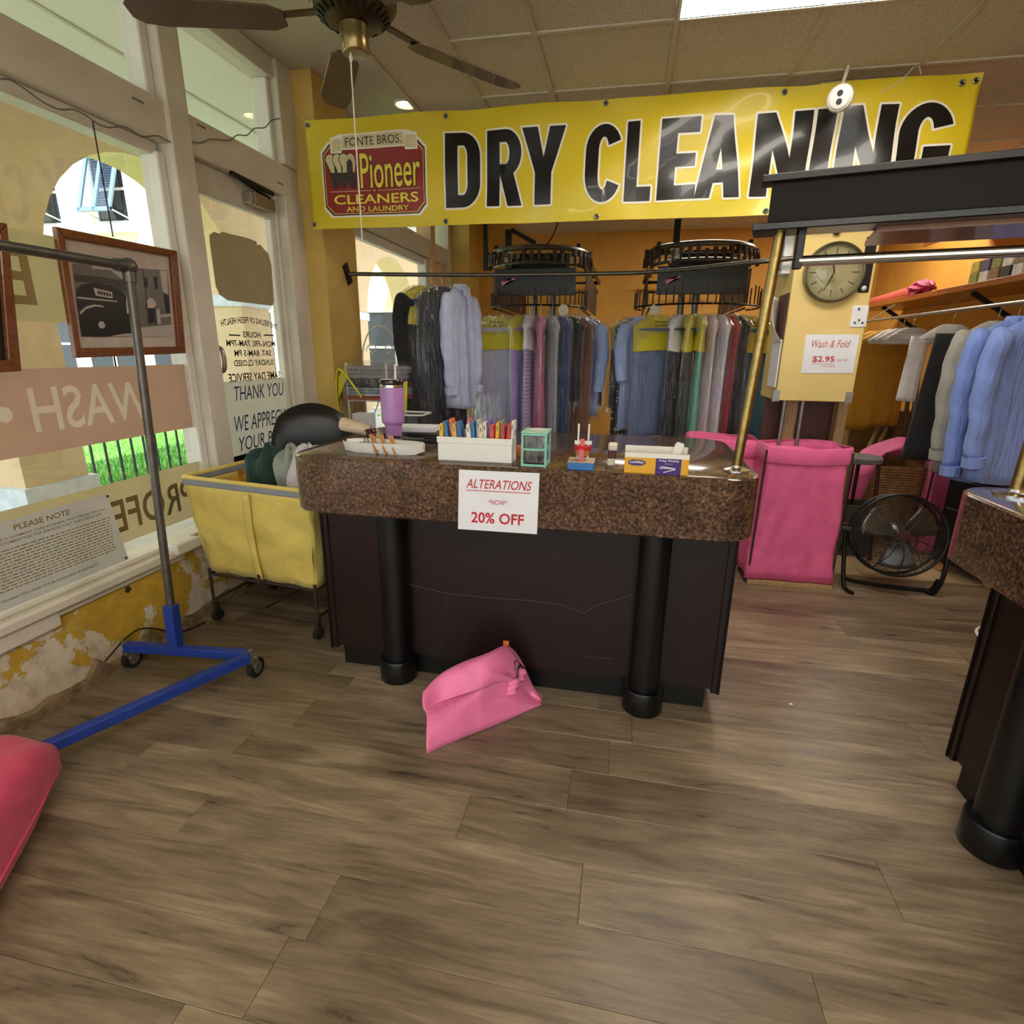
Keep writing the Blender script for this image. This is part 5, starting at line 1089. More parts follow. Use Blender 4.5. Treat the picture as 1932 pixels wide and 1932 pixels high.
# shirts and hangers on the pipe
def on_pipe(px, py, dz=0.0): p = onX(px, py, PX_); return (PX_, p.y, PZ_+.012+dz)
GP = 'clothes on the pipe under the shelf'
m_fabric('cardboard_white', 'c9c6c0', .8)
def caped_hanger(label, px, py, rz):
    t = thing('caped_hanger', label, 'hanger', on_pipe(px, py), rz, 'caped hangers on the pipe'); hanger(t, .42)
    obj('cape', MB().loft(body_secs(.44, .20, .03, 3, .004, amp=.02)[:8], False, False), 'cardboard_white', t, smooth='all')
    return t
caped_hanger('leftmost white caped hanger on the pipe beside the pillar', 1694, 602, .35); caped_hanger('white caped hanger on the pipe, second from the pillar', 1708, 601, .35); caped_hanger('white caped hanger on the pipe, third from the pillar', 1726, 600, .35); caped_hanger('white caped hanger with black trousers below it', 1800, 600, .35)
def draped(label, px, py, rz, w, L, m, dx=0): # trousers or cloth folded over the hanger bar
    t = thing('draped_trousers', label, 'trousers', on_pipe(px, py, -.16), rz, GP); rr = random.Random(int(px))
    secs = []
    for j in range(13):
        u = j/12; hw = w/2*(1-.25*u); secs.append([((hw*math.cos(2*PI*i/24))+dx*u, (.045+.02*u)*math.sin(2*PI*i/24)*gfold(2*PI*i/24, u+.2, 3, px, .2), -L*u) for i in range(24)])
    obj('cloth', MB().loft(secs), m, t, smooth='all'); obj('bar', MB().tube([(-.2, 0, .01), (.2, 0, .01)], .004, 6), 'white_plastic', t); return t
draped('black trousers folded over a hanger on the right', 1822, 600, .35, .36, .78, 'black_cloth', -.10)
draped('narrow white cloth strip hanging before the yellow shirt', 1745, 600, .35, .13, .45, 'white_cloth', -.03)
garment('mustard yellow work shirt hanging beside the pillar', on_pipe(1660, 604, 0), .2, .46, .80, 'mustard_cloth', cat='shirt', sleeve=None, seed=41, bag=False, name='work_shirt', group=GP)
garment('second mustard yellow shirt behind the white strip', on_pipe(1680, 604, 0), .2, .46, .76, 'mustard_cloth', cat='shirt', sleeve=None, seed=42, bag=False, name='work_shirt', group=GP)
garment('ash grey jacket left of the bright blue shirt', on_pipe(1888, 585), .35, .44, .86, 'ash_cloth', cat='jacket', sleeve=.62, dp=.06, seed=43, bag=False, name='hung_jacket', group=GP)
garment('bright blue long sleeved dress shirt at the right', on_pipe(1926, 578), .35, .46, .86, 'dress_blue', cat='shirt', sleeve=.68, dp=.07, seed=44, bag=False, collar=True, name='dress_shirt', group=GP)
garment('blue shirt at the far right edge behind the brass post', on_pipe(1975, 560), .35, .46, .84, 'dress_blue', cat='shirt', sleeve=.6, dp=.06, seed=45, bag=False, name='dress_shirt', group=GP)
# ---------------------------------------------------------------- pink hampers
def hamper(label, loc, rz, w=.48, d=.36, h=.86, seed=1, bulge=.05):
    t = thing('laundry_hamper', label, 'hamper', loc, rz, 'pink laundry hampers')
    rr = random.Random(seed); n = 10; secs = []; ph = rr.random()*6
    base0 = rrect(1, 1, .06, 4); base = []
    for i in range(len(base0)):
        p, q2 = base0[i], base0[(i+1) % len(base0)]; nn_ = 14 if math.hypot(p[0]-q2[0], p[1]-q2[1]) > .4 else 1
        base += [(p[0]+(q2[0]-p[0])*k/nn_, p[1]+(q2[1]-p[1])*k/nn_) for k in range(nn_)]
    M_ = 16
    for j in range(M_+1):
        u = j/M_; z = .035+u*(h-.035); tap = 1+bulge*2*(1-u)**2.2
        s = []
        for i, (x, y) in enumerate(base):
            a = math.atan2(y, x); f = 1+.045*math.sin(26*(abs(x) if abs(y) > .45 else abs(y))-9*(1-u)+ph)*math.sin(PI*min(1, u*1.15))*(.4+.6*(1-u))+.03*math.sin(a*7+ph+3*u)*(1-u)**.7+.028*math.sin(a*13-ph+u*7)*(1-u*.5)+.014*math.sin(a*23+u*11)*(1-u*.5)-.05*math.exp(-((u-.55)/.25)**2)
            fo = .016*math.sin(16*abs(x)-7*(1-u)**.8+ph*.2)*math.sin(PI*min(1, u*1.1))*(1.15-u)+.008*math.sin(31*x+4*u)*(1-u)
            s.append((x*w*tap*f, y*d*tap*f + (math.copysign(fo, y) if abs(y) > .46 else 0), z + .02*math.sin(a*2+ph)*u**6))
        secs.append(s)
    inner = [[(x*.96, y*.96, z) for x, y, z in s] for s in reversed(secs[M_-6:])]
    obj('bag', MB().loft(secs+inner, True, True), 'hot_pink' if seed != 9 else 'hot_pink', t, smooth='all')
    cuff = []
    for k, (zz, g) in enumerate(((h-.085, 1.035), (h-.08, 1.05), (h+.005, 1.03), (h+.012, 1.0))): cuff.append([(x*w*g*(1+.01*math.sin(i)), y*d*g, zz+.010*math.sin(i*.25+ph)) for i, (x, y) in enumerate(base)])
    obj('folded_cuff', MB().loft(cuff, False, False), 'hot_pink', t, smooth='all', thick=.004)
    for sx in (-1, 1):
        for sy in (-1, 1): obj('leg', MB().tube([(sx*w*.53, sy*d*.53, .0), (sx*w*.51, sy*d*.51, h-.01)], .007, 8), 'iron_rust', t, smooth=True)
        obj('foot_bar', MB().beam((sx*w*.54, -d*.55, .012), (sx*w*.54, d*.55, .012), .022, .022), 'iron_rust', t)
    obj('foot_bar', MB().beam((-w*.54, -d*.56, .014), (w*.54, -d*.56, .014), .03, .026), 'raw_lumber', t)
    return t
hamper('front pink fabric hamper on a metal frame beside the counter', (1.09, 3.70, 0), .03, .47, .30, .87, 2)
hamper('pink hamper partly hidden behind the brass post', (.66, 3.95, 0), .1, .40, .34, .86, 5)
hamper('tall pink hamper near the blue shirt at the right', (2.40, 4.45, 0), -.25, .40, .36, .90, 7, .02)
# ---------------------------------------------------------------- wicker basket with a pink bag slumped over it
p = onZ(1690, 975, 0); bpx, bpy_ = 2.02, 4.72
wk = thing('wicker_basket', 'brown wicker basket with pink cloth draped over it behind the fan', 'basket', (bpx, bpy_, 0))
obj('wall', MB().loft([[(x, y, z) for x, y in rrect(.40+.05*z, .32+.05*z, .05)] for z in (0, .3, .62)], True, False), 'wicker', wk, thick=.01)
for k in range(30): obj('weave_strand', MB().tube([(x*1.02, y*1.02, .02+k*.02) for x, y in rrect(.402+.05*(k*.02), .322+.05*(k*.02), .05, 4)], .0085, 5, closed=True), 'wicker', wk)
pb_ = thing('pink_laundry_bag', 'pink laundry bag slumped over the wicker basket', 'bag', (bpx, bpy_, .62))
secs = []
for j, (c, r1, r2) in enumerate(((Vector((.20, -.02, .05)), .02, .05), (Vector((.12, -.03, .12)), .09, .11), (Vector((-.02, -.06, .14)), .10, .12), (Vector((-.14, -.10, .10)), .09, .12), (Vector((-.22, -.16, -.04)), .07, .10), (Vector((-.26, -.20, -.22)), .055, .08), (Vector((-.30, -.22, -.36)), .03, .05), (Vector((-.34, -.22, -.42)), .004, .006))):
    secs.append([(c.x+r1*math.cos(2*PI*i/24)*(1+.12*math.sin(5*2*PI*i/24+j)), c.y+r2*math.sin(2*PI*i/24)*.9, c.z+r1*.6*math.sin(2*PI*i/24+1.2)) for i in range(24)])
obj('cloth', MB().loft(secs), 'hot_pink', pb_, smooth='all')
# ---------------------------------------------------------------- floor fan
p = onZ(1690, 1105, 0); FXC, FYC = onY(1690, 1020, 3.62).x, 3.62
ff = thing('floor_fan', 'black high velocity floor fan standing at the tile edge', 'fan', (FXC, FYC, 0), math.radians(-8))
FR = .245; cz = .36; Mf = Matrix.Rotation(PI/2-.22, 3, 'X')
def fp(r, a, y): return Vector((0, 0, cz)) + Mf @ Vector((r*math.cos(a), r*math.sin(a), y))
mat('fan_steel', '8c8a86', .3, .8); mat('fan_wire', '3c3834', .4, .7)
obj('guard_ring', MB().tube([fp(FR, 2*PI*k/48, .05) for k in range(48)], .009, 8, closed=True), 'iron_black', ff, smooth=True)
obj('guard_ring', MB().tube([fp(FR, 2*PI*k/48, -.07) for k in range(48)], .009, 8, closed=True), 'iron_black', ff, smooth=True)
for k in range(24): obj('hoop', MB().tube([fp(FR-.006, 2*PI*k/24, -.07), fp(FR+.004, 2*PI*k/24, -.01), fp(FR-.006, 2*PI*k/24, .05)], .0018, 4), 'fan_wire', ff)
for k in range(11):
    a = 2*PI*k/11+.2; obj('spoke', MB().tube([fp(FR, a, .05), fp(FR*.55, a+.12, .095), fp(.035, a+.2, .11)], .0028, 5), 'iron_black', ff)
sp = MB(); pts = []
for i in range(21):
    r = .05+(FR-.055)*i/20; sp.tube([fp(r, 2*PI*k/40, .052+.058*(1-(r/FR)**2)) for k in range(40)], .0019, 4, closed=True)
o = obj('front_grille', sp, 'fan_wire', ff, kind='stuff')
sp = MB()
for i in range(14): r = .05+(FR-.055)*i/13; sp.tube([fp(r, 2*PI*k/40, -.075) for k in range(40)], .0012, 4, closed=True)
obj('rear_grille', sp, 'fan_wire', ff, kind='stuff')
obj('hub_badge', MB().lathe([(.0, .118), (.034, .116), (.036, .105), (.03, .10)], (0, 0, cz), 24, Mf), 'dark_red_metal', ff, smooth=True)
obj('motor', MB().lathe([(.07, -.14), (.075, -.06), (.05, .0), (.02, .04)], (0, 0, cz), 24, Mf), 'fan_steel', ff, smooth=True)
for k in range(3):
    q = MB(); a0_ = 2*PI*k/3+.6
    q.grid(lambda u, v: fp(.04+(FR-.075)*v, a0_+(u-.5)*(1.25-.25*v), .02+.05*(u-.5)), 8, 6); obj('blade', q, 'fan_steel', ff, smooth='all', thick=.0015)
for sd in (-1, 1):
    obj('yoke', MB().tube(bez([(sd*.275, 0, cz), (sd*.275, -.0, cz-.02), (sd*.265, -.05, .15), (sd*.25, -.10 if sd < 0 else -.02, .02), (sd*.22, -.18 if sd < 0 else .02, .012)], 5), .013, 10), 'iron_black', ff, smooth=True)
    obj('knob', MB().tube([(sd*.25, 0, cz), (sd*.30, 0, cz)], .02, 12), 'black_plastic', ff, smooth=True)
obj('foot_rail', MB().tube(bez([(-.25, -.02, .06), (-.2, .0, .03), (.0, .02, .014), (.20, .03, .014), (.25, .02, .03), (.262, .0, .10)], 5), .013, 10), 'iron_black', ff, smooth=True)
cd = thing('fan_cord', 'dark power cord trailing from the floor fan', 'cord', (FXC-.28, FYC+.15, 0))
obj('wire', MB().tube(bez([(.03, -.05, .24), (-.02, .02, .08), (-.06, .12, .008), (-.1, .25, .006)], 6), .005, 6), 'iron_black', cd, smooth=True)
# ---------------------------------------------------------------- stool, drawer cart, leaning sticks, boxes
p = onZ(1595, 1052, 0)
sto = thing('metal_stool', 'stool with dark red metal legs behind the front hamper', 'stool', (p.x-.02, 4.24, 0), .3)
obj('seat', MB().lathe([(.15, .70), (.155, .705), (.155, .73), (.15, .735)], (0, 0, 0), 24), 'taupe_cloth', sto, smooth=True)
for a in (.8, 2.4, 3.9, 5.5): obj('leg', MB().tube([(.19*math.cos(a), .19*math.sin(a), 0), (.13*math.cos(a), .13*math.sin(a), .70)], .014, 10), 'dark_red_metal', sto, smooth=True)
obj('ring', MB().tube([(.165*math.cos(2*PI*k/24), .165*math.sin(2*PI*k/24), .28) for k in range(24)], .009, 6, closed=True), 'dark_red_metal', sto, smooth=True)
dr = thing('drawer_cart', 'black drawer cart on wheels by the right counter', 'drawer cart', (2.38, 3.98, 0), .5)
obj('case', MB().box((-.17, -.2, .07), (.17, .2, .66)), 'black_satin', dr, bev=.005)
for k in range(3):
    d_ = obj('drawer', MB().box((-.185, -.17, .09+k*.19), (-.17, .17, .26+k*.19)), 'black_plastic', dr, bev=.003); obj('drawer_pull', MB().tube([(-.19, -.05, .19+k*.19), (-.21, -.05, .19+k*.19), (-.21, .05, .19+k*.19), (-.19, .05, .19+k*.19)], .005, 6), 'steel_pale', d_)
for (x, y) in ((-.13, -.16), (.13, -.16), (.13, .16), (-.13, .16)): obj('wheel', MB().tube([(x-.012, y, .035), (x+.012, y, .035)], .035, 14), 'peg_wood', dr, smooth=True)
for k, (px0, py0, px1, py1, lb) in enumerate(((1625, 905, 1690, 770, 'lower of the two leaning pale wooden poles behind the stool'), (1612, 900, 1672, 775, 'upper of the two leaning pale wooden poles behind the stool'), (1700, 850, 1722, 690, 'upright grey pole left of the black trousers'), (1712, 850, 1735, 700, 'upright brown pole touching the black trousers'))):
    a = onY(px0, py0, 5.0); b = onY(px1, py1, 5.35); d = (b-a).normalized(); a0_ = a-d*(a.z/d.z)
    tag(obj('wood_pole', MB().tube([a0_, b+d*.25], .016, 8), 'raw_lumber' if k < 2 else 'steel_dark', smooth=True), lb, 'pole')
mat('cardboard', '8a6a40', .8, var=.1); mat('dark_box', '2c211a', .7)
for k, (x, y, w, d, z0, h, m, lb) in enumerate(((1.62, 5.6, .30, .3, 0, .55, 'dark_box', 'dark cabinet in the shade behind the leaning poles'), (2.05, 5.5, .36, .3, 0, .62, 'cardboard', 'brown cardboard carton on the floor under the yellow shirts'), (2.10, 5.5, .30, .28, .62, .4, 'cardboard', 'smaller cardboard carton stacked on the brown one'), (1.5, 6.2, .5, .4, 0, 1.1, 'dark_box', 'tall dark cabinet against the back of the shop'), (2.45, 5.45, .3, .3, 0, .95, 'cardboard', 'tall cardboard carton against the right wall'))):
    o = thing('storage_box', lb, 'box', (x, y, z0)); obj('case', MB().box((-w/2, -d/2, 0), (w/2, d/2, h)), m, o, bev=.004); obj('flap', MB().box((-w/2-.003, -d/2-.003, h), (w/2+.003, 0, h+.006)), m, o)
gl_ = thing('dust_bin', 'small grey bin at the foot of the wicker basket', 'bin', (1.70, 4.30, 0)); mat('bin_grey', '4f4a42', .6)
obj('shell', MB().loft([[(x, y, z) for x, y in rrect(.20+.06*z, .16+.06*z, .03)] for z in (0, .2, .38)], True, False), 'bin_grey', gl_, thick=.006); obj('rim', MB().tube([(x, y, .38) for x, y in rrect(.225, .185, .03)], .007, 6, closed=True), 'bin_grey', gl_)
# waste basket and pink bag behind the side counter
p = onZ(1840, 1345, 0)
wbk = thing('wire_wastebasket', 'round grey waste basket in the shade of the right counter', 'waste basket', (1.635, 2.42, 0)); mat('basket_grey', '6e6558', .6)
obj('shell', MB().lathe([(.0, .012), (.086, .012), (.111, .288), (.115, .29), (.09, 0), (.0, 0)], (0, 0, 0), 28), 'basket_grey', wbk, smooth=True)
obj('rim', MB().tube([(.117*math.cos(2*PI*k/28), .117*math.sin(2*PI*k/28), .292) for k in range(28)], .006, 6, closed=True), 'white_plastic', wbk, smooth=True)
p = onZ(1882, 1140, 0.05)
pbg = thing('pink_bundle', 'scrap of a pink bag peeking out beside the right counter', 'bag', (p.x+.10, p.y, 0))
obj('cloth', MB().sphere((0, 0, .10), .12, 16, 10, (1, 1, .85)), 'hot_pink', pbg, smooth='all')
# ================================================================== left side of the shop
mat('rack_blue', '1f3f9c', .45, var=.12, scale=25); mat('rack_pipe', '6f6c66', .42, .75, var=.15, scale=30)
rk = thing('garment_rack', 'rolling garment rack with grey pipe and blue base by the window', 'clothes rack', (-1.86, 1.90, 0))
A1, A2 = Vector((-2.14, 1.84, .115)), Vector((-1.545, 1.895, .115)); B1, B2_ = Vector((-2.16, .52, .115)), Vector((-1.56, .52, .115))
PB = Vector((-1.895, 1.863, .115)); PT = Vector((-1.862, 1.92, 1.705))
obj('base_bar', MB().beam(A1, A2, .04, .04), 'rack_blue', rk, W=True, bev=.003)
obj('base_bar', MB().beam(B1, B2_, .04, .04), 'rack_blue', rk, W=True, bev=.003)
obj('diagonal_bar', MB().beam(A2-Vector((0, .02, .001)), B1+Vector((0, .0, -.001)), .04, .04), 'rack_blue', rk, W=True, bev=.003)
d = (PT-PB).normalized()
obj('socket', MB().beam(PB+Vector((0, 0, .01)), PB+d*.22, .048, .048, (0, 1, 0)), 'rack_blue', rk, W=True, bev=.004)
obj('upright', MB().tube([PB+d*.05, PT], .0165, 16), 'rack_pipe', rk, W=True, smooth=True)
PT2 = Vector((-1.865, .52, 1.70)); PB2 = Vector((-1.865, .52, .115))
obj('upright', MB().tube([PB2, PT2], .0165, 16), 'rack_pipe', rk, W=True, smooth=True)
obj('top_rail', MB().tube([PT, PT2], .0165, 16), 'rack_pipe', rk, W=True, smooth=True)
obj('elbow_fitting', MB().sphere(PT, .031, 14, 10).tube([PT, PT-d*.055], .023, 14).tube([PT, PT+(PT2-PT).normalized()*.055], .023, 14), 'rack_pipe', rk, W=True, smooth=True)
mat('rubber', '1a1918', .7)
for q in (A1, A2, B1, B2_):
    ca = obj('caster', MB().box((q.x-.014, q.y-.012, .055), (q.x+.014, q.y+.03, .095)).tube([(q.x, q.y, .09), (q.x, q.y, .14)], .011, 8), 'steel_pale', rk, W=True)
    obj('wheel', MB().tube([(q.x-.013, q.y+.02, .045), (q.x+.013, q.y+.02, .045)], .045, 22), 'rubber', ca, W=True, smooth=True)
    obj('wheel_hub', MB().tube([(q.x-.016, q.y+.02, .045), (q.x+.016, q.y+.02, .045)], .026, 16), 'steel_pale', ca, W=True, smooth=True)
# ---------------------------------------------------------------- yellow canvas cart
m_fabric('yellow_canvas', 'e4cb66', .6, 0, False); mat('grey_binding', '8b8f96', .6)
KX0, KX1, KY0, KY1 = -2.12, -1.36, 2.27, 2.80
ca_ = thing('canvas_cart', 'yellow canvas laundry cart on a rusty frame beside the counter', 'laundry cart', (-1.74, 2.53, 0), math.radians(-6))
W2, D2 = .37, .255; ZT, ZBt = .775, .29
def quadwall(p00, p10, p11, p01, n, sag, m=12):
    def f(u, v):
        a = Vector(p00)*(1-u)*(1-v)+Vector(p10)*u*(1-v)+Vector(p11)*u*v+Vector(p01)*(1-u)*v
        b = math.sin(PI*u)*math.sin(PI*v)*sag + .008*math.sin(u*9+v*14)*math.sin(PI*v)+.006*math.sin(u*22-v*6)*(1-v); return a+Vector(n)*b
    return MB().grid(f, m*2, m)
tp = [(-W2, -D2, ZT), (W2, -D2, ZT-.012), (W2, D2, ZT), (-W2, D2, ZT)]; bt = [(-W2*.86, -D2*.86, ZBt), (W2*.88, -D2*.86, ZBt-.012), (W2*.88, D2*.86, ZBt), (-W2*.86, D2*.86, ZBt)]
for i, n in enumerate(((0, -1, 0), (1, 0, 0), (0, 1, 0), (-1, 0, 0))):
    j = (i+1) % 4; obj('canvas_wall', quadwall(bt[i], bt[j], tp[j], tp[i], n, .015), 'yellow_canvas', ca_, smooth='all', thick=.006)
obj('canvas_floor', MB().add([(x, y, z+.01) for x, y, z in bt], [(0, 1, 2, 3)]), 'yellow_canvas', ca_, thick=.006)
for i in range(4):
    a, b = Vector(tp[i]), Vector(tp[(i+1) % 4]); obj('rim_binding', MB().beam(a, b, .018, .034), 'grey_binding', ca_, bev=.004); obj('rim_cord', MB().tube([a+Vector((0, 0, .02)), b+Vector((0, 0, .02))], .011, 10), 'yellow_canvas', ca_, smooth=True)
obj('centre_seam', MB().grid(lambda u, v: (-.012+.045*u+.01*v, -D2*(.86+.14*v)-.022-.012*math.sin(PI*v), ZBt+(ZT-ZBt-.03)*v), 2, 14), 'yellow_canvas', ca_, smooth='all', thick=.003)
obj('seam_tip', MB().box((.005, -D2*.86-.03, ZBt-.02), (.02, -D2*.86-.02, ZBt+.03)), 'iron_rust', ca_)
for sx in (-1, 1):
    for sy in (-1, 1): obj('leg', MB().tube([(sx*W2*.88, sy*D2*.88, .10), (sx*W2*.88, sy*D2*.88, ZBt+.01)], .008, 8), 'iron_rust', ca_, smooth=True)
for z in (ZBt-.02, .12):
    for (a, b) in (((-1, -1), (1, -1)), ((1, -1), (1, 1)), ((1, 1), (-1, 1)), ((-1, 1), (-1, -1))): obj('frame_rod', MB().tube([(a[0]*W2*.88, a[1]*D2*.88, z), (b[0]*W2*.88, b[1]*D2*.88, z)], .008, 8), 'iron_rust', ca_)
obj('frame_rod', MB().tube([(0, -D2*.88, .12), (.05, D2*.88, .12)], .007, 8), 'iron_rust', ca_)
for sx in (-1, 1):
    for sy in (-1, 1):
        c_ = obj('caster', MB().box((sx*W2*.86-.01, sy*D2*.86-.014, .04), (sx*W2*.86+.01, sy*D2*.86+.014, .12)), 'iron_rust', ca_); obj('wheel', MB().tube([(sx*W2*.86-.012, sy*D2*.86, .032), (sx*W2*.86+.012, sy*D2*.86, .032)], .032, 16), 'rubber', c_, smooth=True)
def heap(label, c, r, m, seed, cat='clothes', grp='clothes heaped in the cart'):
    t = thing('clothing_heap', label, cat, c, 0, grp); rr = random.Random(seed); p1, p2 = rr.random()*6, rr.random()*6
    def f(u, v):
        a = 2*PI*u; b = PI*v; k = 1+.10*math.sin(5*a+p1+3*b)+.08*math.sin(3*b*2+2*a+p2); return (r[0]*k*math.sin(b)*math.cos(a), r[1]*k*math.sin(b)*math.sin(a), -r[2]*k*math.cos(b))
    obj('cloth', MB().grid(f, 36, 20), m, t, smooth='all'); return t
m_fabric('bottle_green', '143a30'); m_fabric('sage_grey', '9aa294'); m_fabric('white_shirt', 'd6cfd2'); m_fabric('ochre_cloth', 'c8931e')
heap('dark green sweatshirt heaped in the canvas cart', (-1.84, 2.60, .74), (.13, .13, .17), 'bottle_green', 1); heap('sage grey towel squeezed between green and white clothes in the cart', (-1.70, 2.58, .77), (.07, .12, .15), 'sage_grey', 2); heap('white shirt on top of the cart nearest the counter', (-1.575, 2.55, .76), (.095, .13, .17), 'white_shirt', 3); heap('ochre cloth low at the left end of the cart', (-1.97, 2.55, .66), (.07, .10, .12), 'ochre_cloth', 4); heap('navy trimmed sleeve under the counter edge in the cart', (-1.44, 2.46, .70), (.04, .08, .14), 'deep_blue_cloth', 6)
heap('grey underlayer of laundry filling the cart', (-1.72, 2.54, .50), (.26, .18, .16), 'taupe_cloth', 5)
# ---------------------------------------------------------------- black chair
mat('leather_black', '141210', .38, var=.1, bump=.08, bscale=80)
ch = thing('office_chair', 'black leather office chair behind the cart', 'chair', (-1.80, 2.98, 0), math.radians(-155))
def cushion(w, h, t, n=14):
    def f(u, v):
        a = (u-.5)*2; b = (v-.5)*2; e = (1-abs(a)**2.6)*(1-abs(b)**2.6); return a, b, e
    m = MB()
    for s in (-1, 1):
        m.grid(lambda u, v: ((lambda a, b, e: (a*math.sqrt(1-.42*b*b)*w/2*1.05, s*t/2*max(0, e)**.5-.05*(1-a*a)*.5, b*math.sqrt(1-.42*a*a)*h/2))(*f(u, v))), n, n)
    return m
q = cushion(.46, .62, .15); q.v = [(x, y+.02, z+.80) for x, y, z in q.v]; obj('backrest', q, 'leather_black', ch, smooth='all')
q = cushion(.48, .46, .12); q.v = [(x, z-.26, y+.46) for x, y, z in q.v]; obj('seat', q, 'leather_black', ch, smooth='all')
for sd in (-1, 1): obj('armrest', MB().tube(bez([(sd*.25, .0, .62), (sd*.27, -.12, .66), (sd*.27, -.32, .65), (sd*.26, -.36, .56), (sd*.22, -.30, .46)], 5), .022, 10), 'black_plastic', ch, smooth=True)
obj('gas_post', MB().tube([(0, -.25, .08), (0, -.25, .42)], .026, 14), 'black_satin', ch, smooth=True)
for k in range(5):
    a = 2*PI*k/5; e = Vector((.27*math.cos(a), -.25+.27*math.sin(a), .06)); obj('base_arm', MB().beam((0, -.25, .09), e, .035, .03), 'black_plastic', ch, bev=.004); obj('wheel', MB().tube([e+Vector((-.015, 0, -.03)), e+Vector((.015, 0, -.03))], .028, 14), 'rubber', ch, smooth=True)
# ---------------------------------------------------------------- white wire plant stand with a zip bag
mat('white_wire', 'ddd8d0', .45)
ws = thing('wire_stand', 'white wire shelf stand with an arched scroll top by the pier', 'stand', (-1.80, 3.86, 0)); SW_, SD_ = .15, .13
for sx in (-1, 1):
    for sy in (-1, 1): obj('upright', MB().tube([(sx*SW_, sy*SD_, 0), (sx*SW_, sy*SD_, 1.32)], .008, 8), 'white_wire', ws, smooth=True)
obj('arch', MB().tube([(SW_*math.cos(PI*k/20), SD_, 1.32+.26*math.sin(PI*k/20)) for k in range(21)], .006, 8), 'white_wire', ws, smooth=True)
for sx in (-1, 1):
    obj('scroll', MB().tube([(sx*(.07+.045*(1-k/26)*math.cos(k*.45)), SD_, 1.40+.05*(1-k/26)*math.sin(k*.45)+k*.002) for k in range(26)], .0035, 6), 'white_wire', ws)
    obj('scroll', MB().tube(bez([(sx*SW_, SD_, .84), (sx*.06, SD_, .98), (sx*.02, SD_, 1.10)], 6), .004, 6), 'white_wire', ws)
for z in (.30, .66, 1.06, 1.10):
    obj('shelf_ring', MB().tube([(-SW_, -SD_, z), (SW_, -SD_, z), (SW_, SD_, z), (-SW_, SD_, z)], .005, 6, closed=True), 'white_wire', ws)
    if z < 1.08: obj('shelf_wires', MB().box((-SW_, -SD_, z-.004), (SW_, SD_, z-.001)), 'white_wire', ws)
m_fabric('fold_grey', '8e8a8c'); m_fabric('fold_dark', '3a3a40'); m_fabric('fold_blue', '93a3b4'); m_fabric('fold_red', 'a8402c')
z = 1.066
for (m_, h, lb) in (('fold_red', .030, 'red folded cloth at the bottom of the stack on the wire stand'), ('fold_blue', .055, 'light blue folded cloth in the stack on the wire stand'), ('fold_dark', .060, 'charcoal folded cloth in the stack on the wire stand'), ('fold_grey', .085, 'grey folded cloth on top of the stack on the wire stand')):
    t = thing('folded_cloth', lb, 'folded cloth', (-1.77, 3.84, z), .05, 'folded clothes on the wire stand'); n = 3 if h > .05 else 2
    for k in range(n): obj('fold', MB().box((-.20, -.11, h*k/n), (.22, .12, h*(k+1)/n-.001)), m_, t, bev=h/n*.45, seg=3)
    z += h+.001
zb_ = thing('zip_bag', 'clear zip bag with bright yellow piping around the folded clothes', 'bag', (-1.77, 3.84, 1.066)); mat('yellow_piping', 'd6c81e', .5)
obj('film', MB().loft([[(x, y, z) for x, y in rrect(.47, .28, .06)] for z in (.0, .15, .25)]+[[(x, y, .27) for x, y in rrect(.40, .22, .06)]], False, True), 'poly_bag', zb_, smooth='all')
obj('piping', MB().tube(bez([(-.06, -.145, .02), (-.16, -.15, .16), (-.22, -.15, .21), (-.25, -.14, .14), (-.255, -.14, .0), (-.23, -.14, -.2), (-.19, -.14, -.34), (-.12, -.14, -.30), (.0, -.14, -.22)], 6), .008, 8), 'yellow_piping', zb_, smooth=True)
obj('gusset', MB().add([(-.25, -.13, .0), (-.16, -.13, .17), (-.18, -.12, .24), (-.245, -.12, .15)], [(0, 1, 2, 3)]), 'yellow_piping', zb_, thick=.004); obj('gusset', MB().add([(.22, -.12, .12), (.14, -.13, -.22), (.25, -.11, -.24), (.27, -.10, .14)], [(0, 1, 2, 3)]), 'yellow_piping', zb_, thick=.004)
obj('front_film', MB().grid(lambda u, v: (-.24+.34*u, -.145-.01*math.sin(6*u+4*v), -.32+.32*v), 8, 8), 'poly_bag', zb_, smooth='all')
p = onY(700, 800, 3.6)
wb2 = thing('detergent_box', 'white and blue detergent box behind the lilac tumbler', 'box', (p.x, 3.5, .0)); obj('case', MB().box((-.06, -.05, 0), (.06, .05, 1.0)), 'paper', wb2); obj('blue_label', MB().box((-.061, -.052, .84), (.061, -.05, .92)), 'block_blue', wb2)
p = onY(770, 795, 3.4)
tb2 = thing('plastic_tub', 'clear plastic tub of wrapped goods on a dark stand behind the tumbler', 'tub', (p.x, 3.4, .86)); obj('shell', MB().loft([[(x, y, z) for x, y in rrect(.24+.1*z, .18+.1*z, .03)] for z in (0, .16)], True, False), 'clear_tub', tb2, thick=.003); obj('rim', MB().tube([(x, y, .16) for x, y in rrect(.258, .198, .03)], .006, 6, closed=True), 'white_plastic', tb2)
bs = thing('back_desk', 'low dark desk behind the counter carrying the plastic tub', 'desk', (p.x+.28, 3.42, 0)); obj('top', MB().box((-.40, -.22, .83), (.40, .22, .86)), 'espresso', bs, bev=.003)
for sx in (-1, 1): obj('side_panel', MB().box((sx*.38-.012, -.2, 0), (sx*.38+.012, .2, .83)), 'espresso', bs)
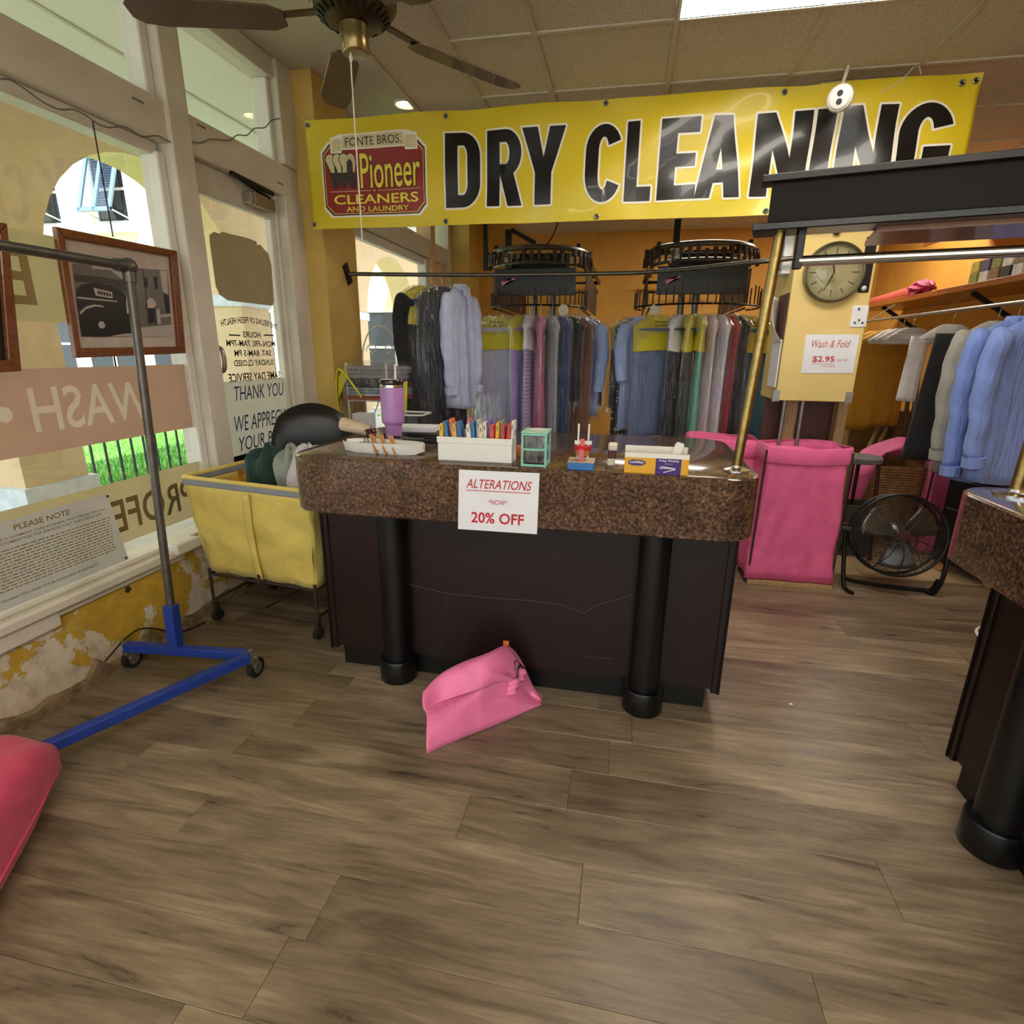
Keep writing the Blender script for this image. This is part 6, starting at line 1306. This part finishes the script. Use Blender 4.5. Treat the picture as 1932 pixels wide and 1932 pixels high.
# ---------------------------------------------------------------- pink bags on the floor
def pink_bag_front():
    T, Rr = onZ(806, 1424), onZ(1020, 1331); t = thing('pink_drawstring_bag', 'pink drawstring laundry bag slumped against the counter front', 'bag', (-.5, 1.8, 0))
    Rg = bez([onY(797, 1306, 1.74), onY(832, 1273, 1.84), onY(882, 1247, 1.90), onY(925, 1232, 1.96), onY(957, 1218, 2.02), onY(982, 1244, 2.04), onY(1004, 1292, 2.03), Vector((Rr.x, Rr.y+.015, .015))], 6)
    Fr = bez([T+Vector((-.012, .12, .006)), T+Vector((0, 0, .004)), T.lerp(Rr, .3)+Vector((0, .004, .004)), T.lerp(Rr, .65)+Vector((0, -.008, .004)), Rr+Vector((0, 0, .004))], 8)
    Fr = bez([T+Vector((0, 0, .004)), T.lerp(Rr, .3)+Vector((0, .004, .004)), T.lerp(Rr, .65)+Vector((0, -.008, .004)), Rr+Vector((0, 0, .004))], 8)
    def samp(P, u): x = u*(len(P)-1); i = min(int(x), len(P)-2); return P[i].lerp(P[i+1], x-i)
    def f(u, v):
        if v <= .72:
            w = v/.72; a = samp(Fr, u); b = samp(Rg, u); c = a.lerp(b, w); c.z = a.z+(b.z-a.z)*(w**.75)+.045*math.sin(PI*w)*math.sin(PI*min(1, u*1.2))
            c.z += .016*math.sin(9*u+5*w)*math.sin(PI*w)*(1-u*.3); c.y -= .022*math.sin(7*u-6*w+1)*math.sin(PI*w)
            k = math.exp(-((u-.70)/.10)**2)*math.sin(PI*w); c.z += .010*k*math.sin(w*46)
            c.z -= .030*math.exp(-((w-.45-.25*u)/.10)**2)*math.sin(PI*u)
        else:
            w = (v-.72)/.28; b = samp(Rg, u); c = Vector((b.x, min(2.078, b.y+.05*w), b.z*(1-w)))
        c.z = max(c.z, .002); return c
    m = MB().grid(lambda u, v: f(u, v)-Vector((-.5, 1.8, 0)), 60, 36); obj('cloth', m, 'neon_pink', t, smooth='all', thick=.003)
    off = Vector((-.5, 1.8, 0))
    def flap(a, b):
        u = .02+.70*a; v = (.68-.05*a)-(.30+.16*a*(1-.3*a))*b; q = f(u, v); k = math.sin(PI*min(1, b*1.02))
        return q + Vector((0, -.016*k-.004, .014+.020*k*math.sin(PI*min(1, a*1.1))+.006*math.sin(9*a+5*b))) - off
    obj('folded_flap', MB().grid(flap, 36, 14), 'neon_pink', t, smooth='all', thick=.003)
    rf = bez([f(.74, .60), f(.72, .45), f(.70, .30), f(.69, .18)], 7)
    for k, q in enumerate(rf): obj('pucker', MB().sphere(q-off+Vector((.004*math.sin(k*2), -.006, .006)), .017, 10, 7, (1.5, .8, .62)), 'neon_pink', t, smooth='all')
    rc_ = [f(.78, .70), f(.72, .66)+Vector((0, -.01, .012)), f(.68, .60)+Vector((0, -.014, .012)), f(.71, .50)+Vector((0, -.012, .012)), f(.735, .46)+Vector((0, -.01, .008))]
    obj('drawstring', MB().tube([q-off for q in bez(rc_, 6)], .0035, 6), 'ink_black', t, smooth=True)
    rc_ = [f(.78, .70), f(.74, .66)+Vector((0, -.01, .016)), f(.72, .58)+Vector((0, -.014, .016)), f(.745, .46)+Vector((0, -.012, .012))]
    obj('drawstring', MB().tube([q-off for q in bez(rc_, 6)], .0035, 6), 'ink_black', t, smooth=True)
    e = onY(955, 1216, 2.03)-off; obj('cloth_tab', MB().box((e.x-.012, e.y-.004, e.z-.008), (e.x+.012, e.y, e.z+.018)), 'orange_plastic', t)
pink_bag_front()
pbl = thing('pink_laundry_bag', 'full pink laundry bag lying on the floor at the lower left', 'bag', (-1.73, .80, 0), .52)
def pil(u, v):
    a = 2*PI*u; b = PI*v; s = lambda x, e: math.copysign(abs(x)**e, x)
    sb = s(math.sin(b), .45); k = 1+.03*math.sin(4*a+3*b); return (.21*sb*s(math.cos(a), .45)*k, .40*sb*s(math.sin(a), .45)*k, .135-.132*s(math.cos(b), .7)*(1-.25*math.sin(a)*math.sin(b)**4) + .01*math.sin(5*a)*math.sin(b))
obj('cloth', MB().grid(pil, 56, 28), 'rose_pink', pbl, smooth='all')
obj('seam', MB().tube([Vector(pil(k/40, .42))*1.004 for k in range(40)], .004, 6, closed=True), 'rose_pink', pbl, smooth='all')
# ---------------------------------------------------------------- pictures and notice on the window
mat('photo_grey', '6c6864', .4); mat('photo_dark', '141212', .35); mat('photo_light', 'b4aca4', .45); mat('photo_mid', '3c3836', .4); mat('mount', 'c2b4aa', .6)
XP = WX-.004
def pts8(ps): return [onX(x/5.084, 400+y/5.084, XP) for x, y in ps]
def flatpoly(name, ps, m, par, lift):
    q = MB().add([(p.x+lift, p.y, p.z) for p in ps], [tuple(range(len(ps)))]); return obj(name, q, m, par, W=True)
fr = thing('framed_photo', 'wood framed black and white photograph of an old car on the window', 'picture', onX(222, 560, XP))
outer = pts8([(490, 140), (1665, 375), (1750, 1355), (690, 1400)]); inner = pts8([(582, 250), (1603, 425), (1680, 1290), (738, 1305)])
for i in range(4):
    j = (i+1) % 4; a, b, c, e = outer[i], outer[j], inner[j], inner[i]; q = MB(); q.add([tuple(p) for p in (a, b, c, e)]+[tuple(p+Vector((.022, 0, 0))) for p in (a, b, c, e)], [(0, 1, 2, 3), (4, 7, 6, 5), (0, 4, 5, 1), (1, 5, 6, 2), (2, 6, 7, 3), (3, 7, 4, 0)]); obj('frame_rail', q, 'frame_wood', fr, W=True, bev=.003)
flatpoly('mount', inner, 'mount', fr, .006)
ph_ = flatpoly('print', pts8([(672, 490), (1590, 560), (1640, 1200), (765, 1195)]), 'photo_grey', fr, .008)
for k, (nm, m_, ps) in enumerate((('sky', 'photo_light', [(860, 505), (1270, 536), (1260, 640), (1170, 660), (1040, 560), (870, 545)]), ('trees', 'photo_mid', [(690, 600), (900, 615), (1100, 650), (1270, 640), (1290, 780), (1170, 760), (1050, 690), (700, 665)]), ('ground', 'photo_light', [(1050, 1192), (1300, 1110), (1632, 1080), (1638, 1198)]), ('building', 'photo_grey', [(1350, 545), (1588, 562), (1620, 970), (1400, 900)]), ('doorway', 'photo_dark', [(1545, 780), (1600, 800), (1612, 972), (1575, 970)]), ('window', 'photo_dark', [(1362, 630), (1392, 630), (1400, 722), (1372, 722)]), ('window', 'photo_dark', [(1452, 620), (1490, 620), (1496, 740), (1468, 742)]), ('wall', 'photo_light', [(1510, 562), (1580, 566), (1592, 790), (1540, 765)]), ('fence', 'photo_light', [(1515, 985), (1622, 975), (1622, 1000), (1515, 1012)]), ('car_body', 'photo_dark', [(712, 800), (722, 740), (770, 695), (880, 675), (1040, 700), (1150, 760), (1210, 860), (1290, 900), (1320, 1165), (1180, 1165), (980, 1195), (768, 1192)]), ('car_trim', 'photo_light', [(712, 812), (1100, 852), (1100, 864), (712, 828)]), ('fender', 'photo_light', [(735, 962), (800, 905), (880, 887), (960, 898), (972, 914), (880, 906), (800, 932), (745, 985)]), ('number_board', 'mount', [(868, 728), (1048, 770), (1055, 830), (892, 802)]), ('hub_cap', 'photo_light', [(915, 1075), (930, 1050), (960, 1050), (982, 1080), (975, 1112), (945, 1118), (922, 1104)]), ('crowd', 'photo_light', [(1185, 800), (1235, 790), (1240, 860), (1200, 900), (1215, 960), (1190, 980), (1180, 880)]), ('man_shirt', 'mount', [(1382, 850), (1410, 820), (1450, 838), (1475, 890), (1440, 922), (1390, 920)]), ('man_trousers', 'photo_dark', [(1400, 922), (1452, 922), (1450, 1060), (1412, 1070)]), ('boy', 'photo_light', [(1470, 940), (1500, 925), (1518, 1070), (1482, 1080)]))):
    flatpoly(nm, pts8(ps), m_, fr if False else ph_, .0092+.0004*k)
for k in range(5): flatpoly('board_mark', pts8([(905+k*27, 752+k*6), (920+k*27, 756+k*6), (924+k*27, 790+k*6), (909+k*27, 786+k*6)]), 'photo_dark', ph_, .0185)
fr2 = thing('framed_photo', 'second wood framed dark picture cut by the left edge of the view', 'picture', onX(0, 560, XP))
o2 = [onX(0, 423, XP), onX(6, 425, XP), onX(33, 700, XP), onX(0, 705, XP)]; y1 = o2[1].y; y2 = o2[2].y; zt, zb2 = o2[1].z+.005, o2[2].z
poly = [(y1-.55, zt-.03), (y1, zt), (y2, zb2), (y2-.55, zb2-.015)]; inn = [(y1-.51, zt-.07), (y1-.037, zt-.04), (y2-.037, zb2+.04), (y2-.51, zb2+.03)]
for i in range(4):
    j = (i+1) % 4; q = MB(); pp = [Vector((XP, *poly[i])), Vector((XP, *poly[j])), Vector((XP, *inn[j])), Vector((XP, *inn[i]))]; q.add([tuple(p) for p in pp]+[tuple(p+Vector((.022, 0, 0))) for p in pp], [(0, 1, 2, 3), (4, 7, 6, 5), (0, 4, 5, 1), (1, 5, 6, 2), (2, 6, 7, 3), (3, 7, 4, 0)]); obj('frame_rail', q, 'frame_wood', fr2, W=True, bev=.003)
flatpoly('print', [Vector((XP, *p)) for p in inn], 'photo_dark', fr2, .006)
flatpoly('figure', [Vector((XP, y2-.12, zb2+.06)), Vector((XP, y2-.05, zb2+.05)), Vector((XP, y2-.05, zb2+.12)), Vector((XP, y2-.11, zb2+.16))], 'photo_mid', fr2, .007)
XN = WX+.012; nt_z0, nt_z1, nt_y0, nt_y1 = .478, .80, 1.30, 1.962
mat('notice_ink', '8a8458', .6); mat('notice_board', 'c9cbc6', .5, var=.03)
t, put, rule = flat_sign('notice_board', 'white please note notice with small print standing on the window sill', [(XN, nt_y0, nt_z1), (XN, nt_y1-.02, nt_z1), (XN, nt_y1+.02, nt_z0), (XN, nt_y0, nt_z0)], 'notice_board')
put('PLEASE NOTE', .52, .865, .34, .07, 'notice_ink', .015); put('DUE TO WE ARE A GARMENT CARE BUSINESS, THAT RELIES ON THE', .5, .785, .86, .032, 'notice_ink', .01); put('FOR OUR CUSTOMERS FOR THE SERVICES THAT THEY DROP OFF', .5, .735, .80, .032, 'notice_ink', .01); put('THANK YOU FOR YOUR KINDNESS & HONESTY', .5, .09, .62, .03, 'notice_ink', .01)
rr = random.Random(5); q = MB(); Uw = nt_y1-nt_y0
for k in range(13):
    u = .05; z = nt_z0+(nt_z1-nt_z0)*(.665-k*.038)
    while u < .95:
        w = rr.uniform(.012, .045); q.add([(XN+.0016, nt_y0+u*Uw, z), (XN+.0016, nt_y0+min(.95, u+w)*Uw, z), (XN+.0016, nt_y0+min(.95, u+w)*Uw, z+.0042), (XN+.0016, nt_y0+u*Uw, z+.0042)], [(0, 1, 2, 3)]); u += w+.008
obj('small_print', q, 'notice_ink', t, W=True, kind='stuff')
for (y, z) in ((nt_y1-.022, nt_z1-.012), (nt_y1+.008, nt_z0+.012)): obj('screw', MB().sphere((XN+.002, y, z), .006, 10, 6), 'iron_rust', t, W=True, smooth=True)
# loose wire looping along the transom and a bead chain
lw_ = thing('loose_wire', 'thin wire looping along the window transom', 'wire', (WX, 2.0, 2.35))
pw = [onX(x*600/1932, y*600/1932, WX+.012) for x, y in ((0, 480), (60, 485), (150, 540), (260, 620), (360, 665), (440, 665), (520, 700), (590, 750), (660, 775), (760, 770), (860, 830), (960, 825), (1050, 870), (1110, 850), (1210, 868), (1280, 845), (1390, 853), (1440, 820), (1500, 822), (1545, 780), (1610, 775), (1650, 730), (1710, 715), (1740, 665), (1790, 640))]
obj('wire', MB().tube(bez(pw, 3), .0032, 5), 'ink_grey', lw_, W=True, smooth=True)
bc = thing('bead_chain', 'blind bead chain hanging in front of the shop window', 'chain', onX(175, 230, WX-.03)); a, b = onX(175, 230, WX-.03), onX(213, 445, WX-.03)
q = MB()
for k in range(60): q.sphere(a.lerp(b, k/59), .0038, 6, 4)
obj('beads', q, 'iron_black', bc, W=True, kind='stuff')
# floor wire behind the rack
fw = thing('floor_wire', 'thin black wire along the foot of the low wall', 'wire', (WX+.05, 2.1, 0)); obj('wire', MB().tube(bez([(WX+.04, 1.75, .09), (WX+.03, 1.95, .14), (WX+.05, 2.15, .02), (WX+.08, 2.3, .008)], 6), .004, 5), 'iron_black', fw, W=True)
lt = thing('white_lint', 'tiny white scrap of lint on the floor near the passage', 'lint', onZ(1492, 1330)); obj('scrap', MB().sphere((0, 0, .004), .006, 8, 5, (1.4, 1, .6)), 'paper', lt)
# ================================================================== the street side: arcade, lawn, yellow building
mat('stucco', 'e2c49c', .85, var=.05, scale=6, bump=.15, bscale=60); mat('stucco_yellow', 'e2cf8a', .85, var=.05, scale=6, bump=.2, bscale=40); mat('arcade_ceiling', 'e4e4dc', .8, var=.03); mat('concrete', 'c9c4b8', .85, var=.08, scale=5); mat('impost_white', 'd8dde4', .6); mat('facade', 'f0dfb4', .85, var=.06, scale=5, bump=.15, bscale=30); mat('shutter_blue', '6c86a8', .5); mat('railing', '23262c', .5); mat('dark_glass', '2c3438', .1, var=.2)
AX, AT = -4.7, .5
arc = sempty('arcade')
def arch_wall():
    m = MB(); per = 2.95; zc = 3.28; n = 18; sp = 2.0; ow = 2.4; r = ow/2
    ys = [1.08+per*k-per*2 for k in range(9)]
    for y0 in ys:
        ya, yb = y0, y0+ow; yc = (ya+yb)/2; arcp = [(yc-r*math.cos(PI*k/n), sp+(zc-.13-sp)*math.sin(PI*k/n)) for k in range(n+1)]
        for x in (AX, AX-AT):
            for k in range(n): m.add([(x, arcp[k][0], arcp[k][1]), (x, arcp[k+1][0], arcp[k+1][1]), (x, arcp[k+1][0], 5.2), (x, arcp[k][0], 5.2)], [(0, 1, 2, 3)])
            m.add([(x, yb, -.1), (x, y0+per, -.1), (x, y0+per, 5.2), (x, yb, 5.2)], [(0, 1, 2, 3)])
        full_ = [(ya, -.1)]+arcp+[(yb, -.1)]
        for k in range(len(full_)-1): m.add([(AX, *full_[k]), (AX-AT, *full_[k]), (AX-AT, *full_[k+1]), (AX, *full_[k+1])], [(0, 1, 2, 3)])
    return m, ys, per, ow
m, ys, per, ow = arch_wall(); obj('arch_wall', m, 'stucco', arc)
for y0 in ys:
    yb = y0+ow; obj('plinth', MB().box((AX+.05, yb-.05, -.1), (AX-AT-.05, y0+per+.05, .30)), 'impost_white', arc); obj('impost_band', MB().box((AX+.025, yb-.025, 1.90), (AX-AT-.025, y0+per+.025, 2.03)), 'impost_white', arc)
obj('arcade_soffit', MB().box((WX-.18, -6, 3.28), (AX, 22, 3.38)), 'arcade_ceiling', arc); obj('ceiling_seam', MB().box((-3.45, -6, 3.272), (-3.42, 22, 3.28)), 'concrete', arc)
obj('arcade_roof', MB().box((WX-.2, -6, 5.0), (AX-AT, 22, 5.2)), 'stucco', arc)
pav = struct('pavement', MB().box((AX-AT-.3, -8, -.15), (WX-.18, 24, -.06)), 'concrete')
m, nt, b = _pb('lawn'); L = nt.links; tc = nd(nt, 'ShaderNodeTexCoord'); nz = nd(nt, 'ShaderNodeTexNoise', i_Scale=18.0, i_Detail=6.0); L.new(tc.outputs['Object'], nz.inputs['Vector']); r = ramp(nt, [(.3, S('4e8f34')), (.7, S('7fbf5a'))]); L.new(nz.outputs['Fac'], r.inputs[0]); L.new(r.outputs[0], b.inputs['Base Color']); b.inputs['Roughness'].default_value = .9
struct('lawn_ground', MB().box((-12, 1, -.3), (AX-AT-.3, 12.5, -.10)), 'lawn')
struct('courtyard_ground', MB().box((-45, 12.5, -.3), (AX-AT-.3, 14, -.11)).box((-45, -20, -.3), (-12, 12.5, -.11)).box((-12, -20, -.3), (AX-AT-.3, 1, -.11)), 'concrete')
q = MB(); rr = random.Random(2)
for k in range(9000):
    x = -5.55-rr.random()**1.6*3.2; y = 3.0+rr.random()*5.5; h = .04+.05*rr.random(); a = rr.random()*6.28; dx, dy = .006*math.cos(a), .006*math.sin(a); lx, ly = rr.uniform(-.03, .03), rr.uniform(-.03, .03)
    q.add([(x-dx, y-dy, -.10), (x+dx, y+dy, -.10), (x+lx, y+ly, -.10+h)], [(0, 1, 2)])
g = obj('grass', q, 'lawn'); g['kind'] = 'stuff'; g['label'] = 'bright green grass blades on the lawn beyond the arcade'; g['category'] = 'grass'
rl = thing('iron_railing', 'black iron railing with thin upright bars at the lawn edge', 'railing', (-5.32, 5.2, -.1))
RXL = -5.32; obj('top_bar', MB().box((RXL-.015, 3.2, .93), (RXL+.015, 9.0, .96)), 'railing', rl, W=True); obj('bottom_bar', MB().box((RXL-.012, 3.2, -.02), (RXL+.012, 9.0, .0)), 'railing', rl, W=True)
bars = [onX(x, 868, RXL).y for x in (175, 203, 228, 253, 279, 303, 320, 340, 360, 378)]
yy = sorted(bars); dyy = (yy[-1]-yy[0])/9
bar0 = obj('bar', MB().box((-.009, -.009, 0), (.009, .009, 1.03)), 'railing', rl)
bar0.location = (0, yy[0]-5.2-2*dyy, 0)
for k in range(-1, 18):
    o = bar0.copy(); COL.objects.link(o); o.parent = rl; o.location = (0, yy[0]-5.2+k*dyy, 0)
bld = thing('yellow_building', 'sunlit cream yellow building with blue shutters across the lawn', 'building', (-14, 14, -.1)); BYF = 14.0
obj('wall', MB().box((-45, BYF, -.1), (AX-AT, BYF+4, 11)), 'facade', bld, W=True)
def fwin(x0, x1, z0, z1, shut):
    w = obj('window', MB().box((x0-.08, BYF-.06, z0-.08), (x1+.08, BYF, z0)).box((x0-.08, BYF-.06, z1), (x1+.08, BYF, z1+.08)).box((x0-.08, BYF-.05, z0), (x0, BYF, z1)).box((x1, BYF-.05, z0), (x1+.08, BYF, z1)), 'white_frame', bld, W=True)
    obj('pane', MB().box((x0, BYF-.012, z0), (x1, BYF, z1)), 'dark_glass', w, W=True); obj('muntin', MB().box((x0, BYF-.04, (z0+z1)/2-.03), (x1, BYF-.012, (z0+z1)/2+.03)), 'white_frame', w, W=True); obj('sill', MB().box((x0-.2, BYF-.18, z0-.28), (x1+.2, BYF, z0-.08)), 'impost_white', bld, W=True)
    if shut:
        # awning shutter hinged at the top, propped out towards the lawn
        H = (z1-z0)*1.0; th_ = math.radians(20); top = Vector((0, BYF-.08, z1+.02)); dn = Vector((0, -math.sin(th_), -math.cos(th_))); nn = Vector((0, -math.cos(th_), math.sin(th_)))
        xm = (x0+x1)/2
        def board(nm, xa, xb, sa, sb_, par): return obj(nm, MB().prism([(xa, sa), (xb, sa), (xb, sb_), (xa, sb_)], .05, (top, (1, 0, 0), dn, nn)), 'shutter_blue', par, W=True)
        s_ = board('shutter', x0-.05, x0+.05, 0, H, bld)
        board('shutter_stile', xm-.05, xm+.05, 0, H, s_); board('shutter_stile', x1-.05, x1+.05, 0, H, s_); board('shutter_rail', x0-.05, x1+.05, -.002, .09, s_); board('shutter_rail', x0-.05, x1+.05, H-.09, H+.002, s_)
        sl2 = MB(); n = 30
        for k in range(n):
            c = top+dn*(.09+(H-.18)*k/n); sl2.add([tuple(c+Vector((x0, 0, 0))+nn*.01), tuple(c+Vector((x1, 0, 0))+nn*.01), tuple(c+Vector((x1, 0, 0))+dn*(H/n*.9)+nn*.05), tuple(c+Vector((x0, 0, 0))+dn*(H/n*.9)+nn*.05)], [(0, 1, 2, 3)])
        obj('slats', sl2, 'shutter_blue', s_, W=True, kind='stuff')
        for x in (x0, x1): obj('prop_rod', MB().tube([top+dn*H*.96+Vector((x, 0, 0)), Vector((x, BYF-.05, z0+.05))], .02, 5), 'white_frame', bld, W=True)
w0 = onY(170, 300, BYF).x; w1_ = onY(232, 330, BYF).x; z1 = onY(195, 296, BYF).z; z0 = onY(210, 418, BYF).z
dx_ = w0-onY(50, 340, BYF).x
for k in range(-3, 4):
    fwin(w0+k*dx_, w1_+k*dx_, z0, z1, True)
    fwin(w0+k*dx_-.3, w0+k*dx_+.5, .6, 2.3, False); fwin(w0+k*dx_+1.0, w0+k*dx_+1.8, .6, 2.3, False)
struct('street_ground', MB().box((-40, -40, -.3), (40, YF-.15, -.08)), 'concrete')
struct('sun_block_canopy', MB().box((WX-.2, YF-2.2, 3.0), (XR+.2, YF-.15, 3.15)), 'plaster_ceiling')  # unseen overhang added to keep the sun out of the front window
